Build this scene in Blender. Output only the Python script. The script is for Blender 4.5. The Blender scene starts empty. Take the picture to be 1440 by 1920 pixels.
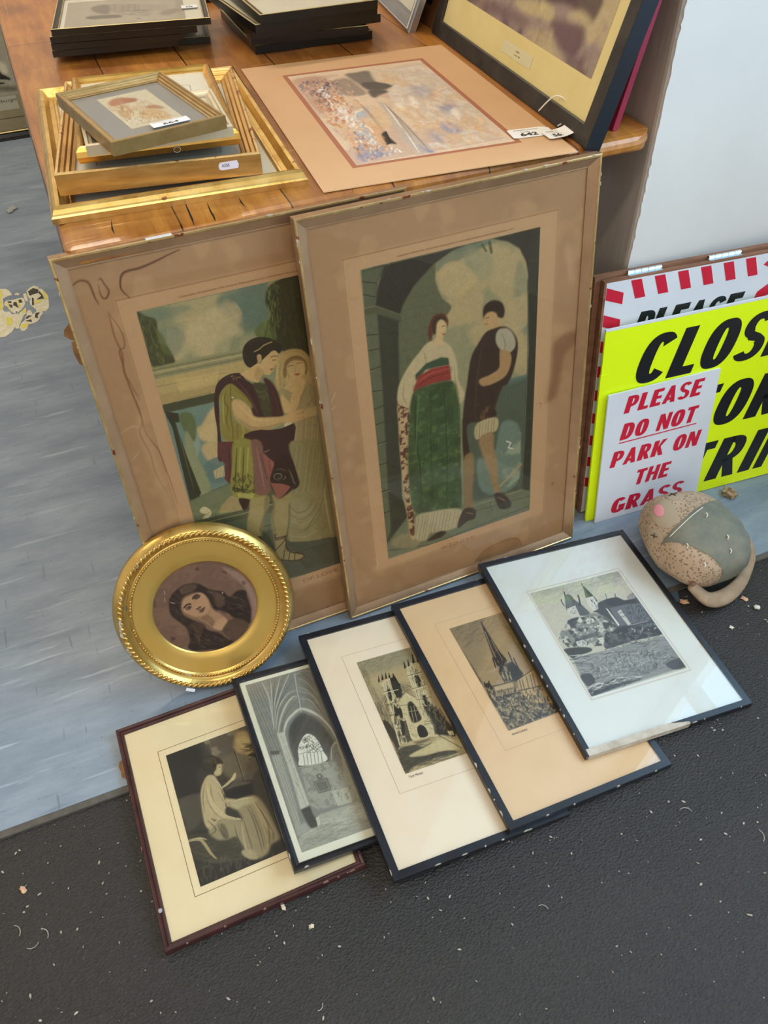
import bpy, bmesh, math, random
import numpy as np
from mathutils import Matrix, Vector

# ------------------------------------------------------------------ camera, world, light
SC = bpy.context.scene
COL = SC.collection
SC.view_settings.view_transform = 'Standard'
SC.view_settings.look = 'None'
SC.view_settings.gamma = 1.0
SC.view_settings.use_curve_mapping = False
SC.view_settings.exposure = -0.08

F_PX, YAW, PITCH, ROLL, CAM_H = 1529.33, 0.3786916, 0.7920576, -0.0182661, 1.2
cam_data = bpy.data.cameras.new('camera')
cam = bpy.data.objects.new('camera', cam_data)
COL.objects.link(cam)
cam_data.sensor_fit = 'HORIZONTAL'
cam_data.sensor_width = 36.0
cam_data.lens = F_PX * 36.0 / 1440.0
cam_data.clip_start = 0.02
fw = Vector((math.sin(YAW) * math.cos(PITCH), math.cos(YAW) * math.cos(PITCH), -math.sin(PITCH)))
rt = fw.cross(Vector((0, 0, 1))).normalized()
up = rt.cross(fw)
r2 = rt * math.cos(ROLL) + up * math.sin(ROLL)
u2 = -rt * math.sin(ROLL) + up * math.cos(ROLL)
M = Matrix((r2, u2, -fw)).transposed().to_4x4()
M.translation = Vector((0, 0, CAM_H))
cam.matrix_world = M
SC.camera = cam

world = bpy.data.worlds.new('daylight_world')
SC.world = world
world.use_nodes = True
wn, wl = world.node_tree.nodes, world.node_tree.links
wn.clear()
w_out = wn.new('ShaderNodeOutputWorld')
w_bg = wn.new('ShaderNodeBackground')
w_bg.inputs['Strength'].default_value = 1.0
w_tc = wn.new('ShaderNodeTexCoord')
w_sep = wn.new('ShaderNodeSeparateXYZ')
w_ramp = wn.new('ShaderNodeValToRGB')
w_map = wn.new('ShaderNodeMapRange')
wl.new(w_tc.outputs['Generated'], w_sep.inputs[0])
wl.new(w_sep.outputs['X'], w_map.inputs['Value'])
w_map.inputs['From Min'].default_value = -1.0
w_map.inputs['From Max'].default_value = 1.0
wl.new(w_map.outputs[0], w_ramp.inputs[0])
cr = w_ramp.color_ramp
cr.elements[0].position = 0.0
cr.elements[0].color = (0.85, 0.76, 0.64, 1)
cr.elements[1].position = 1.0
cr.elements[1].color = (2.1, 3.7, 5.4, 1)
e = cr.elements.new(0.66)
e.color = (0.72, 0.68, 0.60, 1)
e = cr.elements.new(0.74)
e.color = (1.9, 3.5, 5.2, 1)
wl.new(w_ramp.outputs[0], w_bg.inputs['Color'])
wl.new(w_bg.outputs[0], w_out.inputs[0])


def area_light(name, loc, target, sx, sy, power, color, spread=math.pi):
    l = bpy.data.lights.new(name, 'AREA')
    l.shape = 'RECTANGLE'
    l.size, l.size_y = sx, sy
    l.energy = power
    l.color = color
    l.spread = spread
    o = bpy.data.objects.new(name, l)
    COL.objects.link(o)
    o.location = loc
    d = Vector(target) - Vector(loc)
    o.rotation_euler = d.to_track_quat('-Z', 'Y').to_euler()
    return o


# daylight pushed in through the window in the right-hand wall
area_light('window_daylight', (2.15, -0.1, 1.9), (0.5, 0.5, 0.1), 2.2, 1.3, 40, (0.72, 0.87, 1.0))
# unseen ceiling lamps, added for soft warm fill
area_light('ceiling_fill_light', (-0.3, 0.0, 2.82), (-0.3, 0.1, 0), 1.5, 0.18, 24, (1.0, 0.84, 0.64))
area_light('ceiling_fill_light', (0.1, 3.0, 2.82), (0.1, 2.8, 0), 1.5, 0.18, 34, (1.0, 0.86, 0.68))
area_light('ceiling_fill_light', (-1.9, 1.8, 2.82), (-1.8, 1.8, 0), 0.18, 1.5, 20, (1.0, 0.86, 0.68))
# warm fill added behind the photographer, with no source in view
area_light('rear_fill_light', (-0.9, -3.0, 1.7), (0.2, 1.2, 0.3), 2.4, 1.9, 30, (1.0, 0.92, 0.80))

# ------------------------------------------------------------------ materials


def hexlin(h, g=1.0):
    c = [int(h[i:i + 2], 16) / 255.0 for i in (0, 2, 4)]
    return tuple(((x / 12.92) if x <= 0.04045 else ((x + 0.055) / 1.055) ** 2.4) * g for x in c)


MATS = {}


def mat(name, col, rough=0.5, metal=0.0, col2=None, scale=8.0, stretch=(1, 1, 1), detail=4.0, bump=0.0, bscale=60.0,
        coords='Object', lo=0.35, hi=0.65, spec=0.5, coat=0.0, rvar=0.0, wear=None, wear_at=0.66, wscale=25.0, sheen=0.0):
    """principled material: two colours mixed by noise, optional bump and worn flecks"""
    if name in MATS:
        return MATS[name]
    m = bpy.data.materials.new(name)
    MATS[name] = m
    m.use_nodes = True
    nt = m.node_tree
    N, L = nt.nodes, nt.links
    b = N['Principled BSDF']
    c1 = hexlin(col) if isinstance(col, str) else col
    b.inputs['Base Color'].default_value = (*c1, 1)
    b.inputs['Roughness'].default_value = rough
    b.inputs['Metallic'].default_value = metal
    b.inputs['Specular IOR Level'].default_value = spec
    b.inputs['Coat Weight'].default_value = coat
    b.inputs['Sheen Weight'].default_value = sheen
    tc = N.new('ShaderNodeTexCoord')
    mp = N.new('ShaderNodeMapping')
    mp.inputs['Scale'].default_value = stretch
    L.new(tc.outputs[coords], mp.inputs[0])
    last = None
    if col2 is not None:
        c2 = hexlin(col2) if isinstance(col2, str) else col2
        n = N.new('ShaderNodeTexNoise')
        n.inputs['Scale'].default_value = scale
        n.inputs['Detail'].default_value = detail
        n.inputs['Roughness'].default_value = 0.62
        L.new(mp.outputs[0], n.inputs['Vector'])
        r = N.new('ShaderNodeValToRGB')
        r.color_ramp.elements[0].position = lo
        r.color_ramp.elements[0].color = (*c1, 1)
        r.color_ramp.elements[1].position = hi
        r.color_ramp.elements[1].color = (*c2, 1)
        L.new(n.outputs['Fac'], r.inputs[0])
        last = r.outputs[0]
        if rvar:
            mr = N.new('ShaderNodeMapRange')
            mr.inputs['To Min'].default_value = max(0.02, rough - rvar)
            mr.inputs['To Max'].default_value = min(1.0, rough + rvar)
            L.new(n.outputs['Fac'], mr.inputs['Value'])
            L.new(mr.outputs[0], b.inputs['Roughness'])
    if wear is not None:
        cw = hexlin(wear) if isinstance(wear, str) else wear
        n2 = N.new('ShaderNodeTexNoise')
        n2.inputs['Scale'].default_value = wscale
        n2.inputs['Detail'].default_value = 5
        L.new(tc.outputs[coords], n2.inputs['Vector'])
        r2_ = N.new('ShaderNodeValToRGB')
        r2_.color_ramp.elements[0].position = wear_at
        r2_.color_ramp.elements[0].color = (0, 0, 0, 1)
        r2_.color_ramp.elements[1].position = wear_at + 0.02
        r2_.color_ramp.elements[1].color = (1, 1, 1, 1)
        L.new(n2.outputs['Fac'], r2_.inputs[0])
        mx = N.new('ShaderNodeMix')
        mx.data_type = 'RGBA'
        L.new(r2_.outputs[0], mx.inputs['Factor'])
        if last is not None:
            L.new(last, mx.inputs[6])
        else:
            mx.inputs[6].default_value = (*c1, 1)
        mx.inputs[7].default_value = (*cw, 1)
        last = mx.outputs[2]
    if last is not None:
        L.new(last, b.inputs['Base Color'])
    if bump:
        nb = N.new('ShaderNodeTexNoise')
        nb.inputs['Scale'].default_value = bscale
        nb.inputs['Detail'].default_value = 5
        L.new(mp.outputs[0], nb.inputs['Vector'])
        bp = N.new('ShaderNodeBump')
        bp.inputs['Strength'].default_value = bump
        bp.inputs['Distance'].default_value = 0.002
        L.new(nb.outputs['Fac'], bp.inputs['Height'])
        L.new(bp.outputs[0], b.inputs['Normal'])
    return m


def mat_paint(name, rough=0.6, gain=1.0, spec=0.3):
    """colours come from the painted sheet's own colour attribute"""
    if name in MATS:
        return MATS[name]
    m = bpy.data.materials.new(name)
    MATS[name] = m
    m.use_nodes = True
    N, L = m.node_tree.nodes, m.node_tree.links
    b = N['Principled BSDF']
    b.inputs['Roughness'].default_value = rough
    b.inputs['Specular IOR Level'].default_value = spec
    a = N.new('ShaderNodeAttribute')
    a.attribute_name = 'paint'
    tc = N.new('ShaderNodeTexCoord')
    n = N.new('ShaderNodeTexNoise')
    n.inputs['Scale'].default_value = 900
    L.new(tc.outputs['Object'], n.inputs['Vector'])
    mr = N.new('ShaderNodeMapRange')
    mr.inputs['To Min'].default_value = 0.93 * gain
    mr.inputs['To Max'].default_value = 1.07 * gain
    L.new(n.outputs['Fac'], mr.inputs['Value'])
    mx = N.new('ShaderNodeVectorMath')
    mx.operation = 'SCALE'
    L.new(a.outputs['Color'], mx.inputs[0])
    L.new(mr.outputs[0], mx.inputs['Scale'])
    L.new(mx.outputs[0], b.inputs['Base Color'])
    return m


def mat_glass(name='picture_glass', refl=0.9):
    if name in MATS:
        return MATS[name]
    m = bpy.data.materials.new(name)
    MATS[name] = m
    m.use_nodes = True
    N, L = m.node_tree.nodes, m.node_tree.links
    N.clear()
    out = N.new('ShaderNodeOutputMaterial')
    t = N.new('ShaderNodeBsdfTransparent')
    t.inputs[0].default_value = (0.98, 0.985, 0.98, 1)
    g = N.new('ShaderNodeBsdfGlossy')
    g.inputs['Roughness'].default_value = 0.02
    lw = N.new('ShaderNodeLayerWeight')
    lw.inputs['Blend'].default_value = 0.5
    pw = N.new('ShaderNodeMath')
    pw.operation = 'POWER'
    pw.inputs[1].default_value = 5.0
    L.new(lw.outputs['Facing'], pw.inputs[0])
    mr = N.new('ShaderNodeMapRange')
    mr.inputs['To Min'].default_value = 0.045 * refl
    mr.inputs['To Max'].default_value = 0.6 * refl
    L.new(pw.outputs[0], mr.inputs['Value'])
    mx = N.new('ShaderNodeMixShader')
    L.new(mr.outputs[0], mx.inputs[0])
    L.new(t.outputs[0], mx.inputs[1])
    L.new(g.outputs[0], mx.inputs[2])
    L.new(mx.outputs[0], out.inputs[0])
    return m


# ------------------------------------------------------------------ object helpers


def tag(o, label=None, cat=None, group=None, kind=None):
    if label:
        o['label'] = label
    if cat:
        o['category'] = cat
    if group:
        o['group'] = group
    if kind:
        o['kind'] = kind
    return o


def empty(name, mw, label, cat, group=None):
    o = bpy.data.objects.new(name, None)
    o.empty_display_size = 0.05
    COL.objects.link(o)
    o.matrix_world = mw if isinstance(mw, Matrix) else Matrix.Translation(Vector(mw))
    return tag(o, label, cat, group)


def mesh_obj(name, verts, faces, m, parent=None, smooth=False, loc=None, midx=None):
    me = bpy.data.meshes.new(name)
    me.from_pydata([tuple(v) for v in verts], [], [tuple(f) for f in faces])
    me.validate()
    ms = m if isinstance(m, (list, tuple)) else [m]
    for q in ms:
        me.materials.append(q)
    if midx is not None:
        me.polygons.foreach_set('material_index', midx)
    if smooth:
        me.polygons.foreach_set('use_smooth', [True] * len(me.polygons))
    me.update()
    o = bpy.data.objects.new(name, me)
    COL.objects.link(o)
    if parent is not None:
        o.parent = parent
    if loc is not None:
        o.location = loc
    return o


def bm_obj(name, bm, m, parent=None, smooth=False):
    me = bpy.data.meshes.new(name)
    bm.normal_update()
    bm.to_mesh(me)
    bm.free()
    ms = m if isinstance(m, (list, tuple)) else [m]
    for q in ms:
        me.materials.append(q)
    if smooth:
        me.polygons.foreach_set('use_smooth', [True] * len(me.polygons))
    o = bpy.data.objects.new(name, me)
    COL.objects.link(o)
    if parent is not None:
        o.parent = parent
    return o


def box_vf(x0, y0, z0, x1, y1, z1):
    v = [(x0, y0, z0), (x1, y0, z0), (x1, y1, z0), (x0, y1, z0), (x0, y0, z1), (x1, y0, z1), (x1, y1, z1), (x0, y1, z1)]
    f = [(0, 3, 2, 1), (4, 5, 6, 7), (0, 1, 5, 4), (1, 2, 6, 5), (2, 3, 7, 6), (3, 0, 4, 7)]
    return v, f


def box(name, a, b, m, parent=None, bevel=0.0, seg=2):
    v, f = box_vf(*a, *b)
    o = mesh_obj(name, v, f, m, parent)
    if bevel:
        bm = bmesh.new()
        bm.from_mesh(o.data)
        bmesh.ops.bevel(bm, geom=bm.edges[:], offset=bevel, segments=seg, profile=0.5, affect='EDGES')
        bm.to_mesh(o.data)
        bm.free()
    return o


def frame_mesh(name, w, h, prof, m, parent, z0=0.0, rough=0.0):
    """mitred moulding: prof = closed loop of (inset, height) carried round the w x h rectangle"""
    rings = []
    V = []
    for d, z in prof:
        i0 = len(V)
        V += [(d, d, z + z0), (w - d, d, z + z0), (w - d, h - d, z + z0), (d, h - d, z + z0)]
        rings.append(i0)
    Fc = []
    n = len(prof)
    for k in range(n):
        a, b = rings[k], rings[(k + 1) % n]
        for j in range(4):
            j2 = (j + 1) % 4
            Fc.append((a + j, a + j2, b + j2, b + j))
    o = mesh_obj(name, V, Fc, m, parent)
    bm = bmesh.new()
    bm.from_mesh(o.data)
    bmesh.ops.recalc_face_normals(bm, faces=bm.faces)
    bm.to_mesh(o.data)
    bm.free()
    return o


def plane_mat(q):
    x, y, z, yaw, lean, bank = q[:6]
    u = Vector((math.cos(yaw), math.sin(yaw), 0))
    b = Vector((-math.sin(yaw), math.cos(yaw), 0))
    k = Vector((0, 0, 1))
    uu = u * math.cos(bank) + k * math.sin(bank)
    n0 = -u * math.sin(bank) + k * math.cos(bank)
    v = b * math.cos(lean) + n0 * math.sin(lean)
    n = uu.cross(v)
    m = Matrix((uu, v, n)).transposed().to_4x4()
    m.translation = Vector((x, y, z))
    return m


def rect_strip(w0, h0, w1, h1, t, z):
    """thin ruled line: verts and faces of a rectangular band"""
    V = [(w0, h0, z), (w1, h0, z), (w1, h1, z), (w0, h1, z), (w0 + t, h0 + t, z), (w1 - t, h0 + t, z), (w1 - t, h1 - t, z), (w0 + t, h1 - t, z)]
    Fc = [(j, (j + 1) % 4, 4 + (j + 1) % 4, 4 + j) for j in range(4)]
    return V, Fc


def tube(name, pts, r, m, parent=None, seg=8, flat=1.0, closed=False, smooth=True, sub=6):
    """tube swept along a Catmull-Rom curve; r may be one radius or one per point"""
    P = [Vector(p) for p in pts]
    R = r if isinstance(r, (list, tuple)) else [r] * len(P)
    Q, RR = [], []
    n = len(P)
    for i in range(n - 1 if not closed else n):
        p0, p1, p2, p3 = P[(i - 1) % n if (closed or i > 0) else 0], P[i], P[(i + 1) % n], P[(i + 2) % n if (closed or i + 2 < n) else n - 1]
        for s in range(sub):
            t = s / sub
            Q.append(0.5 * ((2 * p1) + (-p0 + p2) * t + (2 * p0 - 5 * p1 + 4 * p2 - p3) * t * t + (-p0 + 3 * p1 - 3 * p2 + p3) * t ** 3))
            RR.append(R[i] * (1 - t) + R[(i + 1) % n] * t)
    if not closed:
        Q.append(P[-1])
        RR.append(R[-1])
    V, Fc = [], []
    prev = Vector((0, 0, 1))
    for i, p in enumerate(Q):
        t = (Q[min(i + 1, len(Q) - 1)] - Q[max(i - 1, 0)]).normalized()
        a = prev - t * prev.dot(t)
        if a.length < 1e-4:
            a = Vector((1, 0, 0)) - t * t.x
        a.normalize()
        prev = a
        b = t.cross(a)
        for k in range(seg):
            an = 2 * math.pi * k / seg
            V.append(p + a * math.cos(an) * RR[i] * flat + b * math.sin(an) * RR[i])
    m_ = len(Q)
    for i in range(m_ if closed else m_ - 1):
        for k in range(seg):
            k2 = (k + 1) % seg
            i2 = (i + 1) % m_
            Fc.append((i * seg + k, i * seg + k2, i2 * seg + k2, i2 * seg + k))
    if not closed:
        Fc.append(tuple(range(seg))[::-1])
        Fc.append(tuple((m_ - 1) * seg + k for k in range(seg)))
    return mesh_obj(name, V, Fc, m, parent, smooth)


# ------------------------------------------------------------------ painter: pictures are painted into colour attributes
UN = 1.0e-4   # drawing unit 0.1 mm


def lin2(h):
    return np.array(hexlin(h), dtype=np.float32)


def cat_rom(P, closed, sub=5):
    P = np.asarray(P, float)
    n = len(P)
    if n < 3:
        return P
    out = []
    for i in range(n if closed else n - 1):
        p0 = P[(i - 1) % n] if (closed or i > 0) else P[0]
        p1, p2 = P[i], P[(i + 1) % n]
        p3 = P[(i + 2) % n] if (closed or i + 2 < n) else P[-1]
        for s in range(sub):
            t = s / sub
            out.append(0.5 * (2 * p1 + (p2 - p0) * t + (2 * p0 - 5 * p1 + 4 * p2 - p3) * t * t + (3 * p1 - p0 - 3 * p2 + p3) * t ** 3))
    if not closed:
        out.append(P[-1])
    return np.array(out)


def blur(a, r):
    r = int(round(r))
    if r < 1:
        return a
    for ax in (0, 1):
        for _ in range(2):
            pad = [(0, 0), (0, 0)]
            pad[ax] = (r + 1, r)
            c = np.cumsum(np.pad(a, pad, mode='edge'), axis=ax)
            if ax == 0:
                a = (c[2 * r + 1:] - c[:-(2 * r + 1)]) / (2 * r + 1)
            else:
                a = (c[:, 2 * r + 1:] - c[:, :-(2 * r + 1)]) / (2 * r + 1)
    return a


def vnoise(h, w, cell, seed, octv=3):
    rg = np.random.RandomState(seed)
    out = np.zeros((h, w), np.float32)
    amp, tot = 1.0, 0.0
    for _ in range(octv):
        c = max(1.5, cell)
        gh, gw = int(h / c) + 3, int(w / c) + 3
        g = rg.rand(gh, gw).astype(np.float32)
        y = np.arange(h) / c
        x = np.arange(w) / c
        yi, xi = y.astype(int), x.astype(int)
        fy, fx = (y - yi)[:, None], (x - xi)[None]
        fy, fx = fy * fy * (3 - 2 * fy), fx * fx * (3 - 2 * fx)
        a = g[yi][:, xi] * (1 - fx) + g[yi][:, xi + 1] * fx
        b = g[yi + 1][:, xi] * (1 - fx) + g[yi + 1][:, xi + 1] * fx
        out += amp * (a * (1 - fy) + b * fy)
        tot += amp
        amp *= 0.55
        cell /= 2.0
    return out / tot


class Canvas:
    """w,h in metres; res = metres per sample"""

    def __init__(s, w, h, res, bg):
        s.w, s.h = w, h
        s.nx, s.ny = max(2, int(w / res) + 1), max(2, int(h / res) + 1)
        s.k = (s.nx - 1) / w * UN          # samples per drawing unit
        s.im = np.empty((s.ny, s.nx, 3), np.float32)
        s.im[:] = lin2(bg)

    def mask(s, pts):
        P = np.asarray(pts, float) * s.k
        m = np.zeros((s.ny, s.nx), np.float32)
        y0, y1 = max(0, int(P[:, 1].min())), min(s.ny - 1, int(P[:, 1].max()) + 1)
        A, B = P, np.roll(P, -1, 0)
        for y in range(y0, y1 + 1):
            for sy in (-0.25, 0.25):
                yy = y + sy
                c = (A[:, 1] <= yy) != (B[:, 1] <= yy)
                if not c.any():
                    continue
                a, b = A[c], B[c]
                xs = np.sort(a[:, 0] + (yy - a[:, 1]) / (b[:, 1] - a[:, 1]) * (b[:, 0] - a[:, 0]))
                for i in range(0, len(xs) - 1, 2):
                    xa, xb = xs[i] + 0.5, xs[i + 1] + 0.5
                    if xb <= 0 or xa >= s.nx:
                        continue
                    xa, xb = max(0.0, xa), min(s.nx - 1e-3, xb)
                    ia, ib = int(xa), int(xb)
                    if ia == ib:
                        m[y, ia] += 0.5 * (xb - xa)
                    else:
                        m[y, ia] += 0.5 * (ia + 1 - xa)
                        m[y, ia + 1:ib] += 0.5
                        m[y, ib] += 0.5 * (xb - ib)
        return np.clip(m, 0, 1)

    def mix(s, m, col):
        s.im += m[:, :, None] * (lin2(col)[None, None] - s.im)

    def fill(s, pts, col, soft=0, al=1.0, curve=False):
        if curve:
            pts = cat_rom(pts, True)
        m = s.mask(pts)
        if soft:
            m = blur(m, soft * s.k)
        s.mix(m * al, col)

    def segs(s, P, w, col, al=1.0, taper=False):
        P = np.asarray(P, float) * s.k
        w = max(w * s.k, 0.7)
        n = len(P) - 1
        x0, x1 = max(0, int(P[:, 0].min() - w - 2)), min(s.nx, int(P[:, 0].max() + w + 3))
        y0, y1 = max(0, int(P[:, 1].min() - w - 2)), min(s.ny, int(P[:, 1].max() + w + 3))
        if x0 >= x1 or y0 >= y1:
            return
        m = np.zeros((y1 - y0, x1 - x0), np.float32)
        for i in range(n):
            a, b = P[i], P[i + 1]
            ww = w * (0.35 + 0.65 * math.sin(math.pi * (i + 0.5) / n)) if taper and n > 2 else w
            p = ww / 2 + 1
            ax, bx = max(x0, int(min(a[0], b[0]) - p)), min(x1, int(max(a[0], b[0]) + p) + 2)
            ay, by = max(y0, int(min(a[1], b[1]) - p)), min(y1, int(max(a[1], b[1]) + p) + 2)
            if ax >= bx or ay >= by:
                continue
            X, Y = np.meshgrid(np.arange(ax, bx), np.arange(ay, by))
            d = b - a
            L2 = d @ d + 1e-9
            t = np.clip(((X - a[0]) * d[0] + (Y - a[1]) * d[1]) / L2, 0, 1)
            dist = np.hypot(X - a[0] - t * d[0], Y - a[1] - t * d[1])
            v = np.clip(ww / 2 - dist + 0.5, 0, 1) * min(1, ww)
            sub = m[ay - y0:by - y0, ax - x0:bx - x0]
            np.maximum(sub, v, out=sub)
        reg = s.im[y0:y1, x0:x1]
        reg += (m * al)[:, :, None] * (lin2(col)[None, None] - reg)

    def run(s, ops, seed=1):
        rg = random.Random(seed)
        for ln in ops.strip().split('\n'):
            hd, _, tl = ln.partition(':')
            a = hd.split()
            if not a:
                continue
            pts = [tuple(float(q) for q in t.split(',')) for t in tl.split()]
            k = a[0]
            if k in ('F', 'C'):
                s.fill(pts, a[1], float(a[2]) if len(a) > 2 else 0, float(a[3]) if len(a) > 3 else 1, k == 'C')
            elif k in ('L', 'S'):
                s.segs(cat_rom(pts, False) if k == 'S' else pts, float(a[2]), a[1], float(a[3]) if len(a) > 3 else 1, k == 'S')
            elif k == 'N':      # N col cell lo alpha seed : region
                m = s.mask(pts) if pts else np.ones((s.ny, s.nx), np.float32)
                n = vnoise(s.ny, s.nx, float(a[2]) * s.k, int(a[5]))
                s.mix(m * np.clip((n - float(a[3])) * 7, 0, 1) * float(a[4]), a[1])
            elif k == 'G':      # vertical-ish gradient: G colour alphaTop alphaBottom : region
                m = s.mask(pts)
                P = np.asarray(pts) * s.k
                y = (np.arange(s.ny) - P[:, 1].min()) / (np.ptp(P[:, 1]) + 1e-6)
                g = np.clip(float(a[2]) + (float(a[3]) - float(a[2])) * y, 0, 1)[:, None]
                s.mix(m * g, a[1])
            elif k == 'K':      # K col len width angle count alpha : region -> random strokes inside
                m = s.mask(pts)
                ys, xs = np.nonzero(m > 0.5)
                if not len(ys):
                    continue
                for _ in range(int(a[5])):
                    i = rg.randrange(len(ys))
                    an = math.radians(float(a[4]) + rg.gauss(0, 14))
                    Ln = float(a[2]) * rg.uniform(0.4, 1.2)
                    c0 = np.array([xs[i], ys[i]]) / s.k
                    d = np.array([math.cos(an), math.sin(an)]) * Ln / 2
                    nrm = np.array([-d[1], d[0]]) * rg.uniform(-0.25, 0.25)
                    s.segs([c0 - d, c0 + nrm, c0 + d], float(a[3]) * rg.uniform(0.6, 1.4), a[1], float(a[6]) * rg.uniform(0.5, 1))
            elif k == 'H':      # H col spacing width angle alpha : region -> parallel hatch lines clipped to region
                m = s.mask(pts)
                P = np.asarray(pts, float)
                c0 = P.mean(0)
                R = np.hypot(*(P - c0).T).max()
                an = math.radians(float(a[4]))
                d = np.array([math.cos(an), math.sin(an)])
                nn = np.array([-d[1], d[0]])
                keep = s.im.copy()
                t = -R
                while t < R:
                    p = c0 + nn * t
                    s.segs([p - d * R, p + nn * rg.gauss(0, 2), p + d * R], float(a[3]), a[1], float(a[5]) * rg.uniform(0.5, 1))
                    t += float(a[2]) * rg.uniform(0.7, 1.3)
                s.im = keep + m[:, :, None] * (s.im - keep)

    def to_mesh(s, name, m, parent, x0, y1, z, clip=None, grain=0.3):
        """sheet whose top-left is at local (x0, y1)"""
        g = vnoise(s.ny, s.nx, 9, 41, 3) * 0.5 + vnoise(s.ny, s.nx, 2.2, 43, 1) * 0.5
        s.im = s.im * (1 + (g[:, :, None] - 0.5) * grain)
        xs = x0 + np.linspace(0, s.w, s.nx)
        ys = y1 - np.linspace(0, s.h, s.ny)
        X, Y = np.meshgrid(xs, ys)
        co = np.stack([X, Y, np.full_like(X, z)], -1).astype(np.float32).reshape(-1)
        i = np.arange(s.nx * s.ny, dtype=np.int32).reshape(s.ny, s.nx)
        q = np.stack([i[1:, :-1], i[1:, 1:], i[:-1, 1:], i[:-1, :-1]], -1).reshape(-1, 4)
        if clip is not None:
            cx = (X[1:, 1:] + X[:-1, :-1]) / 2
            cy = (Y[1:, 1:] + Y[:-1, :-1]) / 2
            q = q[clip(cx, cy).reshape(-1)]
        me = bpy.data.meshes.new(name)
        me.vertices.add(s.nx * s.ny)
        me.vertices.foreach_set('co', co)
        me.loops.add(q.size)
        me.loops.foreach_set('vertex_index', q.reshape(-1).astype(np.int32))
        me.polygons.add(len(q))
        me.polygons.foreach_set('loop_start', np.arange(0, q.size, 4, dtype=np.int32))
        me.polygons.foreach_set('loop_total', np.full(len(q), 4, np.int32))
        me.update(calc_edges=True)
        at = me.color_attributes.new('paint', 'FLOAT_COLOR', 'POINT')
        rgba = np.ones((s.ny * s.nx, 4), np.float32)
        rgba[:, :3] = np.clip(s.im.reshape(-1, 3), 0, 1)
        at.data.foreach_set('color', rgba.reshape(-1))
        me.materials.append(m)
        o = bpy.data.objects.new(name, me)
        COL.objects.link(o)
        o.parent = parent
        return o


def text_mesh(s, size=0.01, shear=0.0, bold=0.0):
    cu = bpy.data.curves.new('lettering', 'FONT')
    cu.body = s
    cu.size = size
    cu.shear = shear
    cu.offset = bold
    cu.align_x = 'CENTER'
    cu.align_y = 'CENTER'
    o = bpy.data.objects.new('lettering', cu)
    COL.objects.link(o)
    bpy.context.view_layer.update()
    me = bpy.data.meshes.new_from_object(o.evaluated_get(bpy.context.evaluated_depsgraph_get()))
    bpy.data.objects.remove(o)
    return me


def text(name, s, parent, m, cx, cy, z, w=None, h=None, size=0.01, shear=0.0, bold=0.0, rot=0.0, mtx=None):
    """lettering centred on local (cx, cy), scaled to w x h when given"""
    me = text_mesh(s, size, shear, bold)
    n = len(me.vertices)
    co = np.empty(n * 3, np.float32)
    me.vertices.foreach_get('co', co)
    co = co.reshape(-1, 3)
    mn, mxx = co.min(0), co.max(0)
    c = (mn + mxx) / 2
    d = np.maximum(mxx - mn, 1e-6)
    sx = w / d[0] if w else (h / d[1] if h else 1)
    sy = h / d[1] if h else sx
    x, y = (co[:, 0] - c[0]) * sx, (co[:, 1] - c[1]) * sy
    co[:, 0] = cx + x * math.cos(rot) - y * math.sin(rot)
    co[:, 1] = cy + x * math.sin(rot) + y * math.cos(rot)
    co[:, 2] = z
    if mtx is not None:
        co = np.array([tuple(mtx @ Vector(p)) for p in co], np.float32)
    me.vertices.foreach_set('co', co.reshape(-1))
    me.materials.clear()
    me.materials.append(m)
    me.update()
    o = bpy.data.objects.new(name, me)
    COL.objects.link(o)
    o.parent = parent
    return o


# ------------------------------------------------------------------ what is painted on each sheet (drawing units 0.1 mm from the top-left)
ART = {}
ART['dawn_mount'] = dict(w=0.4457, h=0.6911, res=0.0012, bg='ab8058', x0=0.0165, y0=0.0165, ops='''
N a37c54 700 0.52 0.35 3:
N c89c6c 420 0.60 0.35 7:
F c4966a 20 0.85:480,520 3960,520 3960,6260 480,6260
L 8f6238 14 0.85:475,540 3960,540
L 8f6238 10 0.55:475,540 475,6270 3960,6270 3960,540
L d8b184 8 0.6:490,556 490,6255
L d8b184 8 0.5:475,6284 3965,6284
C 8a5a34 103 0.45:-52,175 91,127 315,149 466,75 770,113 1144,111 1427,62 1278,4 790,37 432,14 176,12
S 5f3519 34.3 0.95:1425,67 1253,107 1080,152 882,191 721,197 648,222 602,294 583,414 655,543
S 6b3c1c 31 0.95:-31,275 36,222 122,193 202,227 227,320 234,432 257,535
S 6b3c1c 26.1 0.9:337,235 373,221 393,289 424,392 387,467 341,479 315,423 323,287
C 8a5a34 45 0.35:-17,210 127,175 241,227 247,297 112,226 -17,270
S 7d4c28 23.8 0.85:333,658 393,811 438,998 418,1173 338,1213 330,1395 322,1580 338,1841 365,2179 366,2522 468,2837 488,3136 508,3443 511,3834
S 7d4c28 22.6 0.8:343,683 335,826 333,1031 361,1280 317,1516 357,1717 414,1994
S 7d4c28 25.3 0.8:360,1978 360,2313 283,2496 339,2868 333,3196 415,3565
C d0a67a 36.1 0.35:365,2179 405,2604 435,2971 446,3970 327,3927 287,3069 245,2415
S e4c79c 9.2 0.7:11,2429 203,2351 308,2400
S e4c79c 9.5 0.7:61,2885 157,2809 202,2752
C 96673c 56 0.35:2133,6661 2267,6694 2246,6839 2125,6796
''')
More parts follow.
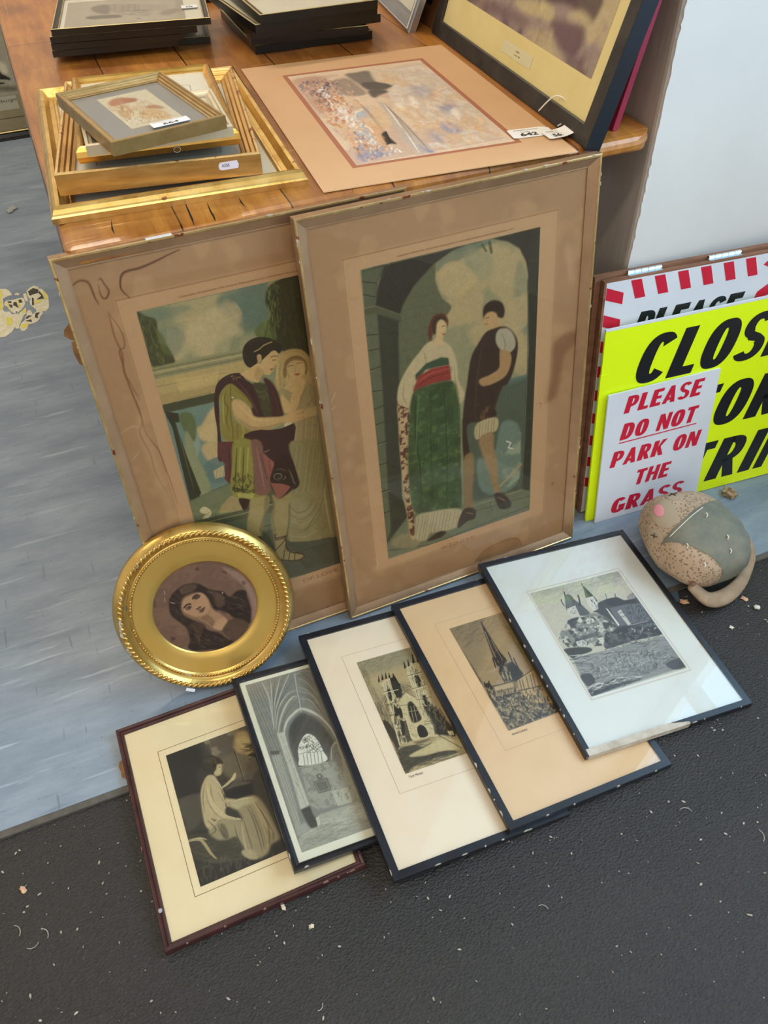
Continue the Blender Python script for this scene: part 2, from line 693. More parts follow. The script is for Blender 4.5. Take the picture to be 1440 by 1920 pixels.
ART['wedded_mount'] = dict(w=0.4445, h=0.6901, res=0.0012, bg='ab8058', x0=0.0165, y0=0.0165, ops='''
N a37c54 700 0.52 0.35 3:
N c89c6c 420 0.60 0.35 7:
F c4966a 20 0.85:480,520 3960,520 3960,6260 480,6260
L 8f6238 14 0.85:475,540 3960,540
L 8f6238 10 0.55:475,540 475,6270 3960,6270 3960,540
L d8b184 8 0.6:490,556 490,6255
L d8b184 8 0.5:475,6284 3965,6284
C 6f4426 35.8 0.62:4000,2722 4241,2602 4443,2632 4478,2756 4409,2854 4218,3014 4181,3244 4158,3530 4083,3758 3916,3834 3922,3660 3982,3332 3990,2999
C 8a5a34 104.2 0.30:3904,3805 4015,3006 4106,2843 4456,2797 4377,3106 4162,3782
C 8e6038 29.2 0.50:2399,6989 2624,6698 3013,6603 3352,6645 3483,6858 3448,7072 3190,7162 2847,7248 2563,7258
S 7d5230 30.2 0.6:2399,6989 2624,6698 3013,6603 3352,6645 3483,6858 3448,7072
C 9a6c44 91.4 0.4:718,6149 926,6422 1758,6526 2397,7120 1516,7128 703,6638
S d9b58c 12.6 0.7:0,2691 99,2566 130,2488
S d9b58c 12.8 0.7:-39,2835 40,2770 121,2728
S d9b58c 16.2 0.6:463,5921 500,6056 460,6221
C cda47a 44.3 0.5:164,3749 240,3785 193,3958 147,3892
C 6b4226 13.9 0.8:4102,5587 4160,5626 4134,5664
S 8f6238 20.6 0.6:3697,3793 3800,3804 3780,3920
S 94683f 11.5 0.6:496,1099 591,1134 690,1127
C cda47a 35.5 0.4:4119,1124 4240,1189 4328,1744 4217,1677
''')
ART['dawn'] = dict(w=0.2995, h=0.525, res=0.0008, bg='84845f', x0=0.0855, y0=0.1085, ops='''
N b09a6c 769.8 0.42 0.85 5:-3,9 2275,19 2297,1160 21,881
C 586a5a 29.4 0.85:1109,52 1441,-5 1796,-4 1803,303 1712,560 1437,649 1258,479 1133,357 1051,187
C 64745e 27.9 0.6:66,40 514,30 722,109 508,176 142,176
N c2a878 527.1 0.50 0.7 11:394,60 1259,27 1459,529 1268,892 221,776
S c0a676 40.6 0.5:461,254 800,276 1037,395 1372,354
S b8a072 35.3 0.5:570,524 860,535 1149,577
C 687660 23.1 0.6:212,343 447,311 543,517 344,746 229,622
C 2b3319 8.6 0.95:5,11 96,83 215,164 202,340 193,489 270,571 330,805 205,841 87,851 3,781 6,381
C 56602c 8.6 0.8:183,290 245,381 278,542 297,702 209,648 177,485
K 6a7034 73.9 11.4 85 60 0.5:14,28 202,161 177,485 310,768 36,821 6,381
C 20260f 7.7 0.97:1794,90 1943,11 2276,13 2270,506 2261,1184 2100,1176 1834,1040 1704,876 1596,784 1707,590 1777,451 1730,286
C 4e5a28 12.2 0.85:1495,663 1570,587 1718,530 1746,631 1805,837 1585,845
K 6f7a34 90.6 12.1 90 90 0.55:1770,55 1939,34 1905,607 1734,883 1508,761 1634,572 1748,444
K 3a4420 122.7 15.3 94 60 0.6:1939,34 2271,48 2244,1080 1875,985
F 8d845c 4.5 1:-14,814 1348,874 1362,1047 -9,1001
L 5a5838 12 0.9:-13,856 1326,914
L c0a670 15.1 0.9:-12,897 1333,958
L 6a6440 15.1 0.9:-10,949 1323,1010
F b3975f 3 1:-7,995 1362,1047 1315,1300 861,1242 -6,1246
L 7a6c44 9.1 0.9:-14,1113 971,1156
L 75683f 9.2 0.8:659,1120 635,1329
F a88c58 3.1 1:-6,1246 861,1242 786,1456 -13,1434
F d0ac6c 6.1 0.5:266,1077 617,1108 887,1117 819,1297 278,1278
L 6d6140 9.3 0.8:341,1396 705,1399
F 3c3f28 3.1 1:-14,1401 798,1426 750,1569 0,1540
F 6b7e6e 9.9 1:0,1540 750,1569 680,2997 -21,3108
C c6a670 12.9 0.95:374,1924 480,1868 607,1714 742,1666 641,2224 507,2182 399,2093
C c0a06c 13.3 0.95:381,2251 507,2182 649,2263 638,2634 440,2493
C 8d9a84 9.8 0.8:288,1757 374,1924 381,2178 268,2400 212,2089
C 565f30 9.6 0.9:175,1654 293,1603 389,1718 365,1993 285,2112 214,1946
C 5c7068 10.2 0.9:365,2543 606,2472 675,2608 609,2933 363,2849
F c0a878 3.5 0.9:469,2692 642,2643 628,2842 470,2839
H 7a6c48 48.2 10.3 111 0.8:469,2692 633,2689 628,2842 470,2839
C 8b8a62 6.7 1:216,1911 282,2057 298,2409 356,2731 363,3005 194,3025 154,2625 137,2283
F 262b1c 3.2 1:9,1502 188,1596 170,1739 113,1722 150,2361 213,3012 108,3146 16,3121 24,2772 51,1790 14,1606
S 565a3c 19.7 0.7:117,1706 115,2239 119,2921
F 4c4f38 5.6 1:-21,3108 683,2978 2509,3212 2252,5339 414,4962 -9,3642
F 6d7250 5.3 1:-21,3108 680,2997 809,3282 758,3550 -14,3515
F a48c5c 7.2 0.95:455,3359 633,3228 817,3244 774,3556 396,3481
L 2f3626 14.6 0.9:-10,3496 774,3556 1276,3571
L 8d8c62 18.3 0.9:-7,3559 779,3621 1270,3610
L 2f3626 10.8 0.8:349,3464 330,3602
F 5e654a 5.6 1:-9,3642 1209,3757 1221,4105 455,4031
L 2b3122 15.1 0.9:480,3911 1272,4016
L 2b3122 11.5 0.8:1134,3986 1094,4321
F 454837 8.2 1:1063,4398 2339,4618 2252,5339 601,5135
L 2b3122 12.3 0.7:1527,4717 2281,4780
C c6b283 3.5 1:123,3320 190,3271 260,3329 289,3429 224,3500 126,3485 189,3426 141,3388
S 3a3828 10.7 0.8:132,3384 205,3431 273,3395
C b3945c 4.9 1:1740,1130 1829,1071 1990,1055 2142,1111 2228,1243 2255,1454 2256,1663 2224,1795 2126,1662 1811,1574 1748,1661 1670,1639 1662,1498 1708,1340
S 8c7246 12.9 0.6:1854,1111 1985,1087 2136,1152 2195,1302 2209,1545
S d4b67e 16.2 0.7:1757,1218 1709,1408 1691,1610
S 7a6440 13 0.6:1808,1198 1753,1386 1743,1590
S d4b67e 16.4 0.7:1843,1376 1853,1516 1806,1607
C 7a5c32 4 0.9:1830,1305 1869,1215 1973,1167 2098,1192 2179,1297 2179,1434 2138,1526 2134,1387 2117,1281 1992,1248 1897,1290 1848,1446 1812,1470 1802,1382
C cda972 4.9 1:1877,1318 1945,1243 2041,1244 2131,1293 2152,1392 2119,1486 2051,1554 1992,1564 1928,1503 1887,1405
C 8c8448 16.3 0.15:1877,1318 2023,1256 2087,1374 1988,1485
C c8a36a 5 1:1907,1480 2079,1535 2102,1603 2137,1700 2027,1828 1897,1755 1766,1648 1860,1570
L 33261a 11.3 0.9:1898,1317 1936,1300 1973,1318
L 33261a 11.4 0.9:2041,1298 2082,1297 2115,1314
S 5a4022 8.1 0.7:1883,1277 1934,1257 1984,1282
S 5a4022 8.1 0.7:2039,1260 2088,1259 2133,1282
S a07a4a 9.8 0.7:2006,1319 2003,1386 1983,1415 2013,1426
C 8e4230 1.6 0.9:1967,1462 2006,1452 2064,1471 2016,1492
C 9c875a 6.8 1:1717,1652 1798,1657 1884,1734 2017,1834 2139,1630 2244,1766 2236,2069 2231,2288 2242,2652 2234,3041 1664,2855 1752,2517 1827,2259 1732,2066 1691,1856
S 75663f 11.9 0.6:2206,1684 2165,1850 2206,2042
S 75663f 15.2 0.7:2137,1700 2032,1847 1958,2006
S 75663f 15.4 0.6:2188,1928 2106,2031
C c7a268 4.2 1:1878,1768 1945,1766 2003,1821 1977,1939 1902,2043 1798,2067 1705,2022 1675,1905 1719,1740 1781,1811 1841,1899
S 7a5c38 8.4 0.6:1881,1804 1905,1864 1881,1911
S 7a5c38 8.4 0.6:1939,1803 1942,1893
F b89c66 2.6 0.9:2016,2068 2244,2071 2233,2233 2010,2222
S 6d5c38 8.7 0.7:2010,2219 2127,2239 2238,2238
H 77694a 60.4 14.2 101 0.6:1811,2199 2233,2271 2242,3044 1681,2861
H b8a478 85.5 14.2 101 0.6:1837,2244 2228,2306 2242,3044 1705,2869
C c9b386 3.5 0.95:1687,2235 1805,2234 1837,2355 1750,2479 1749,2592 1697,2595 1702,2407
S 6d5f40 8.7 0.7:1741,2270 1748,2384 1701,2520
C 33151a 4 1:801,1325 910,1230 1055,1198 1188,1228 1243,1347 1345,1478 1420,1777 1471,2042 1255,1969 1221,1719 1120,1500 1008,1353 890,1401 805,1529 762,1759 707,2099 659,2527 583,2502 669,2051 692,1739 737,1510
C 3a181b 4.2 1:1504,1389 1603,1464 1670,1639 1701,1895 1690,2099 1469,2051 1504,1802 1510,1558
C 3d3a22 4.1 1:1329,1436 1504,1481 1541,1637 1518,2056 1399,1985 1373,1676
S 77703a 9.7 0.7:1355,1515 1403,1598 1498,1607
S 77703a 9.8 0.6:1376,1659 1450,1698 1517,1682
K 6a6234 32.7 6.5 36 40 0.6:1349,1547 1522,1562 1528,1808 1420,1777
S 6a3a38 19.4 0.7:1095,1306 1210,1525 1288,1791 1322,1961
S 5c2a2a 16.6 0.7:1583,1579 1627,1802 1634,2055
S 1c0a0c 16.4 0.7:1273,1526 1349,1809 1396,2002
K c9a660 18.9 6.3 -6 14 0.9:1049,1227 1178,1279 1154,1323 1019,1302
C 877734 4.1 1:888,1409 1010,1346 1111,1463 1218,1649 1266,1820 1204,1767 1120,1664 1007,1596 958,1747 946,1903 1005,2010 1153,2173 1213,2201 1125,2321 892,2340 792,2272 718,2084 759,1847 812,1669 812,1515
S 544a1c 19.4 0.8:928,1445 869,1582 901,1731 838,1888 842,2104
S ae9c4e 25.7 0.7:870,1497 827,1709 794,1946
S 544a1c 14.8 0.8:975,1596 918,1806 895,2121 853,2291
S ae9c4e 23.4 0.6:1044,2058 1055,2170 998,2299
S 5c501e 13.4 0.7:987,2022 930,2315
S 544a1c 9.6 0.8:1034,1458 1129,1537 1251,1728
S 2a2210 9.6 0.9:1009,1350 975,1561 984,1650
L efe6c8 12.8 0.9:985,1564 1008,1574
C c49c64 4.2 1:996,1611 1120,1664 1219,1815 1263,1971 1470,2046 1694,2091 1833,2059 1968,2054 2039,2080 1993,2107 2053,2217 1975,2230 1871,2245 1708,2214 1469,2243 1276,2216 1154,2164 1036,2019 968,1874 961,1731
C 8f6e42 6.7 0.6:1036,2019 1154,2164 1372,2231 1674,2213 1645,2186 1381,2179 1167,2095 986,1861 969,1786
S d9b47c 26.5 0.5:1052,1688 1159,1877 1275,2038 1528,2095
S 6b4a2a 10.3 0.7:1907,2118 1991,2124 2047,2086
S 6b4a2a 8.6 0.7:1913,2193 2012,2204
C 17150f 3.1 1:1277,911 1319,825 1415,762 1540,751 1672,790 1768,868 1842,943 1840,1025 1797,1071 1729,1004 1654,1034 1589,1107 1526,1090 1507,1020 1472,1060 1461,1123 1378,1175 1317,1167 1274,1089 1265,989
S 3d3a30 12.3 0.6:1376,808 1502,792 1650,830
S 35322a 12.4 0.6:1289,946 1333,1039 1348,1125
L c9a862 12.4 0.85:1442,954 1523,934 1592,892 1673,876 1721,872
C c79f66 3.2 1:1556,1098 1652,1041 1743,1016 1777,1074 1755,1151 1759,1185 1713,1249 1685,1266 1678,1306 1642,1330 1596,1364 1513,1341 1458,1381 1416,1438 1315,1384 1223,1291 1188,1231 1311,1198 1404,1157 1468,1149 1512,1153
C 8f6a3e 8 0.4:1458,1205 1532,1325 1458,1381 1418,1430 1375,1316
C ba9060 2.4 1:1469,1026 1516,1012 1534,1060 1504,1126 1471,1134
L 241a10 12.7 0.9:1666,1098 1723,1090 1768,1113
L 241a10 14.3 0.9:1681,1151 1732,1158
L 7a4c30 9.6 0.8:1697,1244 1724,1243
C 8a4230 1.6 0.9:1619,1279 1668,1272 1673,1297 1634,1303
F 33151a 2.6 1:1051,2219 1168,2200 1314,2212 1438,2261 1633,2291 1840,2258 1861,2339 1790,2581 1762,2649 1757,2571 1772,2807 1748,3075 1759,3372 1655,3449 1382,3550 1328,3397 1279,3177 1063,3043 939,2805
C 8c7f54 5.8 1:1741,2565 2305,2743 2277,3090 2257,3659 2249,4306 2236,4641 2078,4603 1890,4595 1529,4494 1407,4391 1492,4026 1546,3745 1558,3498 1763,3383 1737,3031
H 6c6444 70.7 13 105 0.55:1746,2643 2295,2818 2249,3868 1853,3560 1609,3516
H aa9a6c 85.6 14.9 105 0.55:1762,2649 2295,2818 2249,3868 1853,3560 1609,3516
S 5f5a3e 17.3 0.7:1537,3742 1621,3900 1800,3922 1973,3728
S a89a6e 17.3 0.7:1528,3802 1646,3974 1828,3976 1980,3815
S 5f5a3e 17.4 0.7:1512,3904 1668,4069 1857,4030 2014,3828
S a89a6e 17.6 0.7:1501,4029 1670,4179 1881,4126 2038,3922
S 5f5a3e 15.7 0.7:1487,4177 1672,4291 1904,4223 2062,4018
S a89a6e 19.9 0.7:1460,4344 1685,4452 1916,4405
S 494428 13.7 0.75:1556,4325 1742,4317 1878,4147 2033,3963 2136,3743
S c9b583 27.6 0.5:2152,3622 2151,4050 2162,4544
S 9a7c50 28.5 0.95:2039,4611 2138,4580 2223,4590
F 582b2a 3.4 1:644,2219 889,2297 803,2569 683,3002 642,2959 610,2889 666,2638 596,2464
S 30131a 17.2 0.7:777,2372 742,2644 669,2948
C 8a8038 4.5 1:874,2292 1152,2380 1089,2855 1028,3282 1205,3405 1064,3417 880,3382 728,3288 663,3104 759,2745
S 4a4820 24.3 0.85:899,2412 814,2763 718,3163
S 4a4820 24.5 0.85:1007,2446 923,2800 819,3300
S b0a450 20.7 0.7:953,2429 861,2818
S b0a450 20.8 0.7:1070,2466 972,2894
K 23261a 60.4 16 92 60 0.8:732,2842 1076,2972 1031,3293 699,3177
K 15180f 53.7 14.3 25 40 0.8:678,3070 1030,3222 1033,3304 731,3188
F b8b060 2.7 0.6:745,3203 1015,3307 965,3392 746,3284
C 7b5244 4.5 1:1133,2374 1277,2419 1286,2649 1296,3082 1274,3357 1172,3393 1034,3294 1089,2855
S a4786a 17.7 0.7:1195,2506 1193,2890 1191,3288
S 4a2a26 17.7 0.7:1239,2634 1256,3109
C 8f5244 3.6 1:1286,2649 1353,2748 1418,2867 1338,3037 1304,3185 1471,3273 1605,3374 1382,3550 1342,3422 1304,3185 1280,2879
S 5a2a24 14.2 0.7:1347,2785 1328,2994
C 251012 3.6 1:1418,2867 1495,2717 1695,2860 1742,3113 1759,3372 1663,3452 1597,3367 1471,3273 1312,3188 1396,2997
S 8f8a68 12.7 0.85:1446,3214 1374,3129 1401,3068 1477,3084 1500,3152 1453,3176 1434,3129
S 8f8a68 11 0.8:1499,3212 1555,3190 1544,3147
S 7c6a50 10.8 0.8:1416,2984 1515,3007 1591,3072
S 8c7a58 16.6 0.7:1629,3055 1661,3186 1676,3313 1704,3363
S b09c78 10.5 0.8:1308,2618 1379,2603
C 2c1215 2.8 1:756,3318 916,3395 875,3504 796,3558 762,3463
C a08b56 5.6 1:932,3401 1066,3407 1226,3433 1182,3656 1081,3810 1025,4025 942,4190 817,4098 773,3952 810,3773 880,3589
C 5c5232 9.3 0.6:1164,3442 1224,3443 1172,3695 1071,3870 990,4121 975,4006 1099,3710
C 968250 5.8 1:1292,3425 1390,3553 1584,3507 1524,3737 1472,4018 1398,4276 1378,4424 1323,4516 1357,4643 1495,4720 1623,4806 1634,4857 1560,4909 1397,4863 1258,4800 1168,4614 1177,4347 1182,3997 1216,3795 1277,3648
C 5c5232 9.5 0.5:1287,3485 1302,3657 1238,3932 1233,4279 1199,4266 1196,3916
L 2a1510 23.4 0.95:1199,4211 1194,4298 1383,4314
L 2a1510 19.6 0.95:1189,4329 1350,4346 1403,4300
L 2a1510 19.7 0.95:1132,4554 1278,4453 1364,4374
L 2a1510 24 0.95:1367,4353 1354,4551 1424,4693 1546,4752
L 2a1510 28.4 0.95:1216,4771 1379,4860 1542,4902 1634,4857 1614,4802 1495,4720
L 2a1510 18 0.95:1310,4591 1263,4767
L 2a1510 18.1 0.95:1389,4679 1347,4824
L 2a1510 18.2 0.95:1475,4724 1444,4863
C 2a1510 3.9 0.9:859,4158 966,4155 960,4241 901,4218
F 7a5a30 0 0.13:0,0 2995,0 2995,5250 0,5250
''')
ART['wedded'] = dict(w=0.2935, h=0.533, res=0.0008, bg='8f8660', x0=0.088, y0=0.1005, ops='''
N b09566 510.6 0.38 0.9 4:863,71 2774,103 2836,2573 1063,980
C 5c6854 19.9 0.75:1275,12 1777,-12 2117,41 1774,158 1603,197 1432,273 1180,293
C 67705c 26.6 0.5:2561,447 2776,818 2781,1676 2489,1338
C 8a8664 20.5 0.5:1692,26 2118,310 2030,645 1684,408
C bb9c6a 16.3 0.8:1221,303 1435,197 1686,330 1854,604 1503,762 1250,622
C b89a6a 17.9 0.7:2393,1101 2575,1020 2760,1022 2766,1495 2494,1601
S 33502f 40.4 0.8:1946,62 2009,170
S 2f4a2c 48.7 0.8:2066,49 2100,209
C 5b5c40 10.4 1:495,1205 553,771 691,508 932,275 1166,138 1165,444 1268,726 1412,903 1231,1105 1045,1351 1022,1823 608,2063 441,1924
H 4a4f36 167.8 12.6 3 0.6:553,771 1163,213 1149,1001 1022,1823 484,1937
H 4a4f36 251.7 12.6 83 0.4:553,771 1163,213 1149,1001 1022,1823 484,1937
F 22231c 6 1:21,12 2962,0 2972,538 2776,818 2697,477 2579,254 2378,108 2117,15 1819,-14 1440,47 1101,199 799,437 618,668 543,849 495,1205 179,757 177,560 215,376 353,32
S 3d3c2e 23.1 0.7:201,527 287,241 465,20 627,-18
H 35352a 179.1 11.7 64 0.5:287,241 546,1 1112,-23 763,351 534,687
F 3a3e2e 6.3 1:21,12 406,7 255,234 189,524 194,603 574,816 560,901 513,963 449,2107 353,4061 442,4538 -4,5292
F 565a41 7.7 0.85:31,33 353,32 225,264 182,600 15,578
F 5c5f44 6.8 0.9:-3,672 198,683 180,2027 106,3970 114,4637 -52,5034
F 2c3124 7 0.95:211,725 518,903 458,2109 357,4063 422,4530 96,4860 120,3975 180,2027
L 1d2018 15.2 0.9:24,180 227,246
L 1d2018 15.5 0.9:16,367 196,448
L 8a8460 11.9 0.7:15,575 195,584 574,816
F 4c5038 4 1:6,588 195,584 578,817 560,901 185,695 5,674
L 1d2018 16.2 0.9:6,994 184,1024
L 1d2018 16.5 0.9:22,1245 188,1257
L 1d2018 16.9 0.9:8,1559 187,1553
L 1d2018 17.3 0.9:7,1930 177,1958
L 1d2018 17.7 0.9:3,2246 179,2231
L 1d2018 18.1 0.9:12,2528 181,2525
L 1d2018 18.5 0.9:-3,2883 168,2891
L 1d2018 19 0.9:-23,3298 161,3301
L 1d2018 19.7 0.9:-25,3842 164,3842
L 1d2018 20.3 0.9:-27,4302 143,4284
L 8a8a62 9.3 0.6:30,2918 175,2917
L 8a8a62 9.9 0.6:-9,3874 161,3873
L 1a1e16 12.4 0.8:381,1051 511,1110
L 1a1e16 13.7 0.8:284,2520 434,2615
L 1a1e16 14.6 0.8:238,3389 385,3543
F 485240 12.7 1:2074,2518 2413,2450 2832,2451 2889,4968 1548,4731 1539,2914
F 54665c 12.1 0.9:2122,2413 2806,2420 2808,2493 2122,2533
L 3d4a3c 19.5 0.8:2122,2605 2801,2563
C 454f3d 13.2 1:2224,3282 2297,3052 2472,3005 2677,3144 2787,3410 2798,4672 2666,4827 2340,4737
C 697664 13.2 0.95:2275,3298 2374,3202 2527,3250 2658,3421 2704,3805 2686,4517 2394,4728 1916,4524 1820,3829 2125,3879
N 9a9a7a 214.4 0.5 0.7 5:2275,3298 2697,3538 2686,4517 2340,4708
L d8d0b8 26.3 0.8:2405,3627 2494,3693 2444,3772 2538,3830
L a88c5c 49.4 0.8:2285,4545 2548,4356 2715,4219
F 252a20 7.3 1:2788,497 2962,0 2914,5379 2731,4822 2778,3830 2778,2800 2790,1949 2735,809
L 555a44 15 0.8:2759,980 2788,2803 2746,4769
L 3f4636 12.9 0.8:2765,492 2970,497
L 3f4636 14.5 0.8:2800,2229 2937,2221
L 3f4636 15.6 0.8:2794,3308 2928,3299
L 3f4636 16.3 0.8:2780,4047 2922,4013
F 696c50 10.9 1:-52,5034 442,4538 893,4484 1601,4693 2730,4775 2914,4889 2914,5379 -6,5321
L 3c4030 16.5 0.8:386,4630 1545,4904 2918,5008
L 8d8b66 22.3 0.8:1547,4788 2731,4810
L 3c4030 16.7 0.8:-25,5133 851,5343 2898,5240
L 3c4030 16.9 0.7:2449,4806 2397,4933
L 3c4030 16.9 0.7:2074,4841 2128,5068
C 8f7c58 16.1 0.9:116,4926 417,4901 659,5086 545,5279 151,5117
C 5a2018 8.4 0.95:998,1254 1038,1055 1129,955 1280,972 1353,1102 1314,1210 1226,1020 1102,1072 1052,1395
C bda478 11.2 1:842,1489 979,1376 1132,1374 1305,1463 1412,1622 1473,1860 1501,2186 1597,2449 1509,2613 1399,2484 1354,2144 1345,1869 744,2012 680,2176 584,2415 423,2282 433,2034 536,1818 680,1639
C caa470 8.6 1:1119,1180 1146,1062 1233,1043 1309,1124 1304,1257 1247,1361 1252,1470 1128,1467 1097,1365 1135,1311
C 2a1c14 6.3 0.95:1077,1232 1086,1047 1192,987 1299,1039 1326,1137 1241,1057 1162,1095 1128,1267
L 33261a 12.8 0.9:1237,1169 1289,1174
C 8a3a2c 2.1 0.9:1232,1294 1285,1295 1266,1324
S 8f7c58 26.2 0.6:907,1485 939,1711 840,1905
S 8f7c58 27.6 0.6:1426,1892 1441,2169 1504,2421
S 8f7c58 26.8 0.6:549,1955 511,2171 567,2326
F 2c4630 6.7 1:741,1854 939,1711 1208,1676 1332,1723 1346,1851 933,1820 747,1968
F 8c2b24 6.8 1:694,2111 796,1892 1022,1823 1346,1847 1373,2126 1009,2090 733,2191
S 5c1a18 22.5 0.8:740,2079 1015,1978 1355,1984
S b8504a 22.4 0.7:744,2012 1018,1911 1334,1911
C b9976b 9.8 1:414,2280 593,2418 616,2624 513,3330 518,4122 563,4989 461,5006 418,4305 385,3287 396,2650
N 4f1a14 58.5 0.45 0.95 9:414,2280 593,2418 616,2624 513,3330 518,4122 587,4998 461,5006 418,4305 385,3287 396,2650
C 344c28 12.2 1:680,2176 1009,2099 1382,2143 1481,2414 1513,2808 1502,3667 1475,4761 1089,4626 688,4576 533,4348 505,3585 567,2801
N 4d6834 78.4 0.52 0.7 8:680,2176 1009,2099 1382,2143 1481,2414 1513,2808 1502,3667 1475,4761 1089,4626 688,4576 533,4348 505,3585 567,2801
N 20361a 166.7 0.55 0.7 3:680,2176 1009,2099 1382,2143 1481,2414 1513,2808 1502,3667 1475,4761 1089,4626 688,4576 533,4348 505,3585 567,2801
S 1d2f18 29.1 0.85:731,2237 682,2887 730,3663 701,4524
S 1d2f18 24.8 0.8:1225,2152 1243,2919 1229,3838 1190,4653
S 1d2f18 19.5 0.7:1005,2180 945,3222 942,4503
S 587440 23.4 0.6:786,2207 722,2754 661,3380
C b3a078 13.6 1:612,4592 887,4606 1444,4749 1489,5059 1276,5154 864,5079 755,5196 556,5104 563,4814
H 7a6c4e 65.5 16.4 102 0.7:612,4592 1444,4749 1489,5059 1276,5154 755,5196 556,5104
C 2c1a14 5.5 0.9:780,5206 1017,5111 1171,5172 1064,5249 855,5255
C 22160f 6.6 1:1947,1160 1975,1020 2119,960 2278,1031 2339,1164 2313,1294 2220,1271 2120,1203 2074,1319 1992,1307
C b98e5c 8.8 1:1993,1171 2074,1141 2174,1183 2221,1292 2249,1450 2175,1466 2083,1416 1983,1360 1956,1255
L 2a1c12 13.2 0.9:2001,1224 2056,1229
L 7a4030 13.3 0.9:1983,1322 2037,1335
C 2b1a16 11.9 1:1867,1612 1991,1470 2120,1439 2352,1455 2543,1658 2596,1897 2531,2248 2414,2498 2307,2539 2182,2867 2198,3046 1926,3086 1818,3052 1632,3093 1681,3675 1617,3866 1545,3524 1561,2823 1648,2275 1726,1840
S 4a3026 37.5 0.6:1935,1630 1837,2237 1781,2891
N 6a4a24 69 0.55 0.7 6:1822,2708 2197,2822 2198,3046 1803,3097
C a8987a 11.4 1:2259,1474 2408,1513 2520,1674 2538,1858 2415,1939 2286,1858 2191,1698 2190,1544
S 6f6248 22.9 0.6:2283,1546 2355,1742 2333,1871
C a87e50 11.8 1:2271,1832 2444,1937 2466,2137 2363,2341 2122,2413 1930,2395 1874,2271 2074,2235 2241,2166 2254,1986
C b39c70 10.1 1:1818,3092 2198,3081 2214,3330 2024,3346 1799,3391
H 6c5c40 60.4 15.1 95 0.7:1818,3092 2198,3081 2214,3330 2024,3346 1799,3391
C 93734a 13.4 1:1864,3397 2124,3353 2150,3674 2218,3965 2242,4416 2313,4698 2462,4957 2289,5010 2191,4740 2074,4244 1946,3818
C 86683f 13.4 1:1571,3690 1731,3666 1756,4023 1719,4452 1734,4918 1596,4982 1499,5063 1438,4980 1548,4731 1550,4169
C 2a1c14 8.4 0.95:2159,4682 2340,4725 2517,5007 2486,5114 2290,5070 2208,4891
C 2a1c14 8.3 0.95:1547,4788 1756,4867 1763,5076 1593,5100 1422,5182 1405,5056
L 93734a 16.6 0.9:1597,4895 1722,4972
L 93734a 16.9 0.9:2255,4792 2396,4921
F 7a5a30 0 0.13:0,0 2935,0 2935,5330 0,5330
''')
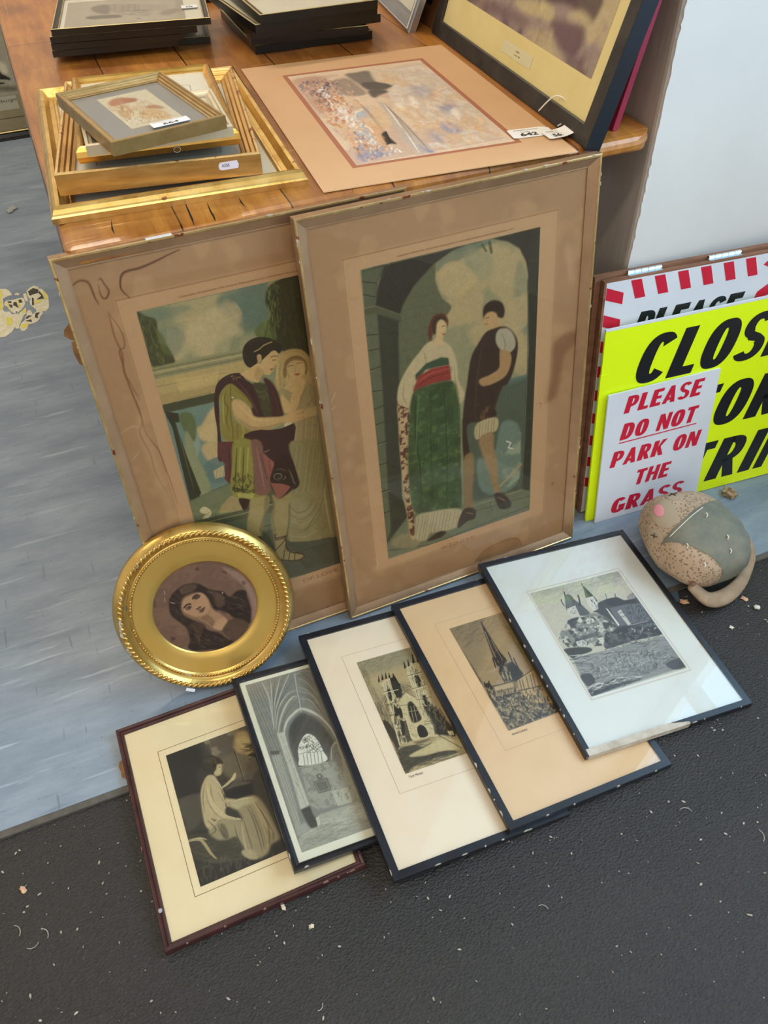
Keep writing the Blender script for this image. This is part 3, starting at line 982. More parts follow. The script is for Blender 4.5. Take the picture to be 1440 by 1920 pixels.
ART['seated'] = dict(w=0.1605, h=0.2195, res=0.0007, bg='34312a', x0=0.0655, y0=0.067, ops='''
C 5f584a 46.3 0.8:619,-53 930,-62 1356,-22 1557,247 1431,1124 902,895 737,419
N 857a60 185.6 0.5 0.8 4:610,-21 1356,-22 1357,688 827,527 662,248
C b59c6a 21.9 0.9:1087,151 1207,59 1336,151 1351,408 1250,538 1051,382
C c9b27c 15.6 0.7:1105,194 1239,163 1302,315 1169,399
K 15140f 123.6 24.7 24 24 0.85:1206,274 1425,369 1321,604 1168,503
C 6c624c 18.2 0.8:799,411 1042,413 1195,515 1043,823 804,719
L 2a2620 15.1 0.8:1024,370 1021,946
L 8c8064 9 0.6:1043,379 1040,954
C 1a1915 20.9 0.9:37,-24 476,27 521,325 351,522 355,853 39,844 5,372
C 4d473a 11.4 0.95:-13,821 332,827 351,980 285,1234 32,1339 22,1151
C 25221b 10.8 1:-20,1437 343,1444 827,1745 1385,1804 1345,2266 672,2261 -10,2161
C 3d382c 8.2 0.9:18,1393 668,1705 764,1955 562,2071 7,1772
K 57503e 161.9 13.5 11 70 0.6:42,1523 769,1749 684,2037 35,1985
K 6a624c 106.4 10.6 96 70 0.5:50,1820 749,2007 1213,2150 680,2236 21,2147
C 1b1915 7.3 1:693,967 780,907 962,894 1154,954 1131,1125 1018,1205 826,1160 722,1061
C 59523f 8.8 0.9:711,943 876,883 1123,957 1056,981 859,942
C 3b362b 14.3 0.9:1176,881 1400,843 1339,1409 1350,1911 1138,2029 1182,1530 1096,1239
C b9a67c 8.7 1:524,597 617,638 646,750 658,870 682,963 679,1058 827,1155 712,1200 631,1228 592,1368 482,1351 387,1279 485,1444 343,1444 289,1328 301,1148 325,968 357,821 427,688
S 6f6348 29 0.5:524,763 496,979 528,1183
C 2b261d 7.5 1:464,369 530,288 655,273 765,369 804,482 761,549 725,482 684,566 616,587 540,537 472,457
C 4a4232 7.6 0.7:521,325 643,316 710,407 594,391
C bca97e 4.5 1:714,478 781,500 782,558 746,627 706,663 644,650 629,593 678,547
L 2a2418 9 0.8:724,533 763,543
S c3b084 74.4 1:477,776 463,996 520,1212 622,1365 793,1470
S 7a6c4e 17.1 0.6:435,823 427,1044 501,1281 632,1431
S b8a57a 44.4 1:654,885 766,852 871,798 932,741
C cbb98c 4.5 1:841,818 923,721 936,760 893,824
L 2a2418 14.6 0.8:658,870 671,1087
L 8f8262 11.6 0.8:598,926 642,1106
C 988a67 11.2 1:677,1169 827,1155 999,1171 1107,1205 1183,1341 1225,1580 1256,1931 1235,1996 1113,2018 1026,2113 878,2136 733,2058 717,1876 668,1705 559,1688 405,1636 311,1460 449,1367 592,1368 789,1484 836,1473 786,1296
C b9aa82 14.3 0.8:703,1180 879,1177 1075,1214 1105,1307 906,1284 786,1296
C c0b088 11.3 0.7:1062,1256 1156,1519 1189,1872 1113,1748 1053,1474
S 5c523c 25.1 0.7:950,1335 977,1627 964,2042
S 5c523c 22.4 0.7:1079,1296 1156,1705 1088,2007
S 5c523c 22 0.7:841,1506 836,1809 832,2101
S c3b48c 21.9 0.6:799,1550 761,1776 745,2020
S c3b48c 22.1 0.5:1062,1541 1080,1854 1038,2074
S 4a412e 22.2 0.7:467,1406 481,1564 538,1664
S b5a57c 33.6 0.8:343,1444 449,1367 516,1334
C a89a74 5.4 1:714,1933 839,1988 865,2130 752,2090 674,1975
S 3a3326 22.8 0.8:659,1129 670,1245 746,1434
S 3a3326 19.5 0.75:342,1290 420,1477 322,1525
C 4a4232 5.5 0.7:493,1417 562,1478 567,1662 488,1642
S 6f6348 17.4 0.7:453,699 366,922 332,1161
S 3a3326 16.5 0.7:689,1533 685,1743 727,1939
S d2c39a 20.6 0.7:592,677 651,786 672,926
S d2c39a 23.1 0.7:737,1163 910,1174 1072,1222
S 4a412e 16.7 0.7:984,1318 1020,1768 997,2027
S 4a412e 16.7 0.7:1122,1441 1185,1840 1155,1977
S 17150f 15.1 0.9:464,369 489,448 544,522
K 4a4232 48.4 12.1 53 20 0.7:494,313 749,373 743,558 527,531
S 1a1712 15.1 0.8:774,503 777,556 739,607
S a59568 43.5 0.95:-5,1488 153,1527 211,1626 255,1778 311,1898
S c9b98a 22 0.7:5,1472 159,1503 254,1571
''')
ART['nave'] = dict(w=0.1924, h=0.2995, res=0.0007, bg='8f8e82', x0=0.0188, y0=0.023, ops='''
F 84837a 8.3 0.9:17,11 1115,-1 1097,2995 -3,3001
H a9a694 34.7 10.8 86 0.7:17,11 393,-13 302,1133 336,1935 106,1627
H 63625a 45.9 10.4 86 0.7:17,11 290,32 197,1334 145,2513 -21,2659 14,1594
S c4c1ae 20.3 0.75:209,954 266,625 306,277 270,26
S c4c1ae 20.3 0.75:220,933 296,584 380,250 426,25
S c4c1ae 20.4 0.75:228,936 320,592 460,277 607,19
S c4c1ae 20.4 0.75:239,940 349,602 540,305 765,18
S 67665e 18.1 0.7:224,934 306,587 410,260 514,28
S 67665e 18.1 0.7:235,938 333,597 500,291 686,18
S 67665e 18.1 0.7:247,942 356,630 565,366 809,129
S c4c1ae 18 0.7:247,942 388,616 598,404 769,357
S 6a6961 18 0.7:266,949 403,672 595,481 773,411
S bdbaa6 35.8 0.85:240,1062 361,809 511,607 662,478 750,482
S 6a6961 17.7 0.7:264,1119 386,867 556,674 727,553
S c9c6b4 48.4 0.9:313,1233 349,1052 444,888 585,786 733,735 876,836 994,1004 1080,1258 1098,1509
L c9c6b4 11.5 0.85:851,34 781,387 765,540 718,781
S b4b19c 14 0.75:860,146 979,268 1091,600
S 6a6961 13.9 0.7:836,219 946,364 1042,739
S b4b19c 13.8 0.75:815,319 962,450 1066,799
S b4b19c 13.7 0.75:781,387 979,535 1054,898
S 6a6961 13.6 0.7:776,438 955,605 1042,995
S b4b19c 15.8 0.8:765,540 939,652 1026,1040
S b4b19c 14.3 0.7:864,65 1011,33 1147,107
S 6a6961 14.1 0.7:852,102 999,139 1117,396
S b4b19c 13.6 0.7:772,516 580,528 457,640
C 5b5a54 6.5 0.95:411,1073 522,915 709,809 853,904 951,1064 1006,1282 1038,1464 963,1581 907,1679 824,1790 693,1743 403,1733 357,1555 359,1320
C 4a4944 13.1 0.7:459,1041 695,850 892,1044 971,1319 871,1477 754,1194 571,1227 424,1414
C e0dcc8 3.2 1:465,1405 549,1292 639,1214 704,1213 769,1277 810,1407 824,1580 816,1753 413,1702 423,1578
L 5b5a54 8.4 0.9:437,1502 561,1510 675,1550 847,1576
K 5b5a54 55.5 10.7 72 46 0.9:478,1410 635,1225 766,1283 838,1572 558,1521
K 5b5a54 55.5 10.7 -24 46 0.9:478,1410 635,1225 766,1283 838,1572 558,1521
L 5b5a54 10.4 0.9:510,1523 476,1713
L 5b5a54 10.5 0.9:567,1531 528,1720
L 5b5a54 10.5 0.9:622,1543 582,1727
L 5b5a54 10.5 0.9:677,1556 640,1736
L 5b5a54 10.5 0.9:733,1566 693,1743
L 5b5a54 10.5 0.9:787,1571 749,1752
L c0bda8 12.5 0.8:384,1726 828,1780
F a19f90 6 1:396,1753 866,1793 994,1850 1037,2517 439,2473 339,2351
N 7c7a6e 60.7 0.5 0.6 6:396,1753 866,1793 994,1850 1037,2517 439,2473 339,2351
F 6e6c62 3 1:504,2017 732,2020 725,2241 522,2233
L a9a796 8.1 0.8:528,2048 699,2053 705,2211 541,2207 528,2048
C 6e6c62 2 1:585,1934 642,1920 677,1967 650,2014 592,2004
C a9a796 2 1:611,1948 644,1955 629,1986
F b9b6a2 3 1:718,2260 982,2278 959,2532 729,2514
K 6e6c62 59.9 10 101 16 0.8:788,2296 968,2317 946,2484 768,2463
S b9b6a2 29.3 0.9:896,1769 963,1581 1079,1502 1074,1691 1076,2086 1056,2415
S 6e6c62 21 0.8:941,1762 1017,1671 1054,1918
F a8a28a 6.2 0.9:1098,1509 1109,1656 1125,2613 1037,2517 1001,2060
F c2bfac 4.1 1:231,1035 349,1052 329,1381 326,1841 335,2350 188,2382 213,1935 227,1439
L 8a887a 8.2 0.8:302,1133 294,1556 284,2093 279,2351
L 8a887a 8.3 0.6:278,1076 265,1452 260,2041
K 807e72 61.3 8.2 80 30 0.5:278,1076 329,1381 285,2332 171,2312
F 5d5c55 3.1 1:37,1301 185,1342 143,1409 39,1377
F a9a796 4 0.9:40,1373 174,1409 162,2093 120,2587 26,2635 29,2132
H 6c6b62 39.7 9.9 89 0.8:40,1373 174,1409 162,2093 166,2686 26,2635 29,2132
F aaa795 5.8 1:13,2793 242,2694 412,2548 1048,2543 1117,2632 1111,3010 -3,3001
K c6c3b0 155 11.6 6 60 0.6:393,2603 1033,2581 1108,2863 505,2851
K 86847a 170.6 11.4 2 120 0.6:24,2877 432,2721 1123,2826 1075,2997 29,2978
F 4c4b46 3.9 1:181,2379 333,2370 341,2522 362,2634 336,2711 238,2708 203,2576
F c6c3b0 2.9 1:353,2580 406,2566 394,2687 346,2711
F a09e90 3.8 1:29,2595 179,2588 236,2712 60,2770 14,2732
L c6c3b0 11.3 0.8:60,2770 294,2729
''')
ART['minster'] = dict(w=0.13, h=0.217, res=0.0006, bg='b39c74', x0=0.0775, y0=0.144, ops='''
C 9c9070 43.8 0.9:4,-4 989,12 932,319 404,340 104,237
C b89f72 43 0.8:159,387 805,344 759,724 434,547
K 5c5848 134.1 8.7 -15 90 0.35:4,-4 989,12 830,285 315,276 -40,319
K 55513f 136.5 8.2 89 160 0.45:3,36 104,237 93,1120 26,1687 -32,1435
K 4a4638 158.4 10.6 84 150 0.5:-60,883 223,794 93,1653 23,2079 -53,1486
K 3f3c30 140.4 11.2 65 60 0.5:511,638 709,707 615,930 443,870
C 2a2822 7.9 0.95:14,1183 75,1235 114,1338 135,1552 119,1720 42,1778 21,1570 -1,1357
F d0bd92 2.8 1:233,543 311,488 463,475 464,751 398,980 267,1362 221,1669 96,1712 130,1433 186,1092 223,794
F 23221d 2.8 1:420,477 522,472 535,647 524,771 468,879 378,879 389,661
F d2bf94 2.8 1:790,338 938,305 1008,379 958,662 959,857 886,1212 840,1502 748,1767 653,1734 670,1322 711,836 732,518
F cdb98c 2.7 1:252,930 432,898 582,807 664,947 740,1161 699,1632 701,1751 233,1703 150,1645
C 23221d 2.8 1:292,691 333,673 333,769 298,883 260,895 273,780
C 23221d 2.7 1:272,1030 321,1031 324,1125 285,1187 236,1186
C 23221d 4.1 1:508,1050 582,1007 618,1088 633,1247 617,1379 471,1398 454,1277
L cdb98c 8.1 0.8:545,1094 480,1377
L cdb98c 8.2 0.8:594,1111 539,1382
L cdb98c 8.2 0.8:486,1181 650,1207
C 23221d 2.9 1:836,571 892,547 903,643 878,781 815,808 809,708
C 23221d 2.8 1:799,994 860,983 874,1114 845,1167 786,1152
F 2b2a24 2.6 0.9:289,1310 372,1309 323,1618 338,1710 233,1703 250,1534
C 1d1c18 2.6 1:488,1499 577,1471 621,1560 594,1684 464,1668
F 1e1d19 4 0.95:740,1161 886,1212 960,1300 973,1639 1044,1783 985,1851 723,1700 768,1477
F 2a2922 4 0.9:815,1372 960,1423 1080,1766 985,1851 759,1742
K 23221d 70.5 13.6 101 60 0.85:238,544 464,751 221,1669 109,1484
K 23221d 67.3 11.2 96 70 0.8:805,344 983,538 816,1494 670,1322
K 23221d 64.4 10.7 31 50 0.7:252,930 740,1161 700,1692 197,1661
K e0cf9f 54.3 8.1 99 40 0.7:263,553 419,862 229,1585 130,1433
K e0cf9f 56.2 8.4 98 50 0.7:806,411 933,653 839,1381 740,1161
K 1b1a16 108 16.2 91 70 0.8:764,1107 984,1246 1033,1808 712,1725
K 8a7d58 54 10.8 96 40 0.7:862,1204 960,1300 949,1690 735,1674
H 2a2822 35.3 8.2 96 0.6:238,544 458,490 398,980 221,1669 96,1712 186,1092
H 2a2822 36.3 8.4 98 0.6:790,338 1008,346 959,857 863,1389 771,1717 670,1322 711,836
L 2a2822 11.2 0.85:219,698 482,709
L 2a2822 11 0.85:192,940 427,943
L 2a2822 10.8 0.85:165,1146 362,1168
L 2a2822 10.6 0.85:122,1400 299,1418
L 2a2822 11.5 0.85:726,533 983,538
L 2a2822 11.3 0.85:698,800 971,797
L 2a2822 11.1 0.85:689,1019 935,1041
L 2a2822 11 0.85:351,1026 508,1050
L e6d7aa 11.2 0.9:198,716 472,731
L e6d7aa 11.5 0.9:717,553 978,563
L e6d7aa 11.3 0.9:690,819 962,817
F 2a2822 4.2 0.75:464,751 519,770 487,886 420,926
C 23221d 2.7 1:329,1080 371,1058 376,1127 346,1239 304,1240 308,1165
C 23221d 2.6 1:277,1306 317,1295 315,1379 260,1537 217,1537
F 1e1d19 1.4 1:202,493 263,351 243,488
F 1e1d19 1.4 1:271,475 332,335 319,468
F 1e1d19 1.4 1:341,469 403,313 383,464
F 1e1d19 1.4 1:403,471 449,355 445,466
F 1e1d19 1.4 1:475,476 510,389 517,471
F 1e1d19 1.4 1:727,377 775,249 773,366
F 1e1d19 1.4 1:798,361 858,233 848,352
F 1e1d19 1.4 1:901,336 971,145 960,322
F 1e1d19 1.4 1:983,337 1022,231 1024,324
L 1e1d19 16.9 1:505,733 540,635
L 1e1d19 20.4 1:746,374 771,258
L 1e1d19 20.5 1:825,350 854,242
L 1e1d19 20.7 1:932,319 972,156
L 1e1d19 17.7 1:1002,326 1022,231
L 2a2822 11.1 0.9:402,903 578,816 676,951
L e0cf9f 13.9 0.9:583,871 597,939
K 23221d 79.2 18.5 96 26 0.9:143,1199 300,1283 221,1669 83,1679
L d8c698 15.8 0.9:178,1180 106,1687
L d8c698 15.9 0.9:383,1282 336,1652
F bca77a 5.2 1:62,1729 296,1681 813,1746 1056,1876 1091,2205 12,2166
C 3a382f 7.7 0.9:47,1766 316,1761 446,1835 620,1810 403,1934 798,2017 915,2115 498,2081 170,2104 15,2159
K 2e2c25 229.8 12.8 1 110 0.6:42,1778 363,1777 822,2082 580,2138 12,2166
C cdb98a 7.8 0.9:173,1910 550,1843 807,1817 1009,1917 1021,2066 693,2008 381,1983
K 23221d 157.1 7.9 3 30 0.6:338,1710 789,1738 748,1767 363,1777
L 2a2822 13.1 0.9:771,1746 1021,2066
F d8c698 2.6 1:925,1712 1011,1736 1003,1813 926,1800
K 2a2822 52.9 10.6 65 14 0.8:854,1716 1068,1791 1044,1901 843,1801
K 4c483a 229.3 7.6 2 120 0.5:27,1942 1079,2116 1055,2221 48,2143
''')
ART['spire'] = dict(w=0.135, h=0.216, res=0.0006, bg='a98d66', x0=0.0775, y0=0.145, ops='''
C 8f7a5c 78.5 0.8:-35,-23 649,-27 325,745 70,1004 -41,609
C a98d68 59.5 0.7:654,121 1150,205 985,1080 768,1177 708,705
K 665a48 200.7 12 -13 120 0.35:-35,-23 1019,-15 741,344 170,506 7,354
K 7a6a3a 230.3 15.4 82 160 0.5:998,101 1052,1104 1025,1957 923,2123 967,1251 951,562
K 665a48 191.7 11.5 92 120 0.4:-45,54 -3,533 22,1244 0,1065
F 3b3532 4 1:596,51 613,67 610,437 616,762 651,956 524,1042 424,1005 438,832
L b09a78 11.8 0.8:570,281 502,674 481,937
L b09a78 11.8 0.6:589,476 568,925
F 4a4440 3.8 1:428,984 544,1005 707,999 760,1261 694,1411 570,1386 385,1295 388,1145
F 2c2826 3.8 1:573,1060 724,1005 776,1268 701,1434 564,1396
K 2a2624 113.4 15.1 101 40 0.9:424,1005 623,1079 554,1379 385,1295
L 2c2826 23 1:388,1013 432,820
L 2c2826 19.2 1:441,1011 488,850
L 2c2826 23.3 1:714,1024 746,820
L 2c2826 23 1:747,1213 772,956
K c3a97c 98.2 11.3 103 22 0.7:421,1047 580,1085 548,1356 401,1301
F 7c6a50 3.7 1:152,1327 580,1368 550,1506 140,1458
F c0a478 3.7 0.9:167,1350 515,1378 495,1464 155,1430
L 2c2826 14.9 0.9:152,1327 564,1362
K 2c2826 58.8 14.7 106 30 0.8:155,1430 543,1503 526,1602 144,1522
F 3a3430 3.6 1:48,1233 142,1238 162,1382 98,1608 71,1761 11,1698 7,1491
L 2c2826 22.2 1:36,1292 64,1209
L 2c2826 22.3 1:125,1283 147,1214
K c3a97c 65.8 11 100 20 0.7:52,1298 130,1370 95,1648 39,1503
F bb9c6c 3.7 1:596,1374 1054,1239 1080,1468 1002,1865 1005,1990 620,1846 558,1615
H 2c2826 63.6 18.7 108 0.9:586,1392 1045,1324 996,1609 546,1568
L 2c2826 15.2 0.9:596,1374 1057,1249
L 2c2826 18.6 0.9:530,1562 1029,1622
K 2c2826 95.4 18.4 107 60 0.85:546,1568 1019,1639 1009,1951 611,1863
C 8a6a34 11.2 0.8:967,1251 1121,1264 1043,1797 937,1841
F 5a5144 7.2 0.8:103,1527 546,1568 620,1846 1037,2002 955,2135 22,2160 9,1979 24,1743
N 2c2a28 50.3 0.48 0.9 5:87,1521 536,1585 620,1846 1037,2002 929,2146 46,2157 9,1979
N b09a76 43.1 0.55 0.85 9:87,1521 536,1585 620,1846 1037,2002 929,2146 46,2157 9,1979
K 2c2a28 57.5 18 57 150 0.8:87,1521 536,1585 620,1846 1037,2002 939,2129 49,2151 9,1979
K c3a97c 36 14.4 91 90 0.7:66,1596 507,1637 601,1879 964,2057 80,2123
''')
ART['castle'] = dict(w=0.1875, h=0.228, res=0.0006, bg='c9c2ae', x0=0.063, y0=0.094, ops='''
N a9a49c 425.9 0.48 0.7 3:6,-24 1887,-11 1908,538 1139,521 471,256
K 9a958e 320.7 16 -11 70 0.4:10,-7 1879,3 1878,277 957,187 125,273
F 55585c 3.9 1:601,234 674,220 725,272 728,456 729,547 652,732 462,703 482,502
F 6c7a70 3.9 1:607,236 676,226 661,436 610,481 507,503
F d3cec0 2.5 1:497,521 680,496 649,737 470,712 459,614
K 55585c 30.8 12.8 102 14 0.9:508,525 663,527 636,668 490,653
F 5c6064 3.9 1:711,335 765,437 811,542 858,736 785,773 649,737 674,530
L 3c3f44 20.8 1:478,446 481,335 497,295
L 3c3f44 21.1 1:605,251 634,158
L 3c3f44 31.4 1:766,528 828,371 845,302
F 45484c 2.6 1:1040,134 1058,149 1109,342 1131,534 1019,545 952,409
F 63706a 2.6 0.9:1039,156 1018,361 1082,436 959,411
L 3c3f44 13.4 1:1050,58 1034,154
F d8d3c6 2.6 1:940,405 1101,402 1102,631 1042,688 928,704 923,576
K 55585c 52.2 13 101 12 0.9:974,440 1098,453 1064,649 953,660
C 4a4d52 6.5 1:1109,572 1286,541 1444,546 1546,599 1613,665 1823,674 1911,555 1898,813 1893,1201 1893,1405 1859,1538 1254,1465 1051,1204 1036,967 991,776 916,724 1042,688
F 3f4246 4 1:1286,541 1524,546 1616,660 1823,674 1831,792 1573,774 1333,731 1229,639
C 8f8a8c 5.3 0.9:1706,601 1815,557 1900,551 1841,667 1697,660
F 6d7074 5.2 0.9:1251,736 1589,749 1876,806 1851,1099 1848,1187 1388,1163 1241,1147
K 34373b 56.8 15.5 112 70 0.8:1513,786 1905,845 1864,1162 1447,1152
F dcd8cc 2.5 1:1188,717 1212,740 1238,1117 1199,1151 1194,1103
F cfcabc 2.5 0.9:1351,857 1437,823 1443,1180 1376,1182
L 45484c 15.5 0.8:1369,892 1473,894
L 45484c 15.4 0.8:1368,981 1475,978
L b4b0a6 12.7 0.8:1436,1192 1788,1198
L 3c3f44 15.9 1:1494,552 1525,478
L 3c3f44 10.6 1:1314,549 1359,418
C 8c8a84 7.5 1:290,854 377,765 492,742 682,771 902,749 1050,854 1124,994 1161,1151 864,1260 678,1315 282,1304 95,1190 87,1020 161,929
N 3f4246 84.7 0.47 0.9 6:293,826 682,771 1050,854 1183,1158 752,1449 99,1275 40,1062
N d0cbbc 64.8 0.57 0.9 8:293,826 682,771 1050,854 1183,1158 752,1449 99,1275 40,1062
F 45484c 2.5 1:377,765 489,747 594,744 610,807 347,820
F d6d1c3 2.5 1:566,794 631,770 640,846 565,887
F d6d1c3 2.5 1:691,847 844,850 850,939 677,939
K 45484c 35.4 12.7 112 12 0.9:695,862 852,881 838,941 686,924
F 5b5e62 3.7 0.9:340,1154 575,1142 776,1147 756,1226 378,1222
F d2cdbf 2.5 1:292,1218 431,1216 476,1294 471,1390 375,1360 282,1304
F d2cdbf 2.5 1:695,1264 806,1270 794,1379 723,1413
K 45484c 39 12.2 107 14 0.9:335,1209 493,1286 446,1368 310,1299
C 34373b 7.5 0.95:892,1212 1051,1204 1292,1191 1593,1255 1861,1250 1893,1405 1889,1533 1384,1505 967,1516 725,1496 786,1348
N 6c6f70 64.7 0.5 0.8 4:892,1212 1593,1255 1861,1250 1889,1533 967,1516 717,1466
N c0bcb0 35.3 0.6 0.8 14:1402,1225 1853,1262 1871,1398 1385,1421
K 34373b 98.3 14.7 2 80 0.8:738,1473 1881,1545 1884,1660 797,1629
C 2f3236 6 0.95:26,1294 269,1327 475,1405 446,1479 178,1491 68,1511 14,1385
L d8d3c6 12 0.9:41,1448 230,1485
F 8d8c88 4.8 1:68,1511 458,1523 896,1549 1909,1582 1907,2245 25,2277 9,1967
K 44474c 142.2 16.6 3 220 0.6:47,1504 1915,1613 1895,2187 328,2170 9,1967
K c4c0b4 166.7 11.9 3 90 0.55:56,1534 1900,1636 1892,2078 405,2039 42,1821
K 4a4d52 80.8 19 109 110 0.7:101,1628 1338,1742 1815,2000 1349,2124 199,1975
K c4c0b4 71.3 14.3 111 60 0.5:353,1707 1067,1767 1464,1945 431,1995
C 34373b 5.8 0.9:18,1866 208,1873 202,2053 42,2080
C 3c3f44 7.2 0.9:1561,2110 1748,2061 1913,2085 1907,2245 1651,2245
C 43464a 8.1 0.85:5,2145 367,2105 612,2104 793,2213 986,2221 28,2273
K dad5c8 207.3 13.8 3 30 0.7:42,2080 846,2125 999,2199 115,2204
K 2f3236 183.3 16 3 50 0.7:13,2172 999,2199 924,2241 28,2273
''')
ART['portrait'] = dict(w=0.171, h=0.174, res=0.0008, bg='6a4f3f', x0=-0.0855, y0=-0.087, ops='''
N 7a5c48 199.9 0.45 0.6 3:180,-134 1961,365 1647,2107 -211,1501
C 8c7060 14.6 0.9:1268,202 1497,391 1656,689 1702,960 1663,1244 1552,1544 1239,1716 1154,1723 1376,1590 1516,1365 1582,1087 1562,757 1468,539 1323,326
C 4d2f26 3.4 0.7:841,113 884,94 905,131 882,164 847,148
C 4d2f26 3.5 0.7:1239,279 1291,286 1321,333 1280,341
C 4d2f26 3.5 0.6:1506,551 1548,547 1570,608 1520,618
C 3f2720 3.6 0.7:192,1266 243,1265 263,1305 199,1342
C 3f2720 3.5 0.5:93,498 121,522 98,641 69,632
C 2a1e18 10 0.97:310,625 346,526 430,441 578,360 710,355 832,395 920,478 1008,564 1178,645 1239,743 1287,773 1410,697 1539,735 1544,849 1561,1048 1533,1270 1483,1388 1391,1293 1257,1202 1195,1101 1105,1009 984,940 952,833 908,661 799,550 669,543 557,573 497,665 476,818 506,924 636,1061 749,1161 802,1293 968,1411 1075,1562 1170,1643 1073,1714 904,1728 719,1685 511,1635 411,1535 476,1422 483,1209 422,1060 322,916 285,792
C 5a4334 8.3 0.8:529,408 655,367 803,410 759,491 647,521 542,521
C 5a4334 8.5 0.7:930,557 1122,660 1192,777 1148,796 1012,675
C 4f3a2d 8.7 0.7:547,1098 679,1107 767,1199 677,1369 593,1510 562,1400 571,1237
C 5c4536 11.4 0.6:1027,728 1157,750 1168,898 1063,947 1015,852
C a67f5e 5.7 1:506,684 579,595 743,565 846,579 905,676 930,811 911,950 835,1008 724,1023 624,992 537,901 489,822
C 7c5a42 9.9 0.7:476,818 562,909 702,1000 838,993 914,918 889,1008 771,1053 619,1015 506,924
C 9c7657 7.2 1:696,1030 863,1000 927,890 977,970 1067,1062 1141,1233 1004,1372 885,1285 802,1161
C 77563f 10.1 0.8:721,1038 860,1015 939,1154 888,1270 806,1146
C b08864 5.8 0.8:958,1193 1080,1131 1133,1238 1013,1359 899,1282
C 1a120e 2.1 0.9:503,770 565,717 631,714 644,749 585,743 523,785
C 2a1e18 2.1 0.85:542,790 595,758 643,781 607,826 553,829
C 6b5a48 1.4 0.9:549,789 586,788 573,824 548,821
C 1a120e 2.1 0.9:682,633 718,589 780,576 789,597 732,617 688,667
C 2a1e18 2.1 0.85:708,633 762,602 820,606 813,641 774,669 721,669
C 4a3628 1.4 0.8:741,635 783,624 777,654
C 3a281e 2.9 0.85:699,830 722,845 740,826 776,813 793,826 776,845 730,871 699,862
C 2a1a14 1.4 0.9:735,880 783,871 842,848 835,879 793,890 744,899
C 3a251c 2.1 0.9:725,926 775,909 827,884 813,920 769,939
C 6b4638 1.4 0.8:736,905 779,891 820,874 790,905
C 4a3628 4.4 0.85:1029,1380 1141,1233 1215,1206 1361,1234 1467,1400 1355,1550 1196,1652 1101,1571
H 7a614c 38.5 5.9 85 0.6:1101,1436 1281,1359 1354,1482 1199,1636 1104,1555
K 5f4938 127.6 7.1 73 70 0.6:346,526 569,404 463,878 609,1183 637,1557 491,1477 454,1037 297,796
K 5f4938 129.5 7.2 39 60 0.6:933,542 1236,758 1590,895 1494,1258 1233,1047
K 120c0a 129.9 10.1 69 60 0.7:319,644 463,878 685,1207 1040,1602 829,1687 528,1556
K 120c0a 130.6 10.2 28 50 0.7:965,901 1269,864 1556,1079 1482,1321 1189,1132
K 6b5442 103 5.9 40 50 0.6:690,1307 1075,1562 1021,1697 598,1612
L e0cfb4 5.5 0.9:297,371 286,446
L e0cfb4 5.5 0.8:273,504 258,578
L e0cfb4 6.9 0.9:342,611 399,649
L e0cfb4 11.3 0.9:1167,666 1172,678
C 2a1a14 1.4 0.8:178,709 194,720 183,733
''')
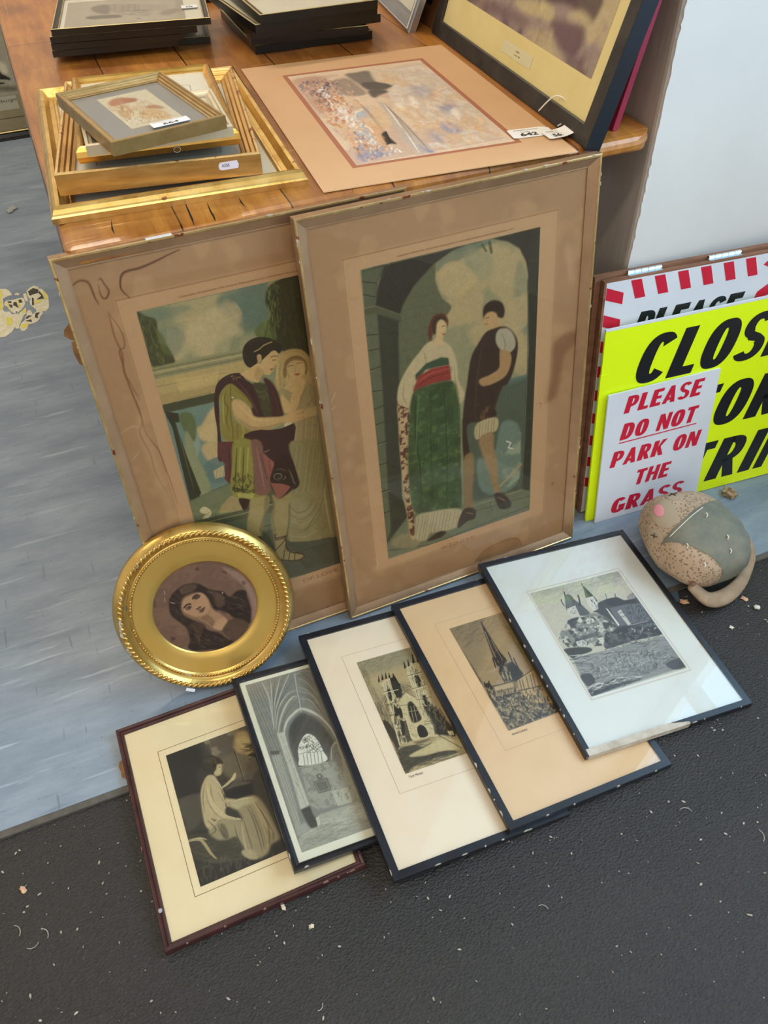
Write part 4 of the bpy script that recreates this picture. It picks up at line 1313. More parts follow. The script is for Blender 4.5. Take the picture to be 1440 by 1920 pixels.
ART['harbour'] = dict(w=0.2495, h=0.4045, res=0.0009, bg='dfc6aa', x0=0.068, y0=0.068, ops='''
N c4a290 752.9 0.45 0.6 3:29,200 2560,165 2389,3895 -5,4028
F cdbfae 78 0.7:1446,252 2560,165 2679,1701 2368,3813 1639,3756 1607,2004
N d8b690 432.8 0.46 0.8 5:1534,387 2524,257 2393,3823 1222,3951 1334,1725
N dcd2c4 288.5 0.58 0.8 6:1534,387 2524,257 2393,3823 1222,3951 1334,1725
C a8a4ac 56.7 0.7:1842,1191 2043,1173 2119,1485 2051,1823 1856,1837 1779,1537
C 8e8fae 42.6 0.8:1700,3027 1845,2965 1905,3183 1899,3411 1720,3418 1646,3238
C 8e8fae 45.6 0.7:1957,2225 2161,2260 2223,2412 2080,2609 1921,2548
C 9a9aa8 41.4 0.6:1442,3161 1543,3276 1516,3709 1367,3724
C f0e6d8 31.1 0.9:1665,1674 1719,1784 1687,2121 1577,2249 1579,1994
C f0e6d8 29.8 0.9:2070,2522 2166,2475 2127,2791 2003,2945 2009,2746
C efe2cc 38.3 0.8:1335,1813 1416,2017 1390,2262 1309,2147
C f0e6d8 22.7 0.8:1820,2258 1899,2373 1895,2538
S a4836c 44.6 0.5:1119,1903 1132,2811 1173,3933
F c0b4a8 17.7 0.8:1089,1718 1172,1837 1222,3951 981,3998 940,3345
S f3ece0 23.2 0.85:1146,1914 1126,2409 1083,2947
S f3ece0 21.2 0.8:1086,3101 1044,3530 1004,3938
S 8a6a58 18.1 0.6:1174,2010 1155,2581 1092,3475
S 8a6a58 35.8 0.6:1173,1924 1184,2830 1172,3863
C 8088b0 16.6 0.9:1095,3621 1147,3853 1229,3968 1149,3993 1097,3764
C 6d655e 25 0.9:983,254 1187,233 1428,225 1388,629 1402,877 1588,997 1572,1133 1402,1254 1402,1347 1194,1403 1086,1541 1107,1094 1075,894 1013,582
C 5b534e 16.6 0.9:1102,809 1330,802 1479,936 1544,1122 1318,1222 1107,1094
C 5b534e 16.1 0.85:1095,1228 1290,1211 1416,1352 1236,1464 1100,1546
C 8a7a70 24.6 0.8:641,535 953,461 1048,978 1027,1339 724,1312 630,1002
C b9907c 32.3 0.7:58,212 601,225 577,1074 242,1905 37,1574 16,858
K 8a5f5a 120.6 40.2 95 60 0.7:122,334 692,359 620,1450 242,1905 46,1318
K 4a4c6e 111 40.4 97 40 0.85:329,510 666,447 435,1554 254,1657
K d08a50 141.7 47.2 94 40 0.8:145,1179 581,1167 354,2514 110,2654 81,1844
K f4ece2 125.6 38.6 95 40 0.9:287,777 538,781 495,2249 311,2653 276,1580
C f0e8dc 18.6 0.9:367,1785 548,1684 563,2028 771,1940 600,2289 388,2683 350,2434
C d99a5c 31.4 0.8:438,1336 585,1258 621,1495 521,1674 415,1676
C b0bcc4 22.5 0.9:593,2123 774,2026 904,1906 729,2257 528,2422
S a8b8c4 70 0.9:536,2583 528,2965 496,3322
S a0866e 63.7 0.6:785,1514 806,2204 780,2985 745,3416
C d8a878 27.7 0.7:659,2472 775,2830 701,3543 517,3754 560,3127
C dcb890 29.5 0.7:904,1906 1069,2139 977,2752 777,2908
C 2a2624 10.3 0.95:708,3071 805,2995 787,3213 802,3510 727,3467 650,3488 678,3282
L 15120f 25.9 0.9:805,2995 733,3412
K 6a6c8a 91.2 29 98 60 0.75:367,2752 461,3594 483,4013 123,3878
K 8a6a58 92.6 29.5 95 70 0.7:302,2494 446,3303 615,3791 123,3878 156,3337
K e8b07c 101.7 33.9 92 50 0.7:208,2614 546,3341 243,3923 146,3189
K 9a9ab0 121.4 40.5 89 30 0.7:78,3588 566,3773 339,3959 13,3969
K f4ece2 83.3 25 98 30 0.9:262,3087 701,3543 929,3841 282,3803
K cfa68a 138.3 41.5 95 160 0.6:64,311 893,339 615,3791 80,3928
K e2b485 137.3 36.6 94 120 0.6:105,519 902,732 663,3809 123,3878
K 9a90a0 110.4 27.6 95 90 0.5:70,410 753,481 517,3754 50,3850
K 4d4a62 80.9 25.3 96 60 0.7:208,367 753,481 572,1607 145,1615
K b3622f 94.6 33.1 95 40 0.6:269,955 620,1450 517,2732 172,2445
K f0ebe2 82 27.3 96 70 0.75:305,596 633,1803 615,3791 321,3256
K 8f9bb5 92.2 29.3 95 70 0.6:363,2673 546,3341 739,3907 147,3887
K e9d6bd 219.6 66.8 88 90 0.45:1591,609 2489,349 2372,3741 1294,3909
K c9bcb8 219.3 57.2 88 50 0.4:1737,567 2514,462 2343,3804 1294,3909
K d9a878 183.7 55.1 91 60 0.4:1306,1626 2231,1528 2246,3693 1245,3890
S 3a3850 26 0.8:65,551 134,530
K 8a8492 93 25.8 100 14 0.8:88,464 174,498 94,796 38,774
''')
ART['toadstools'] = dict(w=0.071, h=0.128, res=0.0008, bg='d9caa6', x0=0.044, y0=0.049, ops='''
F ddd0b2 6.2 1:4,-29 667,43 711,1317 7,1255
N cdb083 155 0.45 0.8 3:22,330 553,387 641,1250 34,1187
C b5652f 16.2 0.95:73,245 177,114 326,121 447,268 429,364 253,376 100,386
C a4562c 16.2 0.9:296,200 455,249 418,372 298,326
C a9622f 15.8 0.9:449,640 572,648 634,774 612,854 515,784 438,728
C c59a62 18.7 0.9:119,400 241,408 294,527 235,802 88,926 58,752
C cfa468 18.5 0.9:360,735 535,798 597,1064 565,1196 352,1118 244,963
K 8c5c34 99.6 15.3 101 40 0.6:80,372 294,527 591,1137 168,1210 19,1102
K f0e4c8 99.6 15.3 101 30 0.7:80,372 294,527 591,1137 168,1210 19,1102
L a09a80 12.1 0.8:274,58 221,393
L a09a80 12 0.7:494,344 449,640
''')
ART['storm'] = dict(w=0.505, h=0.285, res=0.0012, bg='a58f86', x0=0.055, y0=0.08, ops='''
N 6d5058 599.2 0.50 0.9 3:
N cdb88e 519.3 0.52 0.85 8:
C 50343c 37.2 0.85:2895,2165 4507,1823 4611,2204 4317,2228 3902,2184 3535,2220 3235,2287
C d0bc8a 40.6 0.85:2226,2462 3235,2287 3534,2365 3516,2492 3161,2502 2573,2564
C 6a4c54 43.1 0.85:3483,2450 4092,2353 4440,2315 4555,2593 4320,2778 3925,2711 3664,2604
C cdb88c 36.3 0.8:3872,2286 4255,2150 4642,2242 4453,2265 4076,2333
C 7c5f60 51.4 0.8:545,2777 1379,2649 2330,2594 2877,2621 2710,2739 2067,2789 1231,2848
C c9b48a 45.5 0.7:2854,2756 3498,2621 3974,2772 4243,2823 3813,2866 3187,2853
C 6f5458 31.8 0.7:4227,2803 4485,2708 4694,2699 4657,2855 4384,2858
''')
ART['long_building'] = dict(w=0.22, h=0.178, res=0.001, bg='bcb09a', x0=0.02, y0=0.022, ops='''
F c4b9a4 26.9 0.8:263,63 2046,359 2119,1635 310,1440
F a89c8a 16.4 0.9:763,307 1364,442 1392,985 770,843
H 8a7f70 115.8 20.4 90 0.7:781,346 1875,600 1891,1125 804,852
F b3a896 13.6 0.9:1381,481 1874,621 1911,1065 1426,981
C 7c7264 21.7 0.9:501,403 763,341 789,1010 581,887 454,590
C 746a5e 21 0.95:366,1114 602,1053 995,1132 995,1322 607,1307 438,1278
K 6a6156 199.5 23.3 16 40 0.7:822,857 1567,903 1523,1343 1183,1248
C 8a8074 26.6 0.7:1734,1146 2020,964 2118,1123 1899,1385 1762,1346
L 4a4438 38.9 0.8:1317,1461 1367,1475
F a39684 16.4 0.6:2055,361 2188,399 2119,1635 2034,1034
''')
ART['figures'] = dict(w=0.31, h=0.371, res=0.003, bg='a39d8c', x0=0.13, y0=0.149, ops='''
C 14130f 11.8 0.97:940,1181 2375,2039 2591,2908 2702,3045 2848,3164 2824,3235 2654,3187 1523,2988 432,2508
C 14130f 8 0.95:2235,3181 2474,3250 2622,3282 2580,3327 2294,3313
C 5c5648 27.8 0.8:213,3079 3092,3471 2967,3605 134,3288
C d0c8b4 15.8 0.9:2546,2586 2822,2694 2869,2944 2718,2998 2531,2778
''')


T = 0.7176     # table-top height
CRACKS = [[(0.1531, 1.0899), (0.152, 1.0586), (0.151, 1.034), (0.1491, 1.0128)], [(0.1803, 1.0719), (0.1783, 1.0441), (0.1782, 1.0246), (0.1772, 1.014)], [(0.0535, 1.0719), (0.0509, 1.0461), (0.0513, 1.0312)], [(0.2233, 1.0692), (0.2224, 1.0528), (0.2235, 1.0401)], [(0.1799, 1.0362), (0.1781, 1.0184)], [(0.3732, 1.0327), (0.368, 1.0203)], [(0.2221, 1.0591), (0.2236, 1.0381)]]


# ------------------------------------------------------------------ the room
def node_mat(name):
    m = bpy.data.materials.new(name)
    MATS[name] = m
    m.use_nodes = True
    return m, m.node_tree.nodes, m.node_tree.links, m.node_tree.nodes['Principled BSDF']


def noise_node(N, L, vec, scale, detail=4, rough=0.6, stretch=None, rot=0.0):
    if stretch is not None:
        mp = N.new('ShaderNodeMapping')
        mp.inputs['Scale'].default_value = stretch
        mp.inputs['Rotation'].default_value = (0, 0, rot)
        L.new(vec, mp.inputs[0])
        vec = mp.outputs[0]
    n = N.new('ShaderNodeTexNoise')
    n.inputs['Scale'].default_value = scale
    n.inputs['Detail'].default_value = detail
    n.inputs['Roughness'].default_value = rough
    L.new(vec, n.inputs['Vector'])
    return n.outputs['Fac']


def ramp(N, L, fac, stops):
    r = N.new('ShaderNodeValToRGB')
    el = r.color_ramp.elements
    while len(el) < len(stops):
        el.new(0.5)
    for e_, (p, c) in zip(el, stops):
        e_.position = p
        e_.color = (*(hexlin(c) if isinstance(c, str) else c), 1)
    L.new(fac, r.inputs[0])
    return r.outputs[0]


def mixc(N, L, fac, a, b, mode='MIX'):
    x = N.new('ShaderNodeMix')
    x.data_type = 'RGBA'
    x.blend_type = mode
    for inp, v in ((x.inputs['Factor'], fac), (x.inputs[6], a), (x.inputs[7], b)):
        if isinstance(v, (int, float)):
            inp.default_value = v
        elif isinstance(v, tuple):
            inp.default_value = (*v, 1)
        else:
            L.new(v, inp)
    return x.outputs[2]


def bumpn(N, L, b, h, strength, dist):
    bp = N.new('ShaderNodeBump')
    bp.inputs['Strength'].default_value = strength
    bp.inputs['Distance'].default_value = dist
    L.new(h, bp.inputs['Height'])
    L.new(bp.outputs[0], b.inputs['Normal'])


# marbled sheet vinyl
m_lino, N, L, b = node_mat('blue_grey_lino')
tc = N.new('ShaderNodeTexCoord').outputs['Object']
base = ramp(N, L, noise_node(N, L, tc, 4.0, 8, 0.7, (1.0, 3.4, 1), 0.03), [(0.32, '6a7887'), (0.52, '7d8b99'), (0.72, '909caa')])
st = ramp(N, L, noise_node(N, L, tc, 5.0, 7, 0.6, (0.8, 11.0, 1), 0.06), [(0.60, (0, 0, 0)), (0.70, (0.85, 0.85, 0.85))])
c = mixc(N, L, st, base, hexlin('a5b0bd'))
dk = ramp(N, L, noise_node(N, L, tc, 9.0, 6, 0.6, (0.7, 7.0, 1), -0.05), [(0.62, (0, 0, 0)), (0.75, (0.55, 0.55, 0.55))])
c = mixc(N, L, dk, c, hexlin('3f5063'))
sc = ramp(N, L, noise_node(N, L, tc, 14.0, 2, 0.5, (9.0, 0.7, 1), 0.5), [(0.70, (0, 0, 0)), (0.74, (0.45, 0.45, 0.45))])
c = mixc(N, L, sc, c, hexlin('4a5664'))
spk = ramp(N, L, noise_node(N, L, tc, 160.0, 2, 0.5), [(0.72, (0, 0, 0)), (0.76, (0.7, 0.7, 0.7))])
c = mixc(N, L, spk, c, hexlin('3a4048'))
L.new(c, b.inputs['Base Color'])
rr = N.new('ShaderNodeMapRange')
L.new(noise_node(N, L, tc, 6, 5), rr.inputs['Value'])
rr.inputs['To Min'].default_value = 0.28
rr.inputs['To Max'].default_value = 0.46
L.new(rr.outputs[0], b.inputs['Roughness'])
bumpn(N, L, b, noise_node(N, L, tc, 60, 4), 0.08, 0.002)

# coarse dark entrance matting
m_carpet, N, L, b = node_mat('charcoal_entrance_carpet')
tc = N.new('ShaderNodeTexCoord').outputs['Object']
v = N.new('ShaderNodeTexVoronoi')
v.inputs['Scale'].default_value = 260
mpv = N.new('ShaderNodeMapping')
mpv.inputs['Scale'].default_value = (0.8, 1.2, 1)
mpv.inputs['Rotation'].default_value = (0, 0, 0.6)
L.new(tc, mpv.inputs[0])
L.new(mpv.outputs[0], v.inputs['Vector'])
base = ramp(N, L, noise_node(N, L, tc, 5, 6, 0.7), [(0.3, '181614'), (0.7, '231f1d')])
c = mixc(N, L, ramp(N, L, noise_node(N, L, tc, 220, 4, 0.7), [(0.35, (0, 0, 0)), (0.8, (0.8, 0.8, 0.8))]), base, hexlin('37332f'))
lint = ramp(N, L, noise_node(N, L, tc, 330.0, 1, 0.5), [(0.76, (0, 0, 0)), (0.79, (0.6, 0.6, 0.6))])
c = mixc(N, L, lint, c, hexlin('8a8680'))
L.new(c, b.inputs['Base Color'])
b.inputs['Roughness'].default_value = 0.62
b.inputs['Specular IOR Level'].default_value = 0.55
hm = N.new('ShaderNodeMath')
hm.operation = 'ADD'
L.new(v.outputs['Distance'], hm.inputs[0])
L.new(noise_node(N, L, tc, 170, 5, 0.7), hm.inputs[1])
bumpn(N, L, b, hm.outputs[0], 0.6, 0.0025)

# honey pine boards running away from the front edge
m_pine, N, L, b = node_mat('honey_pine_boards')
tc = N.new('ShaderNodeTexCoord').outputs['Object']
sx = N.new('ShaderNodeSeparateXYZ')
L.new(tc, sx.inputs[0])
br = N.new('ShaderNodeTexBrick')
br.inputs['Scale'].default_value = 1.0
br.inputs['Brick Width'].default_value = 9.0
br.inputs['Row Height'].default_value = 0.148
br.inputs['Mortar Size'].default_value = 0.0012
br.inputs['Color1'].default_value = (0.25, 0.25, 0.25, 1)
br.inputs['Color2'].default_value = (0.85, 0.85, 0.85, 1)
br.inputs['Mortar'].default_value = (0, 0, 0, 1)
mpb = N.new('ShaderNodeMapping')
mpb.inputs['Rotation'].default_value = (0, 0, math.pi / 2)
L.new(tc, mpb.inputs[0])
L.new(mpb.outputs[0], br.inputs['Vector'])
g1 = noise_node(N, L, tc, 9.0, 6, 0.62, (2.6, 0.55, 1))
g2 = noise_node(N, L, tc, 30.0, 6, 0.6, (4.5, 0.35, 1))
base = ramp(N, L, g1, [(0.25, '7a451c'), (0.48, 'a3682c'), (0.62, 'b67a34'), (0.8, 'c68e48')])
c = mixc(N, L, ramp(N, L, g2, [(0.45, (0, 0, 0)), (0.75, (0.5, 0.5, 0.5))]), base, hexlin('7a3d12'))
c = mixc(N, L, 0.22, c, br.outputs['Color'], 'OVERLAY')
c = mixc(N, L, br.outputs['Fac'], c, hexlin('2a1306'))
blot = ramp(N, L, noise_node(N, L, tc, 5.5, 3, 0.5), [(0.56, (0, 0, 0)), (0.75, (0.55, 0.55, 0.55))])
c = mixc(N, L, blot, c, hexlin('6c3a1c'))
kn = ramp(N, L, noise_node(N, L, tc, 17.0, 2, 0.4, (1.6, 0.9, 1)), [(0.73, (0, 0, 0)), (0.79, (0.8, 0.8, 0.8))])
c = mixc(N, L, kn, c, hexlin('43200c'))
scr = ramp(N, L, noise_node(N, L, tc, 11.0, 2, 0.5, (0.6, 16.0, 1), 0.45), [(0.705, (0, 0, 0)), (0.725, (0.5, 0.5, 0.5))])
c = mixc(N, L, scr, c, hexlin('e2b27c'))
scr2 = ramp(N, L, noise_node(N, L, tc, 9.0, 2, 0.5, (18.0, 0.7, 1), -0.5), [(0.715, (0, 0, 0)), (0.735, (0.5, 0.5, 0.5))])
c = mixc(N, L, scr2, c, hexlin('dba873'))
L.new(c, b.inputs['Base Color'])
b.inputs['Roughness'].default_value = 0.34
b.inputs['Coat Weight'].default_value = 0.15
bumpn(N, L, b, g2, 0.12, 0.002)

m_white = mat('white_emulsion_wall', 'd6d3ce', 0.75, col2='cdcac5', scale=3, bump=0.25, bscale=14, wear='b9b6b2', wear_at=0.76, wscale=45)
m_grey = mat('grey_brown_plaster', 'b5aaa2', 0.5, col2='a2988f', scale=4, bump=0.35, bscale=24, stretch=(3, 3, 0.5), wear='b5aba4', wear_at=0.74, wscale=60)
m_dark = mat('dark_gap', '120e0b', 0.9)

# floors
o = box('floor', (-3.0, 0.705, -0.03), (1.72, 3.75, 0.0), m_lino)
tag(o, kind='structure')
o = box('floor', (-3.0, -3.2, -0.04), (1.72, 0.705, -0.006), m_carpet)
tag(o, kind='structure')
o = box('trim_1', (-3.0, 0.694, -0.006), (1.72, 0.706, -0.0012), mat('lino_edge_strip', '4d4943', 0.7, col2='5d574f', scale=60, bump=0.3, bscale=200))
tag(o, kind='structure')

# white wall on the right, its paint ending in a ragged edge at the corner of the grey return
rg = random.Random(5)
o = box('wall_right_return', (0.876, 1.045, -0.001), (1.05, 3.75, 2.8), m_grey, bevel=0.006)
tag(o, kind='structure')
V, Fc = [], []
zz = 0.0
k = 0
while zz < 2.8:
    xx = 0.8805 + rg.choice([0, 0, 0, 0.0004, 0.0009, 0.0022])
    V += [(xx, 1.0435, zz), (1.72, 1.0435, zz), (xx, 1.0455, zz)]
    zz += rg.uniform(0.004, 0.016)
    k += 1
for i in range(k - 1):
    Fc.append((3 * i, 3 * i + 1, 3 * i + 4, 3 * i + 3))
    Fc.append((3 * i + 2, 3 * i, 3 * i + 3, 3 * i + 5))
o = mesh_obj('wall_front', V, Fc, m_white)
tag(o, kind='structure')
o = box('wall_core', (1.05, 1.0455, 0), (1.72, 1.2, 2.8), m_white)
tag(o, kind='structure')
o = box('wall_back', (-3.0, 3.75, 0), (1.0, 3.85, 2.8), m_white)
tag(o, kind='structure')
o = box('ceiling', (-3.0, -3.2, 2.85), (1.82, 3.85, 2.95), mat('white_ceiling', 'dcdcd8', 0.9))
tag(o, kind='structure')
# side wall with the window that lights the floor
X0, X1 = 1.72, 1.82
W_Y0, W_Y1, W_Z0, W_Z1 = -1.5, 1.035, 0.72, 2.25
for a, b_ in (((X0, -3.2, -0.05), (X1, 1.2, W_Z0)), ((X0, -3.2, W_Z1), (X1, 1.2, 2.85)), ((X0, -3.2, W_Z0), (X1, W_Y0, W_Z1)), ((X0, W_Y1, W_Z0), (X1, 1.2, W_Z1))):
    o = box('wall_side', a, b_, m_white)
    tag(o, kind='structure')
m_upvc = mat('white_window_frame', 'e8eaea', 0.35)
win = empty('window_1', (X0, 0, 0), None, None)
win['kind'] = 'structure'
bars = []
for a, b_ in (((0.0, W_Y0, W_Z0), (0.06, W_Y1, W_Z0 + 0.05)), ((0.0, W_Y0, W_Z1 - 0.05), (0.06, W_Y1, W_Z1)), ((0.0, W_Y0, W_Z0), (0.06, W_Y0 + 0.05, W_Z1)),
              ((0.0, W_Y1 - 0.05, W_Z0), (0.06, W_Y1, W_Z1)), ((0.0, W_Y0, 1.235), (0.06, W_Y1, 1.268)), ((0.0, 0.18, W_Z0), (0.06, 0.215, W_Z1)), ((0.0, -0.68, W_Z0), (0.06, -0.645, W_Z1))):
    bars.append(box_vf(*a, *b_))
V, Fc = [], []
for v_, f_ in bars:
    n0 = len(V)
    V += v_
    Fc += [tuple(i + n0 for i in q) for q in f_]
mesh_obj('window_frame', V, Fc, m_upvc, win)
v_, f_ = box_vf(0.025, W_Y0, W_Z0, 0.031, W_Y1, W_Z1)
mesh_obj('window_pane', v_, f_, mat_glass('window_glass', 0.5), win)

# ------------------------------------------------------------------ pine table
tb = empty('pine_table', (0.43, 1.9, 0), 'long honey pine table with scratched plank top, loaded with picture frames', 'table')


def tcorner(cx, cy, r, a0, a1, n=8):
    return [(cx + r * math.cos(math.radians(a0 + (a1 - a0) * i / n)), cy + r * math.sin(math.radians(a0 + (a1 - a0) * i / n))) for i in range(n + 1)]


TX0, TX1, TY0, TY1 = -0.014, 0.8735, 1.0265, 2.7
out = tcorner(TX0 + 0.018, TY0 + 0.018, 0.018, 180, 270) + tcorner(TX1 - 0.05, TY0 + 0.05, 0.05, 270, 360) + tcorner(TX1 - 0.02, TY1 - 0.02, 0.02, 0, 90, 4) + tcorner(TX0 + 0.02, TY1 - 0.02, 0.02, 90, 180, 4)
cxm, cym = 0.43, 1.9
prof = [(0.0125, 0.0), (0.004, 0.0015), (0.0, 0.006), (-0.0015, 0.012), (0.0, 0.019), (0.005, 0.0235), (0.013, 0.0245)]
V, Fc = [], []


def inset(p, d):
    x = min(max(p[0], TX0 + d), TX1 - d) if d > 0 else (p[0] + (d if p[0] < cxm else -d))
    y = min(max(p[1], TY0 + d), TY1 - d) if d > 0 else (p[1] + (d if p[1] < cym else -d))
    return x, y


for d, dz in prof:
    for p in out:
        x, y = inset(p, d)
        if y < 1.3:      # the front edge of the old top is not quite square
            y -= 0.018 * (1 - (x - TX0) / (TX1 - TX0))
        V.append((x - cxm, y - cym, T - dz))
n = len(out)
for i in range(len(prof) - 1):
    for j in range(n):
        Fc.append((i * n + j, i * n + (j + 1) % n, (i + 1) * n + (j + 1) % n, (i + 1) * n + j))
Fc = [tuple(reversed(f)) for f in Fc]
Fc.append(tuple(range(n)))
Fc.append(tuple((len(prof) - 1) * n + j for j in reversed(range(n))))
mi = [0] * len(Fc)


def crack(pts, w):
    for i in range(len(pts) - 1):
        a, b2 = Vector(pts[i]), Vector(pts[i + 1])
        d = (b2 - a).normalized()
        nn = Vector((-d.y, d.x)) * w / 2
        i0 = len(V)
        for p, s_ in ((a, 1 if i else 0.2), (b2, 1 if i < len(pts) - 2 else 0.2)):
            V.append((p.x + nn.x * s_ - cxm, p.y + nn.y * s_ - cym, T + 0.0002))
            V.append((p.x - nn.x * s_ - cxm, p.y - nn.y * s_ - cym, T + 0.0002))
        Fc.append((i0, i0 + 1, i0 + 3, i0 + 2))
        mi.append(1)


for cr_ in CRACKS:
    crack(cr_, 0.0022)
top = mesh_obj('tabletop', V, Fc, [m_pine, m_dark], tb, smooth=False, midx=mi)
for s_ in ((0.03, 1.09, 0), (0.66, 1.09, 0), (0.03, 2.6, 0), (0.78, 2.6, 0)):
    x, y, _ = s_
    prof_l = [(0.0, 0.022), (0.06, 0.026), (0.10, 0.020), (0.13, 0.032), (0.17, 0.024), (0.42, 0.034), (0.50, 0.026), (0.53, 0.036), (0.56, 0.036)]
    V, Fc = [], []
    for z_, r_ in prof_l:
        for k in range(14):
            a = 2 * math.pi * k / 14
            V.append((x - cxm + 0.035 + r_ * math.cos(a), y - cym + r_ * math.sin(a), z_))
    for i in range(len(prof_l) - 1):
        for k in range(14):
            Fc.append((i * 14 + k, i * 14 + (k + 1) % 14, (i + 1) * 14 + (k + 1) % 14, (i + 1) * 14 + k))
    Fc.append(tuple(reversed(range(14))))
    Fc.append(tuple((len(prof_l) - 1) * 14 + k for k in range(14)))
    v2, f2 = box_vf(x - cxm, y - cym - 0.035, 0.555, x - cxm + 0.07, y - cym + 0.035, T - 0.0246)
    n0 = len(V)
    V += v2
    Fc += [tuple(i + n0 for i in q) for q in f2]
    mesh_obj('leg', V, Fc, m_pine, tb)
for a, b_ in (((0.10, 1.078, 0.60), (0.66, 1.098, T - 0.0246)), ((0.10, 2.59, 0.60), (0.78, 2.61, T - 0.0246)), ((0.055, 1.125, 0.60), (0.075, 2.565, T - 0.0246)), ((0.80, 1.14, 0.60), (0.82, 2.565, T - 0.0246))):
    v_, f_ = box_vf(a[0] - cxm, a[1] - cym, a[2], b_[0] - cxm, b_[1] - cym, b_[2])
    mesh_obj('apron', v_, f_, m_pine, tb)


# ------------------------------------------------------------------ shared materials
m_gold = mat('gilt_moulding', (0.62, 0.38, 0.10), 0.30, 0.9, col2=(0.78, 0.55, 0.20), scale=30, rvar=0.12, bump=0.15, bscale=120, wear=(0.30, 0.12, 0.05), wear_at=0.70, wscale=38)
m_gold_plain = mat('brushed_gilt_wood', (0.50, 0.27, 0.07), 0.34, 0.75, col2=(0.62, 0.38, 0.12), scale=14, stretch=(1, 1, 6), rvar=0.1, bump=0.1, bscale=90)
m_bronze = mat('aged_bronze_moulding', (0.33, 0.19, 0.10), 0.40, 0.45, col2=(0.40, 0.24, 0.13), scale=18, rvar=0.08, wear=(0.20, 0.06, 0.03), wear_at=0.70, wscale=30)
m_bronze_lip = mat('rubbed_gilt_lip', (0.75, 0.55, 0.25), 0.34, 0.8, col2=(0.55, 0.36, 0.15), scale=30, wear=(0.30, 0.07, 0.04), wear_at=0.62, wscale=55)
m_champagne = mat('champagne_moulding', (0.52, 0.44, 0.28), 0.38, 0.6, col2=(0.60, 0.50, 0.33), scale=30)
m_pale_wood = mat('pale_silvered_moulding', (0.66, 0.58, 0.42), 0.42, 0.45, col2=(0.60, 0.52, 0.36), scale=40)
m_black = mat('black_painted_moulding', '15151a', 0.32, col2='1f2026', scale=30, rvar=0.1, wear='8d8a84', wear_at=0.735, wscale=85)
m_black_tape = mat('black_passe_partout_tape', '14161c', 0.30, col2='1e222b', scale=25, rvar=0.08, wear='b9b2a6', wear_at=0.77, wscale=70)
m_black_gilt = mat('black_lacquer_moulding', '0e0c0b', 0.3)
m_gilt_line = mat('thin_gilt_line', (0.75, 0.58, 0.25), 0.35, 0.7)
m_brown = mat('dark_mahogany_moulding', '33191a', 0.30, col2='4a2723', scale=20, stretch=(1, 1, 1), rvar=0.1, wear='8a7a72', wear_at=0.755, wscale=40)
m_back = mat('brown_backing_board', '6b4c30', 0.8, col2='5a3f28', scale=20)
m_paper_edge = mat('exposed_paper_edge', 'c9c0b2', 0.8, col2='a89a88', scale=30)
m_glass = mat_glass()
m_glass_old = mat_glass('dulled_picture_glass', 0.4)
m_ink = mat('printed_ink', '2a2724', 0.7)
m_ink_brown = mat('faded_brown_ink', '8a5a34', 0.7)
m_label = mat('white_paper_label', 'e9e9ec', 0.5)
m_print = mat_paint('painted_print_sheet', 0.6, 0.9)
m_board = mat_paint('painted_mount_board', 0.7, 0.82)


def chip_list(w, h, edges, seed, n, zt):
    """small lost flakes along the outer edge of a moulding; edges picks from 'btlr'"""
    r_ = random.Random(seed)
    V, Fc = [], []
    for _ in range(n):
        e_ = r_.choice(edges)
        ln, dp = r_.uniform(0.002, 0.010), r_.uniform(0.0006, 0.0018)
        t = r_.uniform(0.02, 0.98)
        c = {'b': (t * w, 0, 1, 0), 't': (t * w, h, 1, 0), 'l': (0, t * h, 0, 1), 'r': (w, t * h, 0, 1)}[e_]
        s_ = 1 if e_ in 'bl' else -1
        i0 = len(V)
        for du, dv in ((-0.5, 0), (-0.2, 0.8), (0.25, 1.0), (0.5, 0)):
            V.append((c[0] + c[2] * du * ln + (c[3] and s_ * dv * dp) - c[3] * s_ * 0.0001, c[1] + c[3] * du * ln + (c[2] and s_ * dv * dp), zt))
        for du in (-0.5, 0.5):
            V.append((c[0] + c[2] * du * ln - c[3] * s_ * 0.0003, c[1] + c[3] * du * ln - c[2] * s_ * 0.0003, zt - 0.003))
        Fc.append((i0, i0 + 3, i0 + 2, i0 + 1))
        Fc.append((i0, i0 + 4, i0 + 5, i0 + 3))
    return V, Fc


